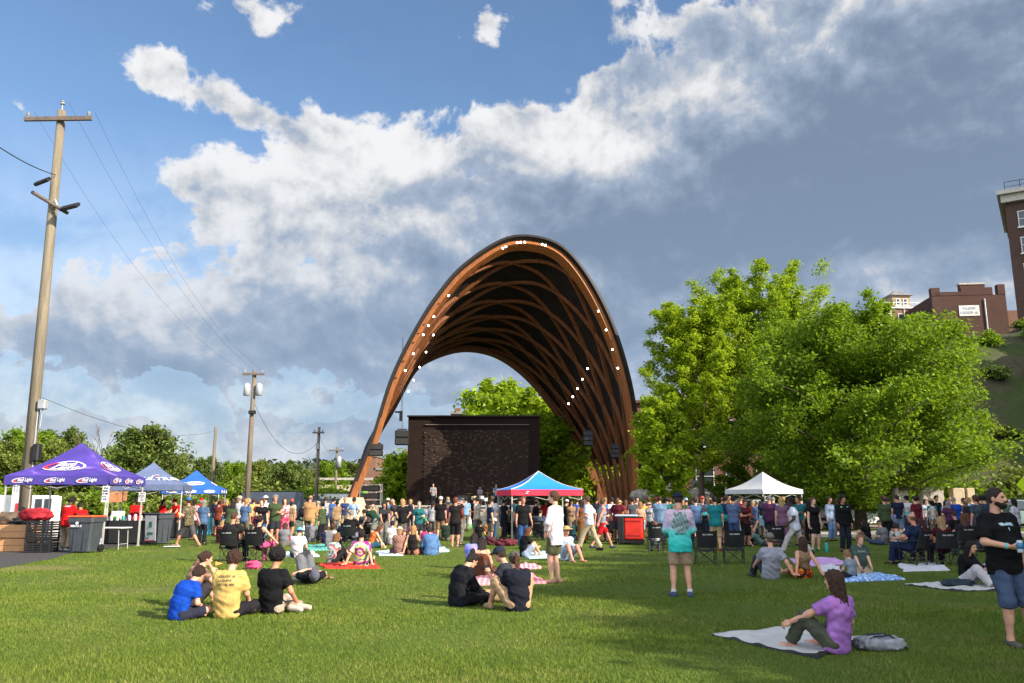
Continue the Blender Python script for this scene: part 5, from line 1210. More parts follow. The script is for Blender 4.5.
# skeleton ------------------------------------------------------------------
def ik(a, t, l1, l2, pole):
    a, t, pole = map(lambda v: np.asarray(v, np.float32), (a, t, pole)); d = t-a; L = np.linalg.norm(d); 
    if L > (l1+l2)*.995: t = a+d/L*(l1+l2)*.995; d = t-a; L = np.linalg.norm(d)
    L = max(L, abs(l1-l2)+.03); u = unit(d); x = (l1*l1-l2*l2+L*L)/(2*L); h = math.sqrt(max(l1*l1-x*x, 0)); pp = pole-u*(pole @ u)
    return a+u*x+unit(pp)*h, a+u*L
POSES = dict(
 stand=dict(),
 contra=dict(feet=((-.12, .02, 0), (.15, -.03, 0)), pel=(.03, 0, .925)),
 walk=dict(feet=((-.09, .34, 0), (.09, -.34, .03)), pel=(0, 0, .895), hands=((-.25, -.14, .86), (.25, .20, .92)), lean=4),
 stride=dict(feet=((-.09, .42, 0), (.09, -.42, .05)), pel=(0, 0, .865), hands=((-.26, .22, .92), (.26, -.22, .88)), lean=5),
 phone=dict(hands=((-.05, .30, 1.16), (.08, .31, 1.17)), hp=14, grip=('half', 'half')),
 folded=dict(hands=((.11, .20, 1.14), (-.11, .24, 1.18))),
 hold1=dict(hands=((-.24, .03, .82), (.10, .30, 1.14)), grip=('relax', 'grip')),
 holdl=dict(hands=((-.10, .30, 1.14), (.24, .03, .82)), grip=('grip', 'relax')),
 hips=dict(hands=((-.18, .02, .98), (.18, .02, .98)), epole=((-1, -.3, 0), (1, -.3, 0)), grip=('half', 'half')),
 eye=dict(hands=((-.24, .02, .82), (.06, .16, 1.60)), epole=((-.3, -1, 0), (1, .2, -.4))),
 bend=dict(lean=48, pel=(0, -.10, .90), hands=((-.16, .52, .72), (.16, .52, .72)), hp=10),
 bend2=dict(lean=26, pel=(0, -.05, .91), hands=((-.14, .42, .88), (.14, .42, .88)), hp=18),
 cross=dict(pel=(0, 0, .11), lean=6, slouch=20, feet=((.14, .30, .01), (-.14, .36, .01)), kpole=((-1, .15, .12), (1, .15, .12)), hands=((-.20, .34, .18), (.20, .34, .18)), toes=((1, .3, -.1), (-1, .3, -.1)), hp=10),
 knees=dict(pel=(0, 0, .11), lean=8, slouch=18, feet=((-.13, .52, 0), (.13, .52, 0)), hands=((.05, .48, .36), (-.05, .48, .36)), hp=4),
 side=dict(pel=(0, 0, .11), lean=4, slouch=14, feet=((.34, .30, .01), (.30, .16, .01)), kpole=((-.8, 1, .1), (.2, 1, .1)), hands=((-.22, .22, .10), (.12, .30, .20)), toes=((1, .1, -.1), (1, -.1, -.1))),
 back=dict(pel=(0, 0, .11), lean=-22, slouch=10, feet=((-.12, .86, .0), (.12, .84, .0)), toes=((-.2, .35, .9), (.2, .35, .9)), hands=((-.34, -.38, .05), (.34, -.38, .05)), hdir=((-.5, -1, -.05), (.5, -1, -.05)), grip=('flat', 'flat'), epole=((-.2, -1, .1), (.2, -1, .1)), hp=-4),
 backk=dict(pel=(0, 0, .11), lean=-18, slouch=10, feet=((-.14, .56, 0), (.14, .50, 0)), hands=((-.34, -.36, .05), (.34, -.36, .05)), hdir=((-.5, -1, -.05), (.5, -1, -.05)), grip=('flat', 'flat'), epole=((-.2, -1, .1), (.2, -1, .1))),
 ext=dict(pel=(0, 0, .11), lean=4, slouch=20, feet=((-.10, .84, 0), (.12, .82, 0)), toes=((-.2, .35, .9), (.2, .35, .9)), hands=((-.16, .40, .18), (.16, .40, .18)), hp=8),
 kneel=dict(pel=(0, 0, .25), lean=6, slouch=8, feet=((-.12, -.16, .03), (.12, -.16, .03)), kpole=((-.25, 1, -.3), (.25, 1, -.3)), toes=((0, -1, -.12), (0, -1, -.12)), hands=((-.17, .30, .24), (.17, .30, .24)), ankh=.05),
 chair=dict(pel=(0, 0, .46), lean=-10, slouch=12, feet=((-.14, .50, 0), (.14, .48, 0)), hands=((-.27, .26, .66), (.27, .26, .66)), hp=4, grip=('half', 'half')),
 chairf=dict(pel=(0, .03, .46), lean=10, slouch=14, feet=((-.16, .46, 0), (.16, .42, 0)), hands=((-.08, .42, .60), (.08, .42, .60)), hp=8, grip=('half', 'half')),
 lie=dict(pel=(0, 0, .12), lean=-84, slouch=6, feet=((-.13, .40, 0), (.15, .44, 0)), hands=((-.10, -.12, .25), (.10, -.10, .25)), hp=-70, epole=((-1, 0, -.2), (1, 0, -.2))),
)
def skeleton(pose, **ov):
    q = dict(pel=(0, 0, .93), lean=0, slouch=0, feet=((-.105, .0, 0), (.105, .0, 0)), kpole=((-.12, 1, .15), (.12, 1, .15)), toes=None, hands=((-.245, .05, .80), (.245, .05, .80)), epole=((-.5, -1, -.1), (.5, -1, -.1)), hp=0, hy=0, grip=('relax', 'relax'), hdir=(None, None), ankh=.08, tw=0, sex='m', side=0)
    q.update(POSES[pose]); q.update(ov); J = q
    d = lambda a: A(0, math.sin(R(a)), math.cos(R(a)))
    rotz = lambda v, a: A(v[0]*math.cos(a)-v[1]*math.sin(a), v[0]*math.sin(a)+v[1]*math.cos(a), v[2])
    a0 = q['lean']-q['slouch']; pel = A(*q['pel']); u0 = d(a0); u1 = d(q['lean']); u2 = d(q['lean']+q['slouch']); u3 = d(q['lean']+q['slouch']*1.2)
    if q['side']: sx = math.sin(R(q['side'])); u0 = unit(u0+A(sx*.5, 0, 0)); u1 = unit(u1+A(sx, 0, 0)); u2 = unit(u2+A(sx, 0, 0)); u3 = unit(u3+A(sx*.6, 0, 0))
    J['pel'] = pel; J['waist'] = pel+u0*.17; J['chest'] = J['waist']+u1*.21; J['neck'] = J['chest']+u2*.16; J['nk2'] = J['neck']+unit(u3+A(0, .12, 0))*.085
    J['u0'], J['u1'], J['u2'] = u0, u1, u2; tw = R(q['tw']); J['sx'] = A(1, 0, 0); J['ss'] = rotz(A(1, 0, 0), -tw)
    sw = .170 if q['sex'] == 'm' else .152
    for i, s in enumerate((-1, 1)):
        J['sh%d' % i] = J['neck']-u2*.055+J['ss']*s*sw; J['hip%d' % i] = pel+A(s*.085, 0, -.01)
        el_, wr = ik(J['sh%d' % i], q['hands'][i], .285, .255, q['epole'][i]); J['el%d' % i], J['wr%d' % i] = el_, wr
        ank = A(*q['feet'][i])+A(0, 0, q['ankh']); kn, an = ik(J['hip%d' % i], ank, .43, .42, q['kpole'][i]); J['kn%d' % i], J['an%d' % i] = kn, an
        t = q['toes'][i] if q['toes'] else (s*.22, 1, 0); J['toe%d' % i] = unit(t)
    hb = q['lean']+q['slouch']*1.0
    pitch = R(max(-88, min(60, hb*.35)))+R(q['hp']); yaw = R(q['hy'])
    J['headM'] = (Matrix.Rotation(-yaw, 3, 'Z') @ Matrix.Rotation(-pitch, 3, 'X')); J['headc'] = J['nk2']+np.array(J['headM'] @ Vector((0, .028, .105)), np.float32)
    return J
def heel_toe(J, i):
    t = J['toe%d' % i]; an = J['an%d' % i]; leg = unit(J['an%d' % i]-J['kn%d' % i]); dn = unit(leg-t*(leg @ t)) if abs(leg @ t) < .97 else A(0, 0, -1)
    return an-t*.045+dn*.045, an+t*.155+dn*.055
def torso(Pt, J, off, w=1.0, breast=True, belly=0):
    s = J['sx']; ss = J['ss']; f = J['sex'] == 'f'
    d = rc(Pt, J['pel']-J['u0']*.03, J['waist'], (.108 if not f else .112)*w+off, (.092 if not f else .080)*w+off, 1.42 if not f else 1.46, s)
    d = smin(d, rc(Pt, J['waist'], J['chest'], (.092 if not f else .080)*w+off, (.110 if not f else .096)*w+off*.9, 1.42, unit(s+ss)), .06)
    d = smin(d, rc(Pt, J['chest'], J['neck']-J['u2']*.05, (.112 if not f else .098)*w+off, .062+off*.8, 1.55, ss), .05)
    d = smin(d, rc(Pt, J['sh0']-J['u2']*.012, J['sh1']-J['u2']*.012, .052+off*.8, .052+off*.8), .05)
    fwd = unit(np.cross(J['u1'], s))
    if f:
        for q in (-1, 1): d = smin(d, el(Pt, J['chest']+fwd*.085*w+s*q*.07-J['u1']*.0, A(.062, .062, .062)+off), .04)
    if belly: d = smin(d, el(Pt, J['waist']+fwd*.06, A(.13, .11, .13)*w+off*.8+A(.02, .02, .02)*belly), .08)
    return d
def armseg(Pt, J, i, off, w=1.0, upto=2.0):
    a, e, r = J['sh%d' % i], J['el%d' % i], J['wr%d' % i]; d = None
    if upto <= 1: end = a+(e-a)*upto; d = rc(Pt, a, end, .054*w+off, .050*w+off*1.25); return smax(d, plane(Pt, end, unit(e-a)), .008)
    d = rc(Pt, a, e, .053*w+off, .041*w+off)
    end = e+(r-e)*(upto-1); d = smin(d, smax(rc(Pt, e, end, .041*w+off, (.041-.013*(upto-1))*w+off), plane(Pt, end, unit(r-e)), .006), .03); return d
def legseg(Pt, J, i, off, w=1.0, upto=2.0, flare=0):
    h, k, a = J['hip%d' % i], J['kn%d' % i], J['an%d' % i]
    if upto <= 1: end = h+(k-h)*upto; d = rc(Pt, h, end, .092*w+off, (.092-.030*upto)*w+off+flare); return smax(d, plane(Pt, end, unit(k-h)), .01)
    d = rc(Pt, h, k, .090*w+off, .058*w+off+flare*.5)
    end = k+(a-k)*(upto-1)
    if flare > 0 or off > .005: q = rc(Pt, k, end, .057*w+off+flare*.5, .050*w+off+flare)
    else: q = smin(rc(Pt, k, a, .052*w+off, .036*w+off), rc(Pt, k+(a-k)*.2, k+(a-k)*.5, .054*w, .048*w), .03)
    if upto < 2: q = smax(q, plane(Pt, end, unit(a-k)), .008)
    return smin(d, q, .03)
def f_body(J, w, belly=0, sleeves=True):
    def f(Pt):
        d = torso(Pt, J, -.006, w, belly=belly)
        for i in (0, 1):
            d = smin(d, armseg(Pt, J, i, 0, w), .035); d = smin(d, legseg(Pt, J, i, 0, w), .035)
            h, t = heel_toe(J, i); ft = smin(rc(Pt, h, t, .034, .027, 1.2, unit(np.cross(J['toe%d' % i], t-J['an%d' % i])+1e-6)), rc(Pt, J['an%d' % i], h, .038, .034), .03); d = smin(d, ft, .02)
        return smin(d, rc(Pt, J['neck']-J['u2']*.03, J['nk2'], .058*w, .052), .03)
    return f
def wrinkle(Pt, a):
    x, y, z = Pt[:, 0], Pt[:, 1], Pt[:, 2]; return a*(np.sin(z*31+5*np.sin(x*8+1+3*z)+4*np.sin(y*9))*np.sin(x*24+4*np.sin(z*7+y*5)+1)+.6*np.sin(z*58+x*40+6*np.sin(x*6+2))*np.sin(y*33+z*17))
def f_shirt(J, w, sleeve, hem, loose, neck, belly=0, wr=.003):
    def f(Pt):
        off = .012+loose
        d = torso(Pt, J, off, w, belly=belly)
        hp = J['pel']-J['u0']*hem
        if hem > .05 and J['pel'][2] > .6: d = smin(d, rc(Pt, J['pel'], hp-J['u0']*.1, .106*w+off, .106*w+off+.006, 1.42, J['sx']), .04)
        up = J['u0']; d = smax(d, -plane(Pt, hp, up), .006)
        if sleeve > 0:
            for i in (0, 1): d = smin(d, armseg(Pt, J, i, .013+loose*.6, w, sleeve), .022)
        else:
            for i, s in ((0, -1), (1, 1)): d = smax(d, -el(Pt, J['sh%d' % i]+J['ss']*s*.055, (.085, .10, .13)), .012)
        if neck == 'strapless': d = smax(d, plane(Pt, J['chest']+J['u1']*.03, J['u2']), .006)
        else:
            c = J['neck']+J['u2']*(.010 if neck != 'low' else -.03)
            d = smax(d, -(np.linalg.norm(Pt-(c+J['u2']*.03), axis=1)-(.072 if neck != 'hood' else .064)), .01)
            if neck == 'hood': d = smin(d, smax(el(Pt, J['neck']-J['u2']*.02+A(0, -.075, 0), (.13, .07, .085)), -(np.linalg.norm(Pt-(c+J['u2']*.06), axis=1)-.075), .01), .03)
            if neck == 'collar': d = smin(d, smax(np.abs(rc(Pt, J['neck']-J['u2']*.03, J['neck']+J['u2']*.04, .078, .066))-.008, plane(Pt, J['neck']+J['u2']*.035, J['u2']), .004), .006)
        return d+wrinkle(Pt, wr)
    return f
def f_pants(J, w, upto, flare=0, loose=0, wr=.003):
    def f(Pt):
        d = rc(Pt, J['pel']-J['u0']*.03, J['pel']+J['u0']*.10, .112*w+.010, .098*w+.010, 1.5, J['sx']); d = smax(d, plane(Pt, J['pel']+J['u0']*.12, J['u0']), .006)
        for i in (0, 1): d = smin(d, legseg(Pt, J, i, .012+loose, w, upto, flare), .035)
        return d+wrinkle(Pt, wr)
    return f
def f_skirt(J, w, upto, wr=.004):
    stand = J['pel'][2] > .6
    def f(Pt):
        d = rc(Pt, J['pel']-J['u0']*.03, J['waist'], .114*w+.012, .086*w+.014, 1.45, J['sx'])
        if stand:
            foot = (J['an0']+J['an1'])/2; end = J['pel']+(foot-J['pel'])*(upto/2); d = smin(d, rc(Pt, J['pel'], end-A(0, 0, .05), .12*w, .135+.06*upto*.5, 1.3, J['sx']), .06); d = d+.006*np.sin(np.arctan2(Pt[:, 1], Pt[:, 0])*9)*np.clip((J['pel'][2]-Pt[:, 2])*2, 0, 1); d = smax(d, end[2]-Pt[:, 2], .01)
        else:
            for i in (0, 1): d = smin(d, legseg(Pt, J, i, .03, w, upto), .14)
        return smax(d, plane(Pt, J['waist']+J['u1']*.02, J['u1']), .01)+wrinkle(Pt, wr)
    return f
def f_shoes(J, off, which):
    def f(Pt):
        d = None
        for i in (which,):
            h, t = heel_toe(J, i); q = rc(Pt, h, t, .040+off, .034+off*.6, 1.12, unit(np.cross(J['toe%d' % i], t-J['an%d' % i])+1e-6)); q = smin(q, smax(rc(Pt, J['an%d' % i], h, .042+off, .038), plane(Pt, J['an%d' % i], unit(J['an%d' % i]-h)), .01), .02)
            d = q if d is None else np.minimum(d, q)
        return d
    return f
def frame_from(y, xh):
    y = unit(y); x = np.asarray(xh, np.float32); x = unit(x-y*(x @ y)); z = np.cross(x, y); return np.stack([x, y, z], 1)
SK = dict(l=(214, 160, 132), p=(222, 172, 146), t=(190, 132, 100), b=(120, 78, 56), d=(72, 46, 34), r=(206, 140, 116))
BR, BK_, BL, GY, RD, DB = (74, 48, 34), (22, 18, 17), (186, 150, 98), (150, 146, 142), (112, 64, 44), (46, 30, 22)
PEOPLE = []
def person(label, x, y, yaw, pose, H=1.74, sex='m', skin='l', hair=('short', BR), hat=None, top=(60, 60, 62), sl=.55, hem=.10, loose=.008, neck='crew', tmat=None, bot=('short', (70, 70, 72)), bmat=None, shoe=(40, 40, 42), w=1.0, belly=0, z=0, head=1.0, group=None, extra=None, h=None, **ov):
    w = 1+(w-1)*.6; depth = y; n = 0 if depth < 21 else 1 if depth < 34 else 2
    vox = h or ((.0135, .020, .028)[n])
    J = skeleton(pose, sex=sex, **ov); sc = H/1.74
    pts = np.array([J[k] for k in ('pel', 'waist', 'chest', 'neck', 'nk2', 'sh0', 'sh1', 'el0', 'el1', 'wr0', 'wr1', 'kn0', 'kn1', 'an0', 'an1', 'hip0', 'hip1')]+[heel_toe(J, 0)[1], heel_toe(J, 1)[1]])
    lo, hi = pts.min(0)-.20, pts.max(0)+.20
    root = thing('person', label, 'person', (x, y, z), -R(yaw), group); root.scale = (sc, sc, sc)
    V, Fq = snet(f_body(J, w, belly), lo, hi, vox); Vs, Fs, mi = [V], [Fq], [np.zeros(len(Fq), int)]; off = len(V)
    hv, hf = get_head(n); HM = np.array(J['headM'], np.float32); hk = head*(.97 if sex == 'f' else 1.0)
    tohead = lambda v: (v*hk) @ HM.T+J['headc']
    Vs.append(tohead(hv)); Fs.append(hf+off); off += len(hv)
    lip = (hv[hf].mean(1)); m_ = np.where((np.abs(lip[:, 0]) < .022) & (np.abs(lip[:, 2]+.058) < .010) & (lip[:, 1] > .083), 2, 0); m_ = np.where((np.abs(np.abs(lip[:, 0])-.030) < .013) & (np.abs(lip[:, 2]-.010) < .0075) & (lip[:, 1] > .06), 1, m_); mi.append(m_)
    for i, s in ((0, -1), (1, 1)):
        gv, gf = get_hand(J['grip'][i], n); y_ = J['hdir'][i] if J['hdir'][i] is not None else J['wr%d' % i]-J['el%d' % i]
        xh = A(0, 1, .25) if J['hdir'][i] is None else A(-s, 0, 0)
        if abs(unit(y_) @ unit(xh)) > .9: xh = A(-s*.6, .1, 1)
        M = frame_from(y_, xh); g2 = gv.copy(); f2 = gf
        if J['hdir'][i] is None:            # palms face inwards: right hand mirrors left
            if s < 0: pass
            zin = M[:, 2] @ A(-s, 0, 0)
            if zin > 0: g2[:, 2] *= -1; f2 = gf[:, ::-1]
        elif M[2, 2] < 0: g2[:, 2] *= -1; f2 = gf[:, ::-1]
        Vs.append(g2 @ M.T+J['wr%d' % i]+unit(y_)*.01); Fs.append(f2+off); off += len(gv); mi.append(np.zeros(len(gf), int))
    body = link('body', npmesh('body', np.concatenate(Vs), np.concatenate(Fs), True, np.concatenate(mi)), [skinm(SK[skin]), mat('eye_dark', (.02, .015, .012), .2), mat('lip_'+skin, tuple(c*.6 for c in S(*SK[skin])[:1])+tuple(c*.42 for c in S(*SK[skin])[1:]), .5)], root)
    out = dict(root=root, J=J, sc=sc, tohead=tohead, n=n)
    def part(name, f, m, vx=vox, lo_=lo, hi_=hi):
        lo_, hi_ = np.asarray(lo_), np.asarray(hi_)
        V, Fq = snet(f, lo_-.06, hi_+.06, vx)
        if len(Fq) == 0: return None
        o = link(name, npmesh(name, V, Fq), m, root); out[name] = (V, Fq, o); return o
    tm = tmat or cloth(top); kind, bc = bot
    wrk = (.0055, .005, .003)[n]
    part('hoodie' if neck == 'hood' else 'shirt' if kind not in ('dress', 'long_dress') else 'dress_top', f_shirt(J, w, sl, hem if kind not in ('dress', 'long_dress') else .02, loose, neck, belly, wrk), tm)
    bm = bmat or cloth(bc)
    if kind == 'short': part('shorts', f_pants(J, w, .86, .018, .008, wrk), bm)
    elif kind == 'mini': part('shorts', f_pants(J, w, .45, .012, .004, wrk), bm)
    elif kind == 'knee': part('shorts', f_pants(J, w, 1.12, .015, .012, wrk), bm)
    elif kind == 'long': part('trousers', f_pants(J, w, 1.93, .012, .004, wrk), bm)
    elif kind == 'wide': part('trousers', f_pants(J, w, 1.95, .035, .012, wrk), bm)
    elif kind == 'slim': part('trousers', f_pants(J, w, 1.9, .0, .0, wrk), bm)
    elif kind == 'skirt': part('skirt', f_skirt(J, w, .9), bm)
    elif kind == 'dress': part('dress_skirt', f_skirt(J, w, .85), bm)
    elif kind in ('long_dress', 'long_skirt'): part('skirt', f_skirt(J, w, 1.85), bm)
    if shoe is not None:
        for i in (0, 1):
            h_, t_ = heel_toe(J, i); ks = np.stack([h_, t_, J['an%d' % i]]); part('shoe', f_shoes(J, .004, i), cloth(shoe), vox*.85, ks.min(0)-.02, ks.max(0)+.02)
    if hair:
        hv2, hf2 = get_hair(hair[0], n); link('hair', npmesh('hair', tohead(hv2), hf2), hairm(hair[1]), root)
    if hat:
        hv2, hf2 = get_hat(hat[0], n); link('cap' if 'cap' in hat[0] else 'hat', npmesh('hat', tohead(hv2), hf2), cloth(hat[1]), root)
    PEOPLE.append(out); return out
def world(o, p): r = o['root']; return Vector(r.location)+Matrix.Rotation(r.rotation_euler.z, 3, 'Z') @ (Vector([float(c) for c in p])*o['sc'])
def decal(o, part, quads, name, m, side=-1, lift=.006, uc=0, zc=0):
    """quads in (x, z) metres from the chest centre, projected on the back (side -1) or front (+1)"""
    V, Fq, ob = o[part]; bv = BVHTree.FromPolygons([tuple(map(float, v)) for v in V], [tuple(int(i) for i in f) for f in Fq]); J = o['J']; c = J['chest']+J['u1']*.02; vs, fs = [], []
    up = Vector(map(float, J['u1'])); sx = Vector((1, 0, 0)); fw = sx.cross(up)*-1; fw = Vector((0, up.z, -up.y)); 
    c = Vector(map(float, c))
    for (x0, z0, x1, z1) in quads:
        if x1-x0 > .03: cells = [(x0+(x1-x0)*k/4, z0, x0+(x1-x0)*(k+1)/4, z1) for k in range(4)]
        else: cells = [(x0, z0, x1, z1)]
        for (a, b, d, e) in cells:
            q = []
            for (x, z) in ((a, b), (d, b), (d, e), (a, e)):
                xx = x if side < 0 else -x
                p0 = c+sx*(uc+xx)+up*(zc+z)+fw*side*.6; hit = bv.ray_cast(p0, -fw*side)
                if hit[0] is None: q = None; break
                q.append(hit[0]+fw*side*lift)
            if q: b_ = len(vs); vs += q; fs.append((b_, b_+1, b_+2, b_+3))
    if fs: mb = MB(); mb.add(vs, fs); return mb.build(name, m, ob)
def fabric(key, kind, cols):
    c = [S(*x) for x in cols]
    def fn(T, v, b):
        if kind == 'tiedye':
            sp = T.n.new('ShaderNodeSeparateXYZ'); T.l.new(v, sp.inputs[0]); n = T.node('ShaderNodeTexNoise', Vector=v, Scale=7, Detail=3)
            r = T.m('SQRT', T.m('MULTIPLY_ADD', sp.outputs[0], sp.outputs[0], T.m('POWER', T.m('SUBTRACT', sp.outputs[2], .38), 2)))
            f = T.m('FRACT', T.m('MULTIPLY_ADD', r, 5.2, T.m('MULTIPLY', n, .8))); return ramp(T, f, [(k/(len(c)-1), q) for k, q in enumerate(c)])
        if kind == 'spots':
            n = T.n.new('ShaderNodeTexVoronoi'); n.inputs['Scale'].default_value = 17; T.l.new(v, n.inputs['Vector']); sp = T.n.new('ShaderNodeSeparateColor'); T.l.new(n.outputs['Color'], sp.inputs[0]); return ramp(T, sp.outputs[0], [(k/len(c), q) for k, q in enumerate(c)], 'CONSTANT')
        if kind == 'plaid':
            sp = T.n.new('ShaderNodeSeparateXYZ'); T.l.new(v, sp.inputs[0]); a = T.m('GREATER_THAN', T.m('FRACT', T.m('MULTIPLY', sp.outputs[0], 9)), .62); d = T.m('GREATER_THAN', T.m('FRACT', T.m('MULTIPLY', sp.outputs[2], 9)), .62); return ramp(T, T.m('MULTIPLY', T.m('ADD', a, d), .5), [(0, c[0]), (.5, c[1]), (1, c[2])])
        if kind == 'fadez':
            sp = T.n.new('ShaderNodeSeparateXYZ'); T.l.new(v, sp.inputs[0]); n = T.node('ShaderNodeTexNoise', Vector=v, Scale=4, Detail=3); z = T.m('MULTIPLY_ADD', n, .10, sp.outputs[2]); return ramp(T, T.ss(z, .86, 1.52), [(0, c[0]), (.42, c[1]), (.68, c[2]), (1, c[3])])
        if kind == 'camo': return ramp(T, T.node('ShaderNodeTexNoise', Vector=v, Scale=9, Detail=2), [(0, c[0]), (.42, c[1]), (.5, c[2]), (.58, c[3])], 'CONSTANT')
        if kind == 'denim': return ramp(T, T.node('ShaderNodeTexNoise', Vector=v, Scale=12, Detail=5, Roughness=.7), [(.3, c[0]), (.7, c[1])])
    return custom(key, fn, .85)
# ------------------------------------------------------------------ camp chairs
MCH = mat('chair_cloth', (.018, .018, .02), .8, .2, 6, .3, 30); MCHF = mat('chair_frame', (.03, .03, .033), .4, .1, 6)
def chair_proto(cloth_m, mark=True):
    t = thing('camp_chair', 'x', 'camp chair'); W, D = .50, .44
    def sheet(name, grid, m):
        vs = [p for r_ in grid for p in r_]; nc = len(grid[0]); fs = []
        for i in range(len(grid)-1):
            for j in range(nc-1): q = i*nc+j; fs.append((q, q+1, q+nc+1, q+nc))
        k = len(vs); nrm = (Vector(grid[0][1])-Vector(grid[0][0])).cross(Vector(grid[1][0])-Vector(grid[0][0])).normalized()*.012
        mb = MB(); mb.add(vs+[Vector(v)+nrm for v in vs], fs+[tuple(k+i for i in f[::-1]) for f in fs]); return mb.build(name, m, t, True)
    sheet('seat', [[(-W/2+W*j/6, -D/2+D*i/5, .43-.05*math.sin(math.pi*j/6)-.02*math.sin(math.pi*i/5)-.03*(1-i/5)) for j in range(7)] for i in range(6)], cloth_m)
    bk = sheet('backrest', [[(-W/2+W*j/6, -D/2-.03-.17*i/5-.05*math.sin(math.pi*j/6), .46+.44*i/5-.012*math.sin(math.pi*j/6)*(i == 5)) for j in range(7)] for i in range(6)], cloth_m)
    if mark:
        mb = MB(); rs = random.Random(5)
        for (a, z0, b, z1_) in strokes(rs, 8, .036, .036, .34): 
            f = lambda x, z: (x, -D/2-.03-.17*(z-.46)/.44-.05*math.sin(math.pi*(x+W/2)/W)-.020, z)
            mb.add([f(a, .80+z0), f(b, .80+z0), f(b, .80+z1_), f(a, .80+z1_)], [(0, 1, 2, 3)])
        mb.build('marking', MWTXT, bk)
    for s in (-1, 1):
        mb = MB(); mb.tube([(s*W/2, -D/2, .02), (s*W/2, -D/2-.03, .46), (s*W/2, -D/2-.20, .92)], .011, 6); mb.build('back_post', MCHF, t)
        mb = MB(); mb.tube([(s*W/2, D/2, .02), (s*W/2, D/2+.01, .64)], .011, 6); mb.build('front_post', MCHF, t)
        mb = MB(); mb.bbox((s*W/2, -.01, .655), (.075, .56, .02), .008); mb.build('armrest', cloth_m, t)
    mb = MB()
    for y in (-D/2, D/2): mb.tube([(-W/2, y, .03), (W/2, y+.012, .42)], .009, 5); mb.tube([(W/2, y, .03), (-W/2, y-.012, .42)], .009, 5)
    for x in (-W/2, W/2): mb.tube([(x, -D/2, .03), (x+.01, D/2, .42)], .009, 5); mb.tube([(x, D/2, .03), (x-.01, -D/2, .42)], .009, 5)
    mb.build('cross_frame', MCHF, t)
    for sx in (-1, 1):
        for sy in (-1, 1): mb = MB(); mb.lathe((sx*W/2, sy*D/2, 0), [(.022, 0), (.022, .02), (.012, .04)], 8); mb.build('foot', MCHF, t)
    return t
CH0 = chair_proto(MCH); CHN = [0]
def chair(x, y, yaw, label, s=1.0):
    o = CH0 if CHN[0] == 0 else copy_tree(CH0); CHN[0] += 1
    o.location = (x, y, 0); o.rotation_euler.z = -R(yaw); o.scale = (s, s, s); o['label'] = label; o['group'] = 'folding camp chairs on the lawn'; return o
# ------------------------------------------------------------------ blankets
BLK = []
def blanket(label, px, m, seed, th=.018, amp=.036, hem=None, n=36):
    c = [G(*p) for p in px]; r3 = np.random.default_rng(seed); ph = r3.uniform(0, 6, 6); vs = []
    for i in range(n+1):
        for j in range(n+1):
            u, v = i/n, j/n; p = c[0]*(1-u)*(1-v)+c[1]*u*(1-v)+c[2]*u*v+c[3]*(1-u)*v
            e = 4*u*(1-u)+4*v*(1-v); wob = .05*math.sin(9*u+ph[0])+.04*math.sin(7*v+ph[1])
            z = th+.006+amp*(.5+.5*math.sin(11*u+5*v+ph[2]+2*math.sin(4*v+ph[4])))*(.5+.5*math.sin(9*v-4*u+ph[3]))+amp*.5*max(0, math.sin(23*u+ph[5]+3*v))+amp*.35*max(0, math.sin(31*v+6*u+ph[2]))*math.sin(8*u+ph[3])**2
            vs.append(Vector((p.x+wob*(v-.5), p.y+wob*(u-.5), z)))
    k = len(vs); low = [Vector((v.x, v.y, .003)) for v in vs]; I = lambda i, j: i*(n+1)+j; fs = []
    for i in range(n):
        for j in range(n): fs.append((I(i, j), I(i+1, j), I(i+1, j+1), I(i, j+1)))
    edge = [I(i, 0) for i in range(n)]+[I(n, j) for j in range(n)]+[I(i, n) for i in range(n, 0, -1)]+[I(0, j) for j in range(n, 0, -1)]
    a = sum((c[i].x*c[(i+1) % 4].y-c[(i+1) % 4].x*c[i].y) for i in range(4))
    if a < 0: fs = [f[::-1] for f in fs]
    cen = sum(c, Vector((0, 0, 0)))/4; o_ = []
    mb = MB(); mb.add([v-cen for v in vs+low], fs); mb.cur = 1 if hem else 0
    b = [(edge[q], edge[(q+1) % len(edge)]) for q in range(len(edge))]; mb.f += [((x, y, y+k, x+k) if a < 0 else (y, x, x+k, y+k)) for x, y in b]; mb.mi += [mb.cur]*len(b)
    o = mb.build('blanket', [m, hem] if hem else m, None, True); o.location = cen; BLK.append([(q.x, q.y) for q in c]); return tag(o, label, 'blanket')
MBGE = mat('blanket_grey', (.50, .48, .45), .9, .07, 3, .35, 14); MBHEM = mat('blanket_hem', (.03, .03, .033), .8)
blanket('large pale grey blanket with dark hem under the woman in purple', [(712, 637), (815, 659), (868, 640), (792, 628)], MBGE, 1, hem=MBHEM)
blanket('pale grey blanket with dark hem and a navy bag on it at the right', [(905, 585), (955, 592), (1008, 591), (962, 582)], MBGE, 2, hem=MBHEM)
MPINK = fabric('blanket_pink', 'plaid', [(214, 130, 140), (228, 170, 175), (240, 215, 215)])
blanket('pink checked blanket under the woman in the brown top', [(462, 577), (470, 586), (546, 584), (530, 574)], MPINK, 3)
blanket('small pink striped blanket right of the camera holding man', [(515, 566), (520, 570), (540, 569), (533, 564)], MPINK, 31)
blanket('red blanket under the two tie dye shirts', [(318, 565), (326, 569), (380, 569), (374, 562)], mat('blanket_red', (.50, .035, .02), .9, .15, 4, .4, 14), 4)
blanket('blue patterned picnic blanket by the two boys', [(833, 575), (842, 583), (905, 580), (880, 574)], fabric('blanket_blue', 'spots', [(110, 150, 205), (150, 185, 225), (190, 210, 235), (90, 130, 190)]), 5)
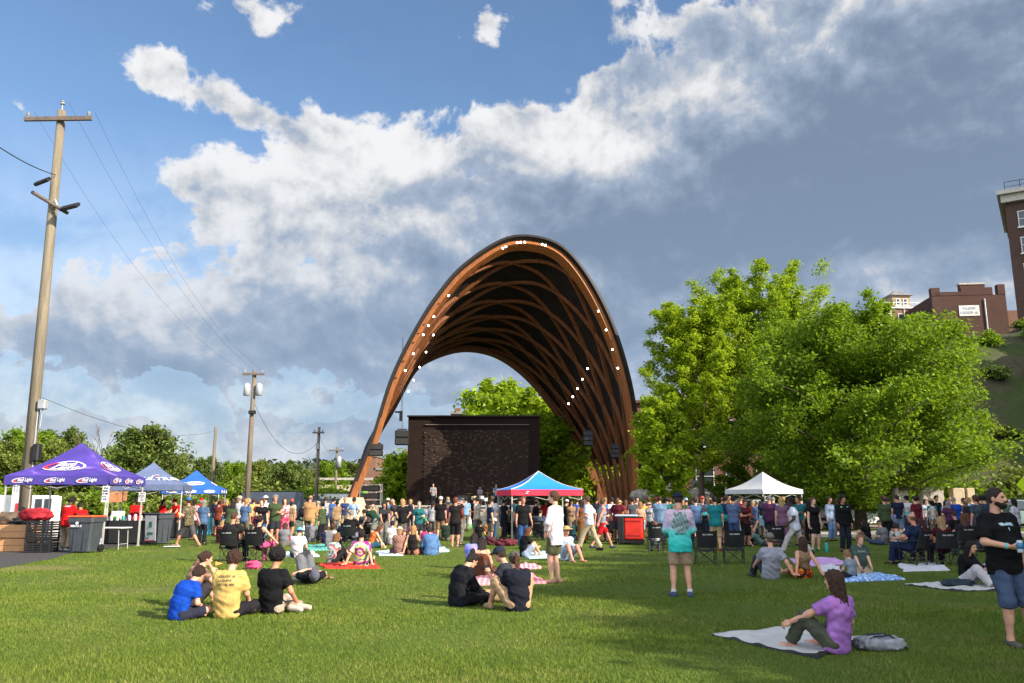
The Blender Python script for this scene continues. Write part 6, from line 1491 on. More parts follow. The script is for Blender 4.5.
blanket('pink and lilac blanket spread behind the woman in the flowered skirt', [(790, 560), (800, 567), (846, 565), (836, 559)], fabric('blanket_lilac', 'plaid', [(205, 150, 195), (170, 150, 205), (232, 215, 232)]), 6)
blanket('white towel beside the lilac blanket', [(816, 567), (822, 573), (842, 572), (836, 566)], MWTXT, 7)
blanket('turquoise and purple blanket behind the tie dye pair', [(302, 546), (306, 551), (344, 550), (338, 544)], fabric('blanket_teal', 'plaid', [(60, 140, 130), (120, 180, 165), (120, 80, 140)]), 8)
blanket('pale blanket beside the man in the white sitting crowd', [(376, 552), (380, 556), (402, 556), (398, 551)], mat('blanket_pale', (.45, .50, .55), .9, .1), 9)
blanket('white and green blanket under the person in white with the blue cap', [(272, 553), (278, 558), (318, 557), (312, 552)], fabric('blanket_mint', 'plaid', [(210, 220, 215), (130, 175, 165), (225, 228, 225)]), 10)
blanket('light blue blanket by the denim jacket', [(420, 549), (426, 553), (450, 552), (444, 548)], fabric('blanket_sky', 'denim', [(130, 175, 205), (190, 215, 230)]), 11)
blanket('pale blue blanket under the long haired woman in black', [(520, 553), (528, 559), (566, 558), (556, 552)], mat('blanket_aqua', (.35, .50, .58), .9, .1), 12)
blanket('white sheet under the chairs at the right', [(897, 566), (904, 572), (950, 571), (942, 565)], MWTXT, 13)
# ------------------------------------------------------------------ people: the near lawn
def at_(px, py): q = G(px, py); return q.x, q.y
def dp(px, Y): return P(px, 500, Y).x, Y
x, y = at_(838, 653)
o = person('woman with long wavy brown hair in a lilac tee sitting on the large pale blanket', x, y, -32, 'knees', 1.66, 'f', 'l', ('wavy', (84, 56, 42)), top=(176, 120, 196), sl=.72, hem=.09, loose=.014, bot=('long', (84, 86, 72)), shoe=None, lean=-6, slouch=8, hands=((-.42, .42, .30), (.30, .16, .14)), epole=((-.6, -.5, -.3), (.5, -1, 0)), feet=((-.22, .50, 0), (.16, .42, 0)), kpole=((-.6, .6, 1), (.5, .6, .5)), hy=-10, grip=('half', 'relax'))
sack('grey drawstring backpack lying on the pale blanket beside the woman in lilac', 'bag', *at_(880, 650), 0.0, .29, .17, .08, mat('bag_grey', (.26, .26, .28), .6, .3, 8, .7, 22), 3, cr=.42)
bg_ = [o_ for o_ in COL.objects if o_.get('label', '').startswith('grey drawstring')][0]
for s_ in (-1, 1): mb = MB(); mb.tube([(-.24, s_*.05, .06), (-.1, s_*.09-.03, .165), (.08, s_*.07-.03, .175), (.24, s_*.05, .07), (.31, s_*.02, .015)], .010, 6); mb.build('strap', MBLK, bg_)
sack('navy bag lying on the pale blanket at the right', 'bag', *at_(957, 588), .02, .30, .17, .075, mat('bag_navy', (.02, .035, .05), .7, .2, 6, .5, 20), 5)
# man on the right with a can
x, y = at_(1013, 646)
oR = person('bearded man in black tee and blue shorts holding a can, standing at the right edge', x, y, 168, 'hold1', 1.80, 'm', 'l', ('crop', (66, 48, 40)), top=(22, 22, 24), sl=.88, hem=.13, loose=.020, bot=('knee', (74, 90, 116)), shoe=(96, 92, 88), w=1.05, belly=.3, hands=((-.27, .02, .84), (.15, .28, 1.12)), epole=((-.5, -1, -.1), (1, -.5, -.5)), hy=-24, side=6, feet=((-.26, .02, 0), (.05, .03, 0)))
V, Fq = snet(lambda Pt: smax(smin(smin(el(Pt, (0, .060, -.085), (.050, .046, .040)), el(Pt, (0, .022, -.058), (.071, .052, .042)), .02), el(Pt, (0, .088, -.047), (.028, .016, .010)), .01), -el(Pt, (0, .094, -.057), (.020, .02, .007)), .004), (-.08, -.02, -.15), (.08, .14, 0), .006)
link('beard', npmesh('beard', oR['tohead'](V), Fq), hairm((40, 29, 25)), oR['root'])
rs = random.Random(8); q = []
for k in range(13):
    xx = -.085+k*.0135; hgt = rs.uniform(.018, .045); q.append((xx, -.012-hgt*.3, xx+.008, -.012+hgt*.6)); q.append((xx-.004, -.004+rs.uniform(-.012, .012), xx+.013, .006+rs.uniform(-.012, .012)))
q.append((.0, -.075, .008, -.04)); decal(oR, 'shirt', q, 'print', mat('print_ice', (.42, .58, .64), .7), 1, zc=.04)
hb = world(oR, oR['J']['wr1']); mb = MB(); wv = Vector(map(float, oR['J']['wr1']-oR['J']['el1'])).normalized()
mb.tube([Vector(map(float, oR['J']['wr1']))-wv*.045, Vector(map(float, oR['J']['wr1']))-wv*.02], .035, 14); mb.build('wristband', mat('band_teal', (.10, .40, .42), .5), oR['root'])
def held_can(o, i, label, col, off=(0, .085, 0), h=.125, r=.032, cat='can', name='drink_can', band=None):
    J = o['J']; d = unit(J['wr%d' % i]-J['el%d' % i]); p = world(o, J['wr%d' % i]+d*.075+A(*off))
    t = thing(name, label, cat, p); mb = MB(); mb.lathe((0, 0, -h*.5), [(r*.8, 0), (r, .012), (r, h-.018), (r*.82, h), (r*.8, h-.004)], 16); b_ = mb.build('body', col, t, True)
    if band: mb = MB(); mb.lathe((0, 0, -h*.5), [(r+.001, h*.3), (r+.001, h*.8)], 16); mb.build('label', band, t, True)
held_can(oR, 1, 'blue and pale drink can in the hand of the bearded man', mat('can_ice', (.45, .52, .58), .3), (0.0, .035, .02), .14, .034, band=mat('can_blue', (.04, .17, .36), .35))
# man with the faded teal shirt, from behind
x, y = at_(682, 597)
MFADE = fabric('fade_teal', 'fadez', [(44, 176, 168), (92, 200, 194), (178, 168, 196), (196, 170, 188)])
o = person('man in a long sleeved shirt fading from pink to turquoise, standing with his back turned', x, y, 2, 'phone', 1.78, 'm', 'l', ('crop', (60, 44, 36)), ('cap', (36, 42, 62)), sl=1.94, hem=.17, loose=.020, tmat=MFADE, bot=('short', (168, 142, 116)), shoe=(70, 84, 120), hands=((-.16, .26, 1.04), (.16, .26, 1.04)), feet=((-.14, 0, 0), (.14, 0, 0)))
n_ = 14; q1, q2, q3 = [], [], []
for i in range(n_):
    for j in range(n_):
        u, v = (i+.5)/n_-.5, (j+.5)/n_-.5
        if u*u*4+v*v*3.2 > .95+.25*math.sin(9*math.atan2(v, u)): continue
        cell = (u*.29-.0105, v*.36-.013, u*.29+.0105, v*.36+.013); k = math.sin(i*2.3+j*1.1)+math.sin(j*1.7-i*.6)+.7*math.sin(i*j*.7)
        (q1 if k > .7 else q2 if k > -.6 else q3).append(cell)
for nm, q, c in (('print', q1, (.27, .35, .33)), ('print', q2, (.17, .25, .25)), ('print', q3, (.10, .15, .16))): decal(o, 'shirt', q, nm, mat('print_%d' % int(c[0]*100), c, .7), -1, zc=-.06)
rs = random.Random(1); decal(o, 'shirt', [(a, b, c, d) for (a, b, c, d) in strokes(rs, 12, .03, .02)], 'print', mat('print_wine', (.22, .08, .10), .7), -1, zc=.155); decal(o, 'shirt', strokes(rs, 9, .028, .022), 'print', mat('print_navy', (.05, .06, .14), .7), -1, zc=-.26)
for i in (0, 1):
    mb = MB(); a = Vector(map(float, o['J']['an%d' % i])); mb.tube([a+Vector((0, 0, -.02)), a+Vector((0, 0, .055))], .046, 12); mb.build('sock', MWTXT, o['root'])
# tall man in white shirt
x, y = at_(556, 583)
o = person('tall man in a loose white shirt and olive shorts standing sideways near the centre', x, y, -62, 'hips', 1.83, 'm', 'p', ('short', (96, 62, 40)), top=(240, 228, 230), sl=1.75, hem=.20, loose=.016, neck='collar', bot=('short', (86, 90, 60)), shoe=(196, 150, 128), hands=((-.20, .10, .96), (.22, .02, .86)), hy=-8, feet=((-.08, .05, 0), (.09, -.02, 0)))
# two women and a man in the centre foreground
x, y = at_(458, 606)
o = person('woman with a hair bun in a black hoodie sitting on the grass in the foreground', x, y, 52, 'cross', 1.68, 'f', 'l', ('bun', (40, 30, 26)), top=(24, 25, 31), sl=1.92, hem=.10, loose=.026, neck='hood', bot=('long', (20, 20, 24)), shoe=(26, 26, 28), hands=((-.08, .50, .16), (.14, .44, .18)), hp=24, lean=16, slouch=22)
held_can(o, 0, 'pale drink can held by the woman in the black hoodie', mat('can_pale', (.5, .55, .58), .3), (0, .0, .02))
x, y = at_(518, 611)
o = person('woman with long brown ponytail and grey cap in a navy tee, back turned', x, y, -18, 'knees', 1.70, 'f', 'l', ('pony', (88, 52, 34)), ('cap', (96, 92, 92)), top=(26, 28, 40), sl=.75, hem=.10, loose=.016, bot=('knee', (176, 146, 112)), shoe=(170, 140, 110), hands=((-.16, .40, .26), (.10, .42, .30)), feet=((-.34, .42, 0), (.14, .46, 0)), kpole=((-.7, .6, 1), (.5, .6, 1)), slouch=22, lean=10, w=1.06)
x, y = at_(508, 603)
o = person('man in a dark cap raising a small camera, sitting half hidden in the centre foreground', x, y+.15, -70, 'cross', 1.72, 'm', 'l', ('short', (60, 42, 32)), ('cap', (40, 48, 66)), top=(50, 54, 62), bot=('knee', (178, 150, 116)), hands=((-.10, .32, .50), (.10, .32, .50)), shoe=(150, 120, 95), grip=('grip', 'grip'))
mb = MB(); mb.bbox((0, 0, 0), (.14, .07, .09), .012); mb.lathe((0, -.03, 0), [(.03, 0), (.03, -.05)], 12, Matrix.Rotation(R(90), 4, 'X')); c_ = mb.build('camera', MBLK); c_.location = world(o, (0, .40, .55)); tag(c_, 'small dark camera raised by the man in the dark cap', 'camera')
# woman in brown on pink blanket
x, y = at_(481, 577)
o = person('woman with long dark hair in a strapless brown top sitting on the pink blanket', x, y, 4, 'cross', 1.64, 'f', 'l', ('long', (44, 28, 24)), top=(96, 60, 42), sl=0, hem=.08, loose=.004, neck='strapless', bot=('long', (90, 58, 42)), shoe=None)
x, y = at_(470, 572)
person('person in a blue and lilac top sitting behind the woman in the brown top', x, y+1.0, 20, 'cross', 1.62, 'f', 'l', ('long', (40, 26, 24)), tmat=fabric('lilac_blue', 'tiedye', [(80, 110, 200), (150, 130, 205), (110, 150, 220)]), bot=('long', (50, 52, 80)), sl=.6)
# group of four on the left
x, y = at_(177, 612)
person('young woman with hair tied back eating, left in the seated group of four', x, y+.55, 38, 'knees', 1.66, 'f', 'l', ('lowbun', (74, 44, 32)), tmat=fabric('plaid_brown', 'plaid', [(96, 72, 62), (128, 98, 84), (150, 124, 108)]), sl=.5, hem=.08, bot=('short', (60, 54, 60)), hands=((-.02, .36, .62), (.10, .40, .50)), lean=14, slouch=16, hp=2, hy=14, shoe=None)
hp_ = PEOPLE[-1]; mb = MB(); mb.prism([(-.05, -.035), (.065, 0), (-.05, .04)], .015); pz = mb.build('slice', mat('pizza', (.62, .26, .06), .6, .3, 30)); pz.location = world(hp_, hp_['J']['wr0']+A(.02, .12, .06)); pz.rotation_euler = (R(60), 0, R(20)); tag(pz, 'orange slice of food held by the young woman in the seated group', 'food')
x, y = at_(178, 620)
person('boy in a bright blue tee leaning over, sitting in the group of four', x, y, 24, 'cross', 1.50, 'm', 'l', ('short', (62, 38, 30)), top=(18, 70, 176), sl=.7, hem=.10, loose=.016, bot=('short', (44, 46, 66)), lean=22, slouch=20, hp=16, tw=10, shoe=None, head=1.06, side=8)
x, y = at_(226, 618)
o = person('young man in a yellow tee with dark lettering on the back, sitting', x, y, 4, 'cross', 1.76, 'm', 'l', ('curly', (76, 46, 34)), top=(206, 174, 102), sl=.75, hem=.10, loose=.020, bot=('long', (38, 36, 42)), shoe=(50, 44, 44), lean=4, slouch=14, side=2)
rs = random.Random(6)
for k, nn in enumerate((9, 7, 10)): decal(o, 'shirt', strokes(rs, nn, .034, .028, .22), 'lettering', mat('print_brown', (.10, .075, .045), .7), -1, zc=.075-k*.056)
x, y = at_(271, 614)
person('young man with a round afro in a black tee, sitting on the grass', x, y, 14, 'side', 1.74, 'm', 't', ('afro', (26, 19, 19)), top=(20, 20, 23), sl=.72, hem=.09, loose=.016, bot=('long', (176, 158, 140)), shoe=(212, 196, 176), hands=((-.22, .24, .12), (.30, .22, .16)))
x, y = at_(286, 606); mb = MB(); mb.bbox((0, 0, .10), (.24, .22, .17), .03, rz=.4); pb = mb.build('paper_bag', mat('paper_white', (.60, .56, .52), .85, .08, 6, .4, 20)); pb.location = (x, y, 0.0); tag(pb, 'white paper bag on the grass beside the young man with the afro', 'bag')
# man lying with knees up
x, y = at_(303, 584)
person('man lying on his back in the grass with his knees up', x, y+.35, -24, 'lie', 1.76, 'm', 'l', ('short', (80, 60, 48)), ('cap', (96, 98, 112)), top=(34, 34, 40), sl=.6, bot=('knee', (110, 112, 116)), shoe=(150, 150, 152))
x, y = at_(328, 579); mb = MB()
for s in (-1, 1): mb.bbox((s*.07, 0, .03), (.10, .26, .05), .02, rz=s*.2); mb.tube([(s*.07-.045, .03, .05), (s*.07, .05, .10), (s*.07+.045, .03, .05)], .012, 6)
sd = mb.build('sandals', mat('sandal', (.20, .13, .07), .8)); sd.location = (x, y, 0); tag(sd, 'pair of brown sandals on the grass beside the lying man', 'sandals')
# right: grey tee man, woman in flowered skirt, two boys
x, y = at_(771, 579)
person('man in a pale grey tee and flat cap sitting back on one hand', x, y, -10, 'backk', 1.78, 'm', 'l', ('crop', (110, 90, 72)), ('cap', (122, 112, 104)), top=(158, 158, 170), sl=.75, hem=.12, loose=.022, bot=('long', (52, 56, 70)), shoe=(60, 60, 64), w=1.08, hands=((-.20, .40, .22), (.40, -.30, .05)), hdir=(None, (.5, -1, -.05)), lean=-8)
x, y = at_(803, 578)
person('woman with long brown hair and an orange flowered skirt leaning back on her hands', x, y, -6, 'back', 1.64, 'f', 'l', ('long', (82, 52, 36)), top=(150, 120, 92), sl=0, hem=.02, loose=.002, bot=('skirt', (190, 100, 30)), bmat=fabric('flowers', 'spots', [(196, 88, 22), (60, 34, 20), (220, 150, 40), (150, 40, 22), (48, 32, 24)]), shoe=None, lean=-12)
x, y = at_(852, 579)
person('small fair haired boy in a grey tee sitting on the blue blanket', x, y, -22, 'cross', 1.12, 'm', 'p', ('short', (176, 134, 92)), top=(140, 148, 158), sl=.6, bot=('short', (40, 40, 50)), shoe=None, head=1.22)
x, y = at_(865, 576)
o = person('boy in a green tee kneeling upright and facing the camera', x, y+.25, 172, 'kneel', 1.42, 'm', 'p', ('short', (170, 116, 70)), top=(74, 90, 84), sl=.75, hem=.12, loose=.022, bot=('short', (196, 172, 138)), shoe=(120, 50, 44), head=1.12, w=1.12, belly=.4)
rs = random.Random(14); decal(o, 'shirt', strokes(rs, 6, .05, .035, .3), 'print', mat('print_sage', (.28, .33, .22), .7), 1, zc=.02)
x, y = at_(990, 590)
person('person in black top and white trousers sitting behind the bearded man', x, y+.8, 150, 'knees', 1.68, 'f', 'l', ('long', (30, 22, 20)), top=(26, 24, 28), sl=1.8, bot=('wide', (200, 194, 196)), shoe=None, feet=((-.10, .60, 0), (.14, .66, 0)))
# ------------------------------------------------------------------ people: the middle of the lawn
def seat(label, px, py, yaw, lab_chair=None, pose='chair', **k):
    x, y = at_(px, py)
    if lab_chair: chair(x, y, yaw, lab_chair)
    return person(label, x, y, yaw, pose, **k)
seat('broad man in a black shirt slumped in a camp chair with his arm hanging down', 232, 562, 8, 'black camp chair holding the broad man in black on the left', H=1.82, skin='t', hair=('crop', (96, 60, 44)), top=(38, 34, 36), sl=.7, bot=('long', (30, 30, 34)), hands=((-.40, .02, .36), (.28, .26, .66)), w=1.15)
seat('woman in a black sleeveless top with sunglasses on her head in a camp chair', 259, 562, 16, 'black camp chair under the woman in the black sleeveless top', H=1.70, sex='f', hair=('lowbun', (40, 28, 26)), top=(28, 26, 28), sl=0, bot=('long', (196, 80, 128)), shoe=(196, 70, 110), hands=((-.24, .30, .64), (.40, .30, .50)))
sack('pink bag on the grass below the camp chairs on the left', 'bag', *at_(253, 569), 0, .20, .13, .10, mat('bag_pink', (.50, .06, .16), .7, .2, 6), 6)
x, y = at_(297, 558); person('person in a white tee and light blue hat sitting on the mint blanket', x, y, 4, 'cross', 1.68, 'm', 'l', ('crop', BR), ('bucket', (120, 178, 212)), top=(214, 208, 216), sl=.6, bot=('short', (60, 60, 66)), w=1.05)
x, y = at_(332, 565); person('girl with long fair brown hair in a tie dye dress on the red blanket', x, y, 36, 'knees', 1.55, 'f', 'l', ('long', (142, 96, 62)), tmat=fabric('tiedye_teal', 'tiedye', [(40, 128, 130), (200, 200, 190), (170, 40, 60), (60, 160, 160), (230, 220, 190), (40, 90, 120)]), sl=.5, bot=('long', (36, 34, 38)), shoe=None)
x, y = at_(361, 567); person('person in a yellow and purple tie dye tee leaning back on both hands', x, y, 2, 'back', 1.72, 'm', 'l', ('short', (40, 28, 24)), tmat=fabric('tiedye_rain', 'tiedye', [(40, 60, 90), (210, 200, 100), (60, 130, 150), (220, 214, 150), (150, 40, 130), (130, 40, 120)]), sl=.85, hem=.1, loose=.02, bot=('long', (40, 38, 44)), shoe=None, lean=-8, hands=((-.36, -.28, .05), (.36, -.28, .05)))
seat('grey haired man in a black tee in a camp chair beyond the tie dye pair', 351, 549, 12, 'black camp chair with the grey haired man in it', H=1.80, hair=('crop', GY), top=(24, 24, 26), sl=.7, bot=('long', (120, 120, 140)), w=1.1)
x, y = at_(327, 549); person('dark haired woman in a cream top sitting behind the tie dye girl', x, y+.5, 20, 'knees', 1.66, 'f', 'l', ('bob', (90, 50, 38)), top=(214, 192, 182), sl=.6, bot=('long', (70, 70, 80)))
x, y = at_(318, 546); person('child in a navy top sitting beside the dark haired woman in cream', x, y+1.2, 6, 'cross', 1.25, 'm', 'l', ('short', (70, 44, 34)), top=(48, 50, 84), sl=.7, bot=('short', (40, 40, 50)), head=1.1)
x, y = at_(368, 549); person('woman in an orange strap top leaning forward on the grass', x, y+.5, 60, 'cross', 1.64, 'f', 'l', ('long', (110, 60, 40)), top=(206, 110, 56), sl=0, bot=('short', (50, 90, 110)), hands=((-.2, .5, .05), (.3, .45, .05)), lean=26)
x, y = at_(392, 545); person('person in a white shirt and dark hair sitting on the ground below the bending men', x, y, -10, 'cross', 1.70, 'm', 'l', ('short', (36, 30, 30)), top=(220, 212, 208), sl=.7, bot=('long', (150, 150, 165)))
x, y = at_(399, 555); person('woman in a cream bucket hat and brown top sitting with back turned', x, y, -6, 'cross', 1.64, 'f', 'l', ('bob', (170, 130, 90)), ('bucket', (206, 192, 172)), tmat=fabric('brown_print', 'plaid', [(120, 84, 76), (150, 110, 96), (96, 66, 62)]), sl=.4, bot=('short', (90, 66, 66)))
x, y = at_(413, 555); person('blonde woman in a black strap top sitting beside the bucket hat', x, y, 10, 'back', 1.66, 'f', 'l', ('bob', (196, 150, 96)), top=(40, 32, 34), sl=0, bot=('short', (170, 110, 90)), lean=-4, hands=((-.28, -.2, .05), (.2, .4, .2)), hdir=((-.5, -1, 0), None))
x, y = at_(431, 555); person('person in a faded denim jacket with dark hair hunched on the grass', x, y, -20, 'cross', 1.70, 'f', 'l', ('short', (40, 28, 26)), tmat=fabric('denim', 'denim', [(52, 84, 130), (90, 124, 166)]), sl=1.8, loose=.035, hem=.12, bot=('long', (70, 80, 100)), lean=16, slouch=24, w=1.1)
x, y = at_(424, 551); person('person in a bright pink top half hidden behind the denim jacket', x, y+.9, 8, 'cross', 1.6, 'f', 'l', ('short', (60, 36, 30)), top=(212, 60, 120), sl=.7, bot=('long', (60, 60, 70)))
seat('man in a green tee sitting in a camp chair before the stage', 420, 540, 4, 'black camp chair of the man in green', H=1.74, hair=('crop', (120, 70, 50)), skin='r', top=(84, 156, 112), sl=.7, bot=('short', (70, 70, 80)))
x, y = at_(524, 557); person('woman with very long brown hair in a black tee sitting sideways before the blue canopy', x, y, 62, 'knees', 1.66, 'f', 'l', ('wavy', (112, 66, 46)), top=(22, 22, 25), sl=.7, bot=('short', (150, 160, 180)), shoe=None, hands=((-.1, .40, .34), (.1, .44, .30)))
x, y = at_(568, 562); person('man in a straw hat and light blue shirt sitting beside the tall man in white', x, y+.4, 152, 'backk', 1.76, 'm', 'r', ('crop', GY), ('brim', (206, 170, 110)), top=(172, 190, 218), sl=1.7, loose=.02, bot=('short', (150, 160, 175)), shoe=None, hands=((.36, -.30, .05), (-.30, .34, .30)), lean=-6)
x, y = at_(564, 548); person('child in olive shirt behind the straw hat man', x, y+1.6, 170, 'cross', 1.2, 'm', 'l', ('short', (120, 80, 50)), top=(110, 100, 54), sl=.6, bot=('short', (80, 80, 80)), head=1.1)
x, y = at_(506, 546); sack('maroon coat heaped on the grass below the man in the white tee', 'coat', x, y, 0, .42, .26, .13, mat('coat_maroon', (.10, .015, .025), .9, .3, 5, .8, 12), 8, 'coat'); x, y = at_(491, 545); sack('dark red bag beside the maroon coat', 'bag', x, y, 0, .22, .2, .16, mat('bag_wine', (.07, .015, .02), .8, .3, 5), 9)
x, y = at_(487, 534); sack('orange brown bag left of the man in the white tee', 'bag', x, y, 0, .24, .16, .24, mat('bag_tan', (.36, .15, .04), .8, .25, 5), 10)
# folded rainbow chair
x, y = at_(466, 531); t = thing('beach_ball', 'round rainbow coloured beach ball disc behind the woman in black shorts', 'ball', (x, y, .40)); mb = MB()
cs = [(.70, .68, .66), (.05, .30, .50), (.55, .10, .28), (.70, .50, .05), (.70, .68, .66), (.15, .40, .15)]
for k in range(6):
    mb.cur = k; vs, fs = [], []; n1 = 5
    for i in range(9):
        for j in range(n1): th = 2*math.pi*(k+j/(n1-1))/6; ph = math.pi*i/8; vs.append((.40*math.sin(ph)*math.cos(th), -.40*math.cos(ph), .40*math.sin(ph)*math.sin(th)))
    for i in range(8):
        for j in range(n1-1): a = i*n1+j; fs.append((a, a+n1, a+n1+1, a+1))
    mb.add(vs, fs)
mb.build('ball', [mat('ball_%d' % k, c, .35) for k, c in enumerate(cs)], t, True)
seat('child in a white shirt sitting in a small camp chair right of the red cart', 656, 552, 6, 'small black camp chair right of the red cart', H=1.30, pose='chair', hair=('short', (130, 84, 58)), top=(206, 206, 216), sl=.7, bot=('long', (90, 96, 110)), head=1.12)
x, y = at_(706, 565); chair(x, y, 4, 'empty black camp chair right of the man in the turquoise shirt'); x, y = at_(734, 564); chair(x, y, 8, 'empty black camp chair, second right of the man in the turquoise shirt'); x, y = at_(776, 554); chair(x, y, 10, 'empty black camp chair behind the man in the flat cap')
x, y = at_(774, 548); person('person in a grey green top lying back with one arm raised near the white canopy', x+.0, y+1.2, 100, 'back', 1.6, 'f', 'l', ('short', (150, 110, 80)), top=(100, 130, 122), sl=.5, bot=('short', (60, 70, 80)), lean=-50, hands=((-.3, -.2, .9), (.3, -.5, .06)), hdir=(None, None))
# chairs on the right
seat('bald man in a navy tee and jeans sitting in a camp chair on the right', 914, 566, -34, 'black camp chair under the bald man in navy', H=1.82, hair=('bald', (120, 96, 80)), skin='r', top=(34, 46, 74), sl=.8, bot=('long', (34, 44, 74)), w=1.12, shoe=(30, 30, 34))
seat('blonde woman in a maroon top sitting in a camp chair on the right', 944, 566, 6, 'black camp chair under the blonde woman in maroon', H=1.70, sex='f', hair=('long', (190, 150, 104)), top=(72, 20, 34), sl=.5, bot=('long', (34, 34, 44)), w=1.05)
seat('woman in dark clothes sitting between the bald man and the blonde woman', 930, 562, -20, None, 'chairf', H=1.6, sex='f', hair=('bob', (70, 30, 26)), top=(56, 28, 30), sl=.6, bot=('long', (30, 30, 34)))
seat('woman with brown hair in a camp chair right of the blonde woman', 966, 556, 10, 'black camp chair under the brown haired woman at the right', H=1.68, sex='f', hair=('long', (104, 66, 44)), top=(46, 40, 44), sl=.6, bot=('long', (80, 86, 104)))
seat('boy in a pale printed tee sitting left of the bald man', 899, 560, 20, None, 'chairf', H=1.40, hair=('short', (60, 44, 36)), tmat=fabric('print_tee', 'spots', [(170, 166, 156), (150, 148, 140), (60, 58, 56), (176, 172, 162)]), sl=.7, bot=('long', (120, 140, 170)), head=1.1, z=0)
# ------------------------------------------------------------------ people standing, left to right
def st(label, px, Y, yaw, pose='stand', **k):
    if isinstance(Y, tuple): x, y = at_(px, Y[0])
    else: x, y = dp(px, Y)
    return person(label, x, y, yaw, pose, **k)
o = st('man in a red tee and beige trousers standing at the tables under the purple canopy', 64, (551,), 20, 'bend2', H=1.80, hair=('short', BK_), skin='d', top=(196, 20, 26), sl=.7, hem=.14, loose=.02, bot=('long', (190, 168, 138)), shoe=(200, 196, 190), lean=12)
rs = random.Random(4); decal(o, 'shirt', strokes(rs, 8, .05, .034, .3), 'lettering', MWTXT, -1, zc=.11)
st('helper in a red tee bending behind the orange lidded bin', 84, 29.0, -50, 'bend2', H=1.66, hair=('short', DB), skin='t', top=(200, 24, 28), bot=('long', (50, 50, 56)))
st('seller in a red jacket standing behind the can covered drinks table', 137, 34.4, 150, 'phone', H=1.74, hair=('short', BK_), skin='d', top=(190, 18, 24), sl=1.9, bot=('long', (150, 24, 26)))
st('seller with long dark hair in a red top at the second drinks table', 163, 39.3, 110, 'phone', H=1.68, sex='f', hair=('long', BK_), top=(206, 24, 28), sl=1.8, bot=('long', (30, 30, 34)))
st('seller in a red cap and red tee at the second drinks table', 177, 40.0, 200, 'bend2', H=1.72, hair=('short', BK_), hat=('cap', (200, 26, 28)), top=(206, 26, 30), bot=('long', (30, 30, 34)), lean=10)
st('person in a red cap and red tee farthest along the canopy row', 202, 47, 190, 'stand', H=1.72, hair=('short', BR), hat=('cap', (206, 30, 32)), top=(206, 30, 32), bot=('long', (60, 60, 66)))
st('man in dark shirt, blue cap and grey shorts walking to the left over the lawn', 187, (547,), -68, 'stride', H=1.80, skin='r', hair=('short', BR), hat=('cap', (60, 104, 160)), tmat=fabric('camo_shirt', 'camo', [(70, 62, 50), (104, 92, 66), (52, 48, 44), (120, 108, 84)]), sl=.75, hem=.14, loose=.02, bot=('knee', (84, 80, 80)), shoe=(176, 140, 112), w=1.06, belly=.5)
x, y = at_(172, 547.5); mb = MB(); mb.bbox((0, 0, .012), (.55, .38, .02), .005, rz=.3); pp_ = mb.build('paper', MWTXT); pp_.location = (x, y, .03); tag(pp_, 'white sheet of paper lying on the grass by the walking man', 'paper')
st('woman in a pale pink top and dark trousers near the blue banner', 195, 36, 8, H=1.70, sex='f', hair=('bob', DB), top=(222, 170, 184), sl=.7, bot=('long', (40, 42, 54)))
st('person in a navy polo and white shorts behind the camp chairs on the left', 216, 41, 40, H=1.74, hair=('short', BK_), skin='t', top=(54, 56, 84), bot=('knee', (222, 220, 220)))
st('woman with blonde hair in a black tee and jean shorts in the left crowd', 227, 41, -20, H=1.66, sex='f', hair=('bob', BL), top=(28, 28, 30), bot=('short', (120, 150, 180)))
st('man in a tan cap and grey tee standing sideways in the left crowd', 240, 35, -72, 'folded', H=1.80, hair=('crop', GY), hat=('cap', (196, 178, 148)), top=(164, 162, 170), sl=.7, hem=.14, loose=.02, bot=('knee', (190, 160, 130)), w=1.1, belly=.7)
st('person in a coral top behind the man in the tan cap', 233, 43, 10, H=1.70, sex='f', hair=('short', BR), top=(196, 90, 96), bot=('long', (70, 70, 80)))
st('grey haired man in a dark blue vest in the left crowd', 248, 43, 70, H=1.74, hair=('crop', GY), top=(70, 74, 92), bot=('knee', (120, 100, 90)))
st('person in a yellow tee in the left crowd', 254, 44, 0, H=1.70, hair=('short', BR), top=(214, 200, 110), bot=('short', (90, 90, 100)))
st('woman in a maroon top in the left crowd', 259, 39, -10, H=1.64, sex='f', hair=('short', RD), top=(130, 34, 54), bot=('long', (100, 30, 46)))
st('man in a white cap, white shirt and pale jeans facing left in the crowd', 266, 38, -70, 'hold1', H=1.82, hair=('crop', BR), hat=('cap', (232, 232, 236)), top=(226, 220, 224), sl=.7, hem=.14, bot=('long', (150, 176, 200)))
st('woman in a long pink patterned dress with folded arms facing the camera', 283, (544,), 172, 'folded', H=1.72, sex='f', skin='p', hair=('bob', (96, 56, 50)), top=(214, 120, 140), sl=0, bot=('long_dress', (190, 50, 82)), tmat=fabric('dress_top', 'spots', [(216, 150, 160), (206, 96, 120), (228, 190, 190), (190, 60, 90)]), bmat=fabric('dress_pink', 'spots', [(190, 40, 76), (206, 70, 100), (170, 30, 60), (214, 120, 140)]), shoe=(120, 60, 60), w=1.12)
st('person with orange hair in a mint tee in the left crowd', 292, 41, 10, H=1.70, sex='f', hair=('short', (190, 100, 50)), top=(176, 206, 184), bot=('short', (190, 180, 170)))
st('woman in a dark top and white flowered trousers bending in the left crowd', 301, 37, 30, 'bend2', H=1.64, sex='f', hair=('short', DB), top=(44, 36, 40), bot=('wide', (210, 212, 200)), bmat=fabric('flower_trousers', 'spots', [(222, 220, 210), (210, 208, 196), (110, 150, 90), (228, 226, 214)]))
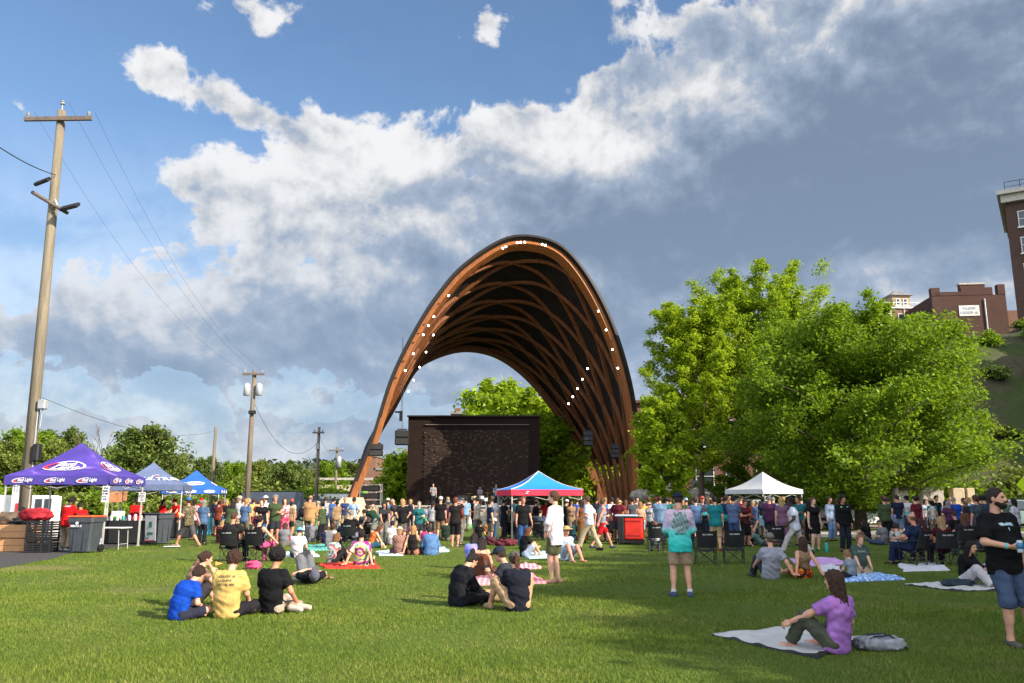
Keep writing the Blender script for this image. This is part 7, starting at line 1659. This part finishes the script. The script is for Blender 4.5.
st('broad man in a tan shirt and grey trousers with his back turned', 310, 36.5, 6, 'phone', H=1.84, hair=('bald', (130, 90, 70)), skin='r', top=(184, 140, 96), sl=1.6, loose=.03, hem=.18, bot=('long', (94, 84, 82)), w=1.15)
st('person in a beige bucket hat and green trousers behind the broad man in tan', 319, 39, -20, 'bend2', H=1.68, hair=('short', GY), hat=('bucket', (206, 180, 140)), top=(170, 130, 90), bot=('wide', (110, 150, 110)))
st('man in a blue shirt and dark shorts standing near the arch leg', 333, 41, 40, 'phone', H=1.74, hair=('short', BK_), top=(88, 132, 196), sl=.8, hem=.16, loose=.02, bot=('knee', (60, 62, 70)))
st('man in a light blue shirt and khaki trousers before the tan footing', 354, 40, 20, 'hips', H=1.76, hair=('short', DB), skin='t', top=(172, 196, 230), sl=.8, bot=('long', (190, 160, 120)))
st('person in a camouflage jacket stooping left of the stage', 371, 36, 10, 'bend2', H=1.72, hair=('short', DB), tmat=fabric('camo', 'camo', [(110, 96, 76), (140, 122, 96), (70, 62, 52), (160, 142, 112)]), sl=1.9, loose=.04, bot=('long', (50, 48, 46)), w=1.2)
st('person in a dark green shirt bending beside the camouflage jacket', 376, 34, -60, 'bend', H=1.70, hair=('short', BR), top=(30, 58, 44), bot=('short', (150, 150, 140)), skin='p')
st('person in a cyan top leaning over near the stage', 381, 42, 60, 'bend2', H=1.68, hair=('bald', GY), top=(36, 172, 198), bot=('long', (50, 50, 60)))
st('person in a white cap and blue denim dress near the stage', 388, 39.5, -30, H=1.72, sex='f', hair=('short', BR), hat=('cap', (226, 222, 220)), top=(86, 106, 140), bot=('long_skirt', (76, 96, 132)))
st('bald man in a charcoal tee and khaki trousers stooping near the stage', 398, 37, -60, 'bend2', H=1.80, skin='r', hair=('bald', (190, 170, 160)), top=(54, 52, 54), hem=.14, bot=('long', (190, 170, 136)), w=1.1)
st('blonde woman in a navy strap top and dark trousers facing the stage', 410, (530,), 4, H=1.68, sex='f', hair=('bob', BL), top=(32, 36, 62), sl=0, bot=('long', (38, 36, 42)))
st('child in a pale blue tee standing by the stage wall', 429, 42, 10, H=1.34, hair=('short', BR), top=(176, 184, 220), bot=('short', (50, 54, 66)), head=1.1)
st('man in a white cap, black tee and khaki shorts before the stage', 440, (540,), 6, H=1.78, hair=('crop', GY), hat=('capback', (214, 210, 206)), top=(26, 25, 27), sl=.7, hem=.14, loose=.018, bot=('knee', (150, 122, 90)), w=1.05)
st('woman in black tee and black shorts raising a hand to her eyes', 455, (547,), 4, 'eye', H=1.74, sex='f', skin='r', hair=('short', (130, 70, 50)), top=(34, 30, 30), sl=.6, hem=.12, loose=.016, bot=('knee', (30, 28, 30)), shoe=(180, 140, 120), w=1.15)
st('man in a tan cap and dark polo facing right before the stage', 474, (538,), 62, 'hold1', H=1.80, hair=('crop', BR), hat=('cap', (190, 160, 104)), top=(30, 34, 44), sl=.7, hem=.13, bot=('knee', (38, 48, 84)), w=1.08, belly=.4)
st('man in a plain white tee and jeans with his back turned before the stage', 492, (541,), 4, H=1.80, hair=('short', (100, 72, 50)), top=(226, 224, 226), sl=.75, hem=.14, loose=.02, bot=('long', (50, 74, 108)))
st('man in a black shirt in the shade under the blue canopy, left', 504, 37, 60, 'hold1', H=1.70, hair=('short', BK_), top=(28, 28, 32), bot=('long', (36, 36, 42)))
st('man in dark clothes at the left leg of the blue canopy', 514, 38.2, -40, H=1.72, hair=('short', BR), top=(46, 44, 48), bot=('long', (40, 40, 48)))
st('man in a black shirt and blue jeans facing the camera by the blue canopy', 523, (549,), 168, 'stand', H=1.76, skin='r', hair=('short', (140, 90, 60)), top=(22, 22, 25), sl=.75, hem=.14, loose=.018, bot=('long', (46, 80, 130)), hp=10, hands=((-.30, .16, .84), (.27, .1, .80)))
st('woman with bare shoulders in a black top under the blue canopy', 536, 38.5, 20, H=1.66, sex='f', hair=('lowbun', BR), top=(34, 30, 32), sl=0, bot=('long', (36, 34, 38)))
x, y = dp(536, 36.2); tC2 = chair(x, y, 2, 'large black camp chair with a turquoise letter P on its back', 1.25); mb = MB(); V_, F_ = text_geo('P', .03); mb.add([(vx_*.36, -.345-.17*((vy_*.30+.66)-.46)/.44-.012, vy_*.30+.66) for vx_, vy_, vz_ in V_], F_); mb.build('letter', mat('print_teal', (.05, .42, .42), .6), tC2)
st('man in a red tee and black shorts with his back turned under the blue canopy', 546, 36.6, 14, 'phone', H=1.72, hair=('crop', (100, 70, 54)), top=(206, 44, 40), sl=.7, hem=.14, bot=('knee', (26, 26, 30)), skin='r')
st('person in a white cap and black outfit sitting high under the blue canopy', 566, 38.4, 50, 'phone', H=1.66, hair=('short', BR), hat=('cap', (220, 222, 226)), top=(28, 30, 36), bot=('long', (28, 30, 38)))
st('man in a blue tee behind the right leg of the blue canopy', 577, 42, 10, H=1.72, hair=('short', BR), top=(52, 84, 160), bot=('long', (60, 60, 70)))
st('woman in a brown dress behind the man in sunglasses', 582, 33.5, -10, H=1.66, sex='f', hair=('long', DB), skin='t', top=(120, 78, 44), sl=0, bot=('long_dress', (130, 84, 46)))
o = st('man in sunglasses, white polo and khaki trousers striding to the left', 590, (551,), -66, 'walk', H=1.82, skin='r', hair=('short', (90, 62, 46)), top=(196, 204, 224), sl=.8, hem=.08, loose=.016, neck='collar', bot=('long', (180, 164, 136)), shoe=(36, 32, 30), hands=((-.16, .26, 1.02), (.25, -.10, .90)))
mb = MB()
for s in (-1, 1): mb.box(Vector((s*.030, .102, .012)), (.046, .010, .030)); mb.box(Vector((s*.070, .05, .014)), (.006, .11, .008))
mb.box((0, .104, .016), (.03, .008, .008)); mb.v = [tuple(map(float, o['tohead'](A(*v)[None])[0])) for v in mb.v]; mb.build('sunglasses', MBLK, o['root'])
mb = MB(); J = o['J']; mb.lathe(Vector(map(float, J['pel']+J['u0']*.09)), [(.185, -.02), (.188, 0), (.185, .02)], 20); [None]; mb.v = [(v[0], v[1]*.68, v[2]) for v in mb.v]; mb.build('belt', MBLK, o['root'])
st('man in a grey tank top and red shorts walking behind the man in sunglasses', 602, (549,), 74, 'stride', H=1.76, skin='r', hair=('short', (100, 70, 50)), top=(150, 156, 164), sl=0, hem=.13, loose=.012, bot=('short', (180, 26, 34)), shoe=(60, 70, 84))
st('person in a bright blue top left of the straw hat in the centre right crowd', 605, 39, 4, H=1.74, sex='f', hair=('short', BL), top=(56, 130, 200), bot=('long', (60, 90, 150)))
st('man in a white tee holding a drink in the centre right crowd', 612, 37, -30, 'hold1', H=1.76, hair=('short', DB), top=(224, 224, 228), bot=('short', (206, 190, 150)))
st('woman in a straw hat and yellow brown top behind the red cart', 619, 35.5, 8, H=1.64, sex='f', hair=('bob', BL), hat=('brim', (206, 180, 130)), top=(180, 130, 60), bot=('short', (110, 110, 130)))
st('man in a dark grey tee directly behind the red cart', 632, 36, -20, H=1.76, hair=('short', BK_), skin='t', top=(70, 74, 84), bot=('long', (60, 60, 70)))
st('woman in a yellow top behind the right end of the red cart', 644, 38, 14, H=1.66, sex='f', hair=('lowbun', DB), top=(214, 190, 80), bot=('short', (90, 90, 110)))
st('person in a dark navy tee right of the woman in yellow', 650, 38, -10, H=1.64, hair=('short', BR), top=(40, 44, 66), bot=('long', (50, 54, 70)))
st('woman with bare arms seated high left of the pale blue cloth bag', 640, 34, 0, H=1.58, sex='f', hair=('bob', (170, 120, 80)), top=(206, 160, 130), sl=0, bot=('short', (140, 190, 200)))
st('broad man in a blue grey shirt with his back turned behind the white shirted child', 661, (545,), 6, 'phone', H=1.80, hair=('short', DB), top=(104, 132, 160), sl=.9, hem=.16, loose=.024, bot=('long', (60, 74, 100)), w=1.15)
st('person in a red cap beside the broad man in blue grey', 657, 40, -20, H=1.74, hair=('short', BR), hat=('cap', (190, 34, 44)), top=(90, 60, 66), bot=('long', (60, 60, 70)))
st('person in a cyan tee left of the turquoise shirted man', 670, 42, 10, H=1.74, hair=('short', BR), top=(40, 150, 190), bot=('long', (50, 60, 80)))
st('person in a pale cap and navy tee right of the turquoise shirted man', 686, 40, 12, H=1.72, hair=('short', BR), hat=('cap', (150, 180, 210)), top=(44, 52, 80), bot=('long', (50, 56, 80)))
st('woman in a coral top right of the turquoise shirted man', 692, 38, -16, H=1.64, sex='f', hair=('bob', DB), top=(206, 90, 110), bot=('short', (90, 90, 110)))
st('man in a charcoal tee with folded arms holding a turquoise cloth', 702, 33.5, 176, 'folded', H=1.78, skin='r', hair=('crop', (110, 70, 50)), hat=('cap', (170, 80, 70)), top=(70, 78, 92), sl=.6, bot=('long', (50, 56, 72)), w=1.15, belly=.6)
x, y = dp(702, 33.1); sack('turquoise cloth carried by the man with folded arms', 'cloth', x, y-.02, 1.06, .28, .10, .07, mat('cloth_turq', (.05, .38, .40), .8, .2, 6), 7, 'cloth')
st('fair haired woman in a cream top behind the folded arms man', 710, 38, 8, H=1.72, sex='f', hair=('bob', BL), top=(220, 206, 180), bot=('long', (90, 96, 120)))
st('person in a teal tee and khaki shorts carrying a green bag', 717, (551,), 14, 'holdl', H=1.78, hair=('short', BK_), top=(26, 118, 124), sl=.7, hem=.14, loose=.02, bot=('knee', (176, 154, 116)), shoe=(150, 36, 46), w=1.08)
x, y = dp(722, 31.2); sack('green bag hanging beside the person in teal', 'bag', x, y-.15, .92, .20, .12, .12, mat('bag_green', (.02, .22, .17), .8, .2, 6), 12)
st('woman with fair hair in dark jeans right of the green bag', 727, 33, -20, 'hold1', H=1.62, sex='f', hair=('bob', (190, 150, 100)), top=(150, 110, 90), bot=('long', (36, 46, 70)))
st('man in a slate blue shirt and jeans left of the white canopy', 735, (548,), 30, 'phone', H=1.80, hair=('short', BK_), skin='t', top=(86, 104, 140), sl=.8, bot=('long', (60, 84, 124)))
o = st('woman in a maroon top and black shorts facing the camera left of the white canopy', 744, 31.5, 166, 'phone', H=1.66, sex='f', skin='r', hair=('lowbun', (110, 60, 44)), top=(86, 36, 36), sl=.6, bot=('knee', (24, 24, 28)), w=1.08)
st('man in a dark navy tee and white shorts under the white canopy', 763, 37, -4, H=1.78, hair=('short', BK_), skin='d', top=(34, 40, 58), bot=('short', (140, 176, 190)))
st('person in a grey blue shirt under the white canopy', 773, 38, 20, 'phone', H=1.78, hair=('crop', GY), top=(120, 140, 168), bot=('long', (150, 160, 176)))
st('woman with long blonde hair in a long mauve dress beside the white canopy', 784, (547,), 12, H=1.74, sex='f', hair=('long', (196, 160, 104)), top=(116, 84, 110), sl=.4, bot=('long_dress', (120, 88, 114)), w=1.14)
st('man in a white tee and pale trousers striding to the left past the white canopy', 797, (556,), -74, 'stride', H=1.80, skin='d', hair=('short', BK_), top=(214, 218, 232), sl=.75, hem=.13, loose=.018, bot=('long', (188, 182, 178)), shoe=(30, 34, 50))
st('woman with long dark hair in black behind the striding man in white', 808, 33, -16, H=1.66, sex='f', hair=('long', BK_), top=(26, 24, 28), bot=('long', (26, 24, 28)))
st('woman in a knee length black dress facing the camera', 816, (551,), 168, 'stand', H=1.72, sex='f', skin='p', hair=('lowbun', (110, 70, 56)), top=(22, 22, 26), sl=.35, bot=('dress', (22, 22, 26)), shoe=(60, 130, 90), w=1.1)
x, y = at_(827, 552); t = thing('water_bottle', 'turquoise water bottle standing on the grass right of the black dress', 'bottle', (x, y, 0)); mb = MB(); mb.lathe((0, 0, 0), [(.05, 0), (.055, .02), (.055, .26), (.03, .31)], 12); mb.build('body', mat('bottle_turq', (.03, .34, .30), .3), t, True); mb = MB(); mb.lathe((0, 0, .31), [(.034, 0), (.034, .05)], 12); mb.build('cap', MBLK, t)
st('man in a pale shirt and light jeans behind the black dress', 829, 35.5, 150, H=1.76, hair=('short', BR), top=(150, 166, 196), sl=1.7, bot=('long', (110, 140, 176)))
o = st('man in a black jacket with a green badge standing alone on the grass', 846, (552,), 172, 'stand', H=1.80, skin='t', hair=('short', BK_), top=(20, 22, 26), sl=1.9, hem=.13, loose=.022, bot=('long', (34, 38, 52)), shoe=(20, 20, 22), hp=14)
decal(o, 'shirt', [(-.13, .02, -.08, .06)], 'badge', mat('badge_green', (.12, .45, .10), .6), 1, zc=.04); decal(o, 'shirt', [(.06, .03, .14, .055)], 'badge', mat('badge_blue', (.20, .30, .42), .6), 1, zc=.04)
st('man in a cyan tee and black shorts with his back turned on the path', 888, 38, 4, H=1.76, hair=('short', BR), top=(40, 140, 184), hem=.14, bot=('knee', (24, 24, 28)), skin='r')
st('man in a navy tee right of the cyan tee on the path', 897, 36.5, 14, 'hold1', H=1.86, hair=('crop', DB), skin='r', top=(28, 34, 58), bot=('knee', (120, 140, 170)))
st('man in a black cap and grey tee fading to turquoise on the path', 907, 38, -10, H=1.82, hair=('short', BK_), hat=('cap', (24, 24, 28)), tmat=fabric('fade_grey', 'fadez', [(90, 160, 164), (110, 170, 172), (170, 170, 180), (180, 176, 186)]), bot=('long', (60, 66, 84)))
st('man in a royal navy tee and black cap turned left on the path', 918, 37, -60, 'phone', H=1.80, hair=('short', BK_), hat=('cap', (26, 28, 34)), top=(24, 44, 96), bot=('knee', (150, 124, 96)), skin='t')
st('person in a cyan top behind the blonde woman on the right', 931, 38, 0, H=1.68, sex='f', hair=('short', BK_), top=(40, 130, 170), bot=('long', (30, 30, 36)))
st('man in black with dark hair behind the seated blonde woman', 936, 40, 170, H=1.84, hair=('short', BK_), skin='t', top=(26, 26, 30), bot=('long', (30, 30, 36)))
st('woman in a lilac grey tee in the crowd on the right', 945, 37, 176, 'phone', H=1.64, sex='f', hair=('long', DB), top=(160, 150, 176), bot=('short', (60, 60, 80)))
st('man in a bright royal blue tee with his back turned on the right', 954, 34, 6, 'phone', H=1.76, hair=('crop', GY), top=(24, 72, 168), sl=.7, hem=.14, loose=.024, bot=('long', (30, 34, 48)), w=1.15)
st('person in a camouflage tee right of the royal blue tee', 964, 36, -30, H=1.72, hair=('short', BR), tmat=MATS['camo'], bot=('long', (60, 56, 50)))
st('man in a slate grey tee with tattooed arms left of the bearded man', 976, 28, -16, H=1.80, skin='r', hair=('short', (90, 56, 44)), top=(66, 76, 90), sl=.7, bot=('long', (60, 66, 80)))
st('man in a navy shirt just left of the bearded man', 984, 32, 10, H=1.82, hair=('short', BK_), top=(50, 60, 80), bot=('long', (40, 46, 60)))
st('woman with dark hair in a white top right of the bearded man', 1014, 30, -30, H=1.70, sex='f', hair=('bob', BK_), top=(206, 200, 214), sl=1.7, bot=('long', (120, 150, 190)))
st('person in a green tee behind the bearded man at the right edge', 1006, 38, 0, H=1.72, hair=('short', BR), top=(90, 120, 100), bot=('long', (60, 66, 80)))
# more heads in the dense back rows
g = random.Random(12); back = [(596, 46), (625, 44), (637, 45), (648, 46), (666, 46), (676, 38), (696, 44), (706, 43), (722, 44), (730, 41), (752, 42), (790, 41), (801, 40), (925, 43), (950, 43), (970, 42), (284, 47), (274, 46), (243, 47), (222, 47), (325, 46), (345, 47), (404, 46), (448, 45), (466, 46), (555, 43), (585, 46)]
tops = [('charcoal', (60, 60, 66)), ('rust red', (150, 60, 50)), ('pale grey', (170, 170, 176)), ('dark blue', (46, 60, 100)), ('white', (216, 214, 216)), ('olive', (96, 96, 66)), ('sky blue', (120, 160, 200)), ('black', (28, 28, 30)), ('beige', (190, 166, 136))]
near = {596: 'between the two walking men', 625: 'behind the straw hat', 637: 'behind the red cart', 648: 'behind the woman in yellow', 666: 'behind the broad man in blue grey', 676: 'left of the turquoise shirt', 696: 'behind the woman in coral', 706: 'behind the folded arms man', 722: 'behind the person in teal', 730: 'behind the slate blue shirt', 752: 'left of the white canopy', 790: 'behind the mauve dress', 801: 'behind the striding man in white', 925: 'behind the royal navy tee', 950: 'behind the lilac grey tee', 970: 'left of the tattooed man', 284: 'behind the pink dress', 274: 'left of the pink dress', 243: 'behind the tan cap', 222: 'behind the navy polo', 325: 'behind the broad man in tan', 345: 'beside the tan footing', 404: 'behind the blonde woman in navy', 448: 'behind the raised hand', 466: 'left of the dark polo', 555: 'behind the tall man in white', 585: 'behind the sunglasses'}
for k, (px, Y) in enumerate(back):
    nm, c = tops[k % len(tops)]; f = k % 3 == 1
    st('%s in a %s top in the back row %s' % ('woman' if f else 'man', nm, near[px]), px, Y, g.choice((0, 10, -15, 40, 170)), g.choice(('stand', 'phone', 'contra', 'hold1')), H=(1.64 if f else 1.76)+g.uniform(-.04, .05), sex='f' if f else 'm', skin=g.choice('lltpr'), hair=(('bob' if f else 'short'), g.choice((BR, BK_, BL, DB, RD))), top=c, bot=('long', g.choice(((50, 56, 72), (70, 66, 62), (120, 110, 96)))))
# more people between the standing crowd and the open lawn
gx = random.Random(77)
MORE = [(284, 546, 'cross', 'woman', 'a grey top sitting left of the mint blanket'), (310, 542, 'knees', 'man', 'a dark grey tee sitting behind the turquoise blanket'), (343, 541, 'cross', 'woman', 'a navy top sitting left of the grey haired man'), (365, 542, 'chairf', 'man', 'a charcoal tee in a chair by the camouflage jacket'),
 (404, 542, 'cross', 'woman', 'a plum top sitting below the blonde woman in navy'), (446, 541, 'knees', 'man', 'a dark olive tee sitting beside the khaki shorts'), (508, 538, 'chairf', 'woman', 'black in a chair by the maroon coat'), (541, 541, 'chair', 'man', 'a slate tee in a chair under the blue canopy'),
 (552, 537, 'chair', 'woman', 'a wine red top in a chair under the blue canopy'), (573, 541, 'cross', 'woman', 'a dark teal top sitting behind the straw hat man'), (613, 541, 'chairf', 'man', 'a brown tee in a chair left of the red cart'), (622, 538, 'chair', 'woman', 'a grey tee in a chair behind the red cart'),
 (668, 541, 'chair', 'man', 'a dark blue tee in a chair right of the white shirted child'), (688, 548, 'chair', 'woman', 'black in a chair beside the turquoise shirted man'), (699, 541, 'chair', 'man', 'a charcoal tee in a chair below the folded arms man'), (727, 545, 'knees', 'woman', 'a brown top sitting by the empty camp chairs'),
 (752, 545, 'cross', 'man', 'a navy tee sitting left of the raised arm'), (868, 541, 'knees', 'woman', 'a black top sitting at the near edge of the path'), (884, 545, 'cross', 'man', 'a dark grey tee sitting left of the bald man'), (956, 548, 'chair', 'man', 'black in a chair behind the brown haired woman'), (974, 550, 'chairf', 'woman', 'a dark blue top in a chair left of the bearded man'),
 (220, 543, 'cross', 'woman', 'a dark red top sitting left of the broad man in black'), (274, 541, 'chair', 'man', 'a grey tee in a chair left of the pink dress'), (246, 540, 'knees', 'man', 'a dark green tee sitting behind the camp chairs'), (479, 541, 'cross', 'woman', 'a black top sitting below the tan cap man'), (433, 537, 'chair', 'man', 'a black tee in a chair right of the man in green')]
TC = dict(grey=(120, 120, 126), navy=(36, 42, 70), charcoal=(54, 56, 62), plum=(80, 40, 66), black=(24, 24, 27), slate=(74, 84, 100), brown=(96, 66, 48))
for k, (px, py, pose, who, rest) in enumerate(MORE):
    col = next((v for c, v in TC.items() if c in rest.split(' in a ')[0].split('sitting')[0]), None) or ((40, 54, 44) if 'green' in rest or 'olive' in rest else (36, 70, 74) if 'teal' in rest else (96, 30, 40) if 'red' in rest else (44, 56, 92) if 'dark blue' in rest else (60, 60, 66)); f = who == 'woman'
    q = G(px, py); yw = gx.choice((0, 8, -12, 24, -30, 14))
    if pose.startswith('chair'): chair(q.x, q.y, yw, 'black camp chair of the '+who+' in '+rest.split(' in a chair')[0]+', '+' '.join(rest.split(' in a chair ')[1].split()[-4:]), .92)
    person(who+' in '+rest, q.x, q.y, yw, pose, H=(1.64 if f else 1.76)+gx.uniform(-.05, .05), sex='f' if f else 'm', skin=gx.choice('lltpr'), hair=(gx.choice(('bob', 'long', 'lowbun', 'pony')) if f else gx.choice(('short', 'crop')), gx.choice((BR, BK_, BL, DB, RD))), hat=gx.choice((None, None, None, ('cap', (70, 76, 96)), ('cap', (150, 140, 126)))) if not f else None, top=col, sl=gx.choice((.6, .75)), bot=gx.choice((('long', (46, 50, 64)), ('short', (110, 100, 86)), ('long', (70, 84, 110)))), hy=gx.choice((0, 15, -20, 30)))
# the standing crowd fills up between the rows
gy = random.Random(31); used_l = set()
TT = [('rust', (120, 56, 44)), ('plum', (84, 44, 76)), ('moss green', (66, 80, 52)), ('charcoal', (52, 54, 60)), ('black', (24, 24, 27)), ('navy', (36, 44, 74)), ('pale grey', (168, 168, 174)), ('tan', (150, 122, 92)), ('teal', (34, 100, 104)), ('wine red', (96, 26, 40)), ('denim blue', (78, 104, 140)), ('cream', (206, 196, 178))]
BB = [('long', (30, 32, 40), 'dark trousers'), ('long', (62, 84, 120), 'blue jeans'), ('knee', (112, 104, 92), 'khaki shorts'), ('short', (44, 46, 54), 'dark shorts'), ('long', (120, 116, 108), 'grey trousers')]
px = 192
while px < 992:
    px += gy.uniform(12, 19)
    if 350 < px < 372 or 840 < px < 884 or 805 < px < 822 or 545 < px < 562: continue
    Y = gy.uniform(31.5, 40); f = gy.random() < .45
    while True:
        tn, tc = gy.choice(TT); bk_, bc, bn = gy.choice(BB); key = (tn, bn, f)
        if key not in used_l: used_l.add(key); break
    hat = gy.choice((None, None, None, ('cap', (50, 56, 74)), ('cap', (140, 130, 116)), ('capback', (60, 50, 48)))) if not f else gy.choice((None, None, None, None, ('brim', (170, 146, 104))))
    yaw = gy.choice((0, 6, -8, 25, -30, 60, -65, 160, -150))
    st(('woman' if f else 'man')+' in a %s tee and %s in the standing crowd' % (tn, bn), px, Y, yaw, gy.choice(('stand', 'contra', 'phone', 'hold1', 'holdl', 'folded', 'hips', 'bend2')), H=(1.62 if f else 1.76)+gy.uniform(-.08, .09), sex='f' if f else 'm', skin=gy.choice('lltprbl'), hair=(gy.choice(('bob', 'long', 'lowbun', 'pony', 'short')) if f else gy.choice(('short', 'crop', 'short', 'curly')), gy.choice((BR, BK_, DB, BK_, BL, GY))), hat=hat, top=tc, sl=gy.choice((.6, .75, .75, 1.7)), hem=.13, loose=gy.uniform(.008, .02), bot=(bk_, bc), w=gy.uniform(.95, 1.15), side=gy.uniform(-4, 4), hy=gy.uniform(-30, 30))
# on the stage
st('singer in a white tee standing at the left of the stage before the dark wall', 433, 64.5, 176, 'hold1', H=1.78, hair=('short', BK_), top=(150, 150, 156), bot=('long', (26, 26, 30)), z=1.1)
st('stage hand in a neon green vest by the left arch leg', 364, 62, 150, 'stand', H=1.74, hair=('short', BK_), top=(110, 210, 40), sl=0, bot=('long', (30, 30, 34)), z=1.1)
st('stage hand dressed in black beside the equipment rack', 380, 62.5, -150, 'phone', H=1.80, hair=('short', BK_), top=(22, 22, 25), bot=('long', (22, 22, 26)), z=1.1)
st('drummer in a pale shirt behind the drum kit', 480, 66.5, 176, 'phone', H=1.60, hair=('short', BR), top=(150, 150, 156), bot=('long', (30, 30, 34)), z=1.1)
st('musician in a light blue tee near the blue canopy on the stage', 496, 65.5, 170, 'hold1', H=1.74, hair=('short', BR), top=(110, 130, 160), bot=('long', (40, 40, 50)), z=1.1)
x, y = dp(440, 64.2); t = thing('microphone_stand', 'dark microphone stand before the singer on the stage', 'microphone', (x, y, 1.1)); mb = MB(); mb.tube([(0, 0, 0), (0, 0, 1.45), (-.25, 0, 1.6)], .018, 6); mb.build('stand', MBLK, t); mb = MB(); mb.lathe((0, 0, 0), [(.17, 0), (.17, .03), (.02, .05)], 14); mb.build('base', MBLK, t)
# ------------------------------------------------------------------ mown grass blades
def inside(px, py, poly):
    r = np.zeros(len(px), bool); n = len(poly); j = n-1
    for i in range(n):
        xi, yi = poly[i][0], poly[i][1]; xj, yj = poly[j][0], poly[j][1]
        c = ((yi > py) != (yj > py)) & (px < (xj-xi)*(py-yi)/((yj-yi) or 1e-9)+xi); r ^= c; j = i
    return r
g = np.random.default_rng(3); XS, YS, WS = [], [], []
for (d0, d1, dens) in ((5.5, 11, 3000), (11, 16, 1900), (16, 24, 800), (24, 36, 240)):
    hw = .72*d1+1.0; n = int((d1-d0)*2*hw*dens); x = g.uniform(-hw, hw, n); y = g.uniform(d0, d1, n); k = np.abs(x) < .70*y+1.0; XS.append(x[k]); YS.append(y[k]); WS.append(np.full(k.sum(), .7+.045*d0))
x, y, wd = np.concatenate(XS), np.concatenate(YS), np.concatenate(WS)
bad = inside(x, y, [(p[0], p[1]) for p in ASPH])
for b in BLK: bad |= inside(x, y, b)
patch = np.sin(x*1.3+1.1*np.sin(y*.9))+np.sin(y*1.7+1.7*np.sin(x*.7))
k = ~bad & (g.random(len(x)) < .80+.16*patch); x, y, wd, patch = x[k], y[k], wd[k], patch[k]; n = len(x)
hgt = g.uniform(.016, .044, n)*(1+.18*patch); th = g.uniform(0, 6.283, n); wdt = .0036*wd*g.uniform(.7, 1.3, n); ln = g.normal(size=(n, 2))*hgt[:, None]*.55
a = np.stack([x-np.cos(th)*wdt, y-np.sin(th)*wdt, np.full(n, -.002)], 1); b = np.stack([x+np.cos(th)*wdt, y+np.sin(th)*wdt, np.full(n, -.002)], 1); c = np.stack([x+ln[:, 0], y+ln[:, 1], hgt], 1)
def grass_mat():
    def fn(T, v, bs):
        gi = T.n.new('ShaderNodeNewGeometry'); n1 = T.node('ShaderNodeTexNoise', Vector=v, Scale=.45, Detail=5, Roughness=.65)
        f = T.m('MULTIPLY_ADD', gi.outputs['Random Per Island'], .5, T.m('MULTIPLY_ADD', n1, .9, -.18)); return ramp(T, f, [(.12, (.044, .082, .007)), (.45, (.088, .138, .012)), (.70, (.138, .178, .02)), (.86, (.28, .25, .075))])
    return custom('grass_blades', fn, .6)
V = np.stack([a, b, c], 1).reshape(-1, 3); go = link('grass', npmesh('grass', V, np.arange(3*n).reshape(n, 3), False), grass_mat()); go['kind'] = 'stuff'; go['label'] = 'short mown grass blades of the lawn'
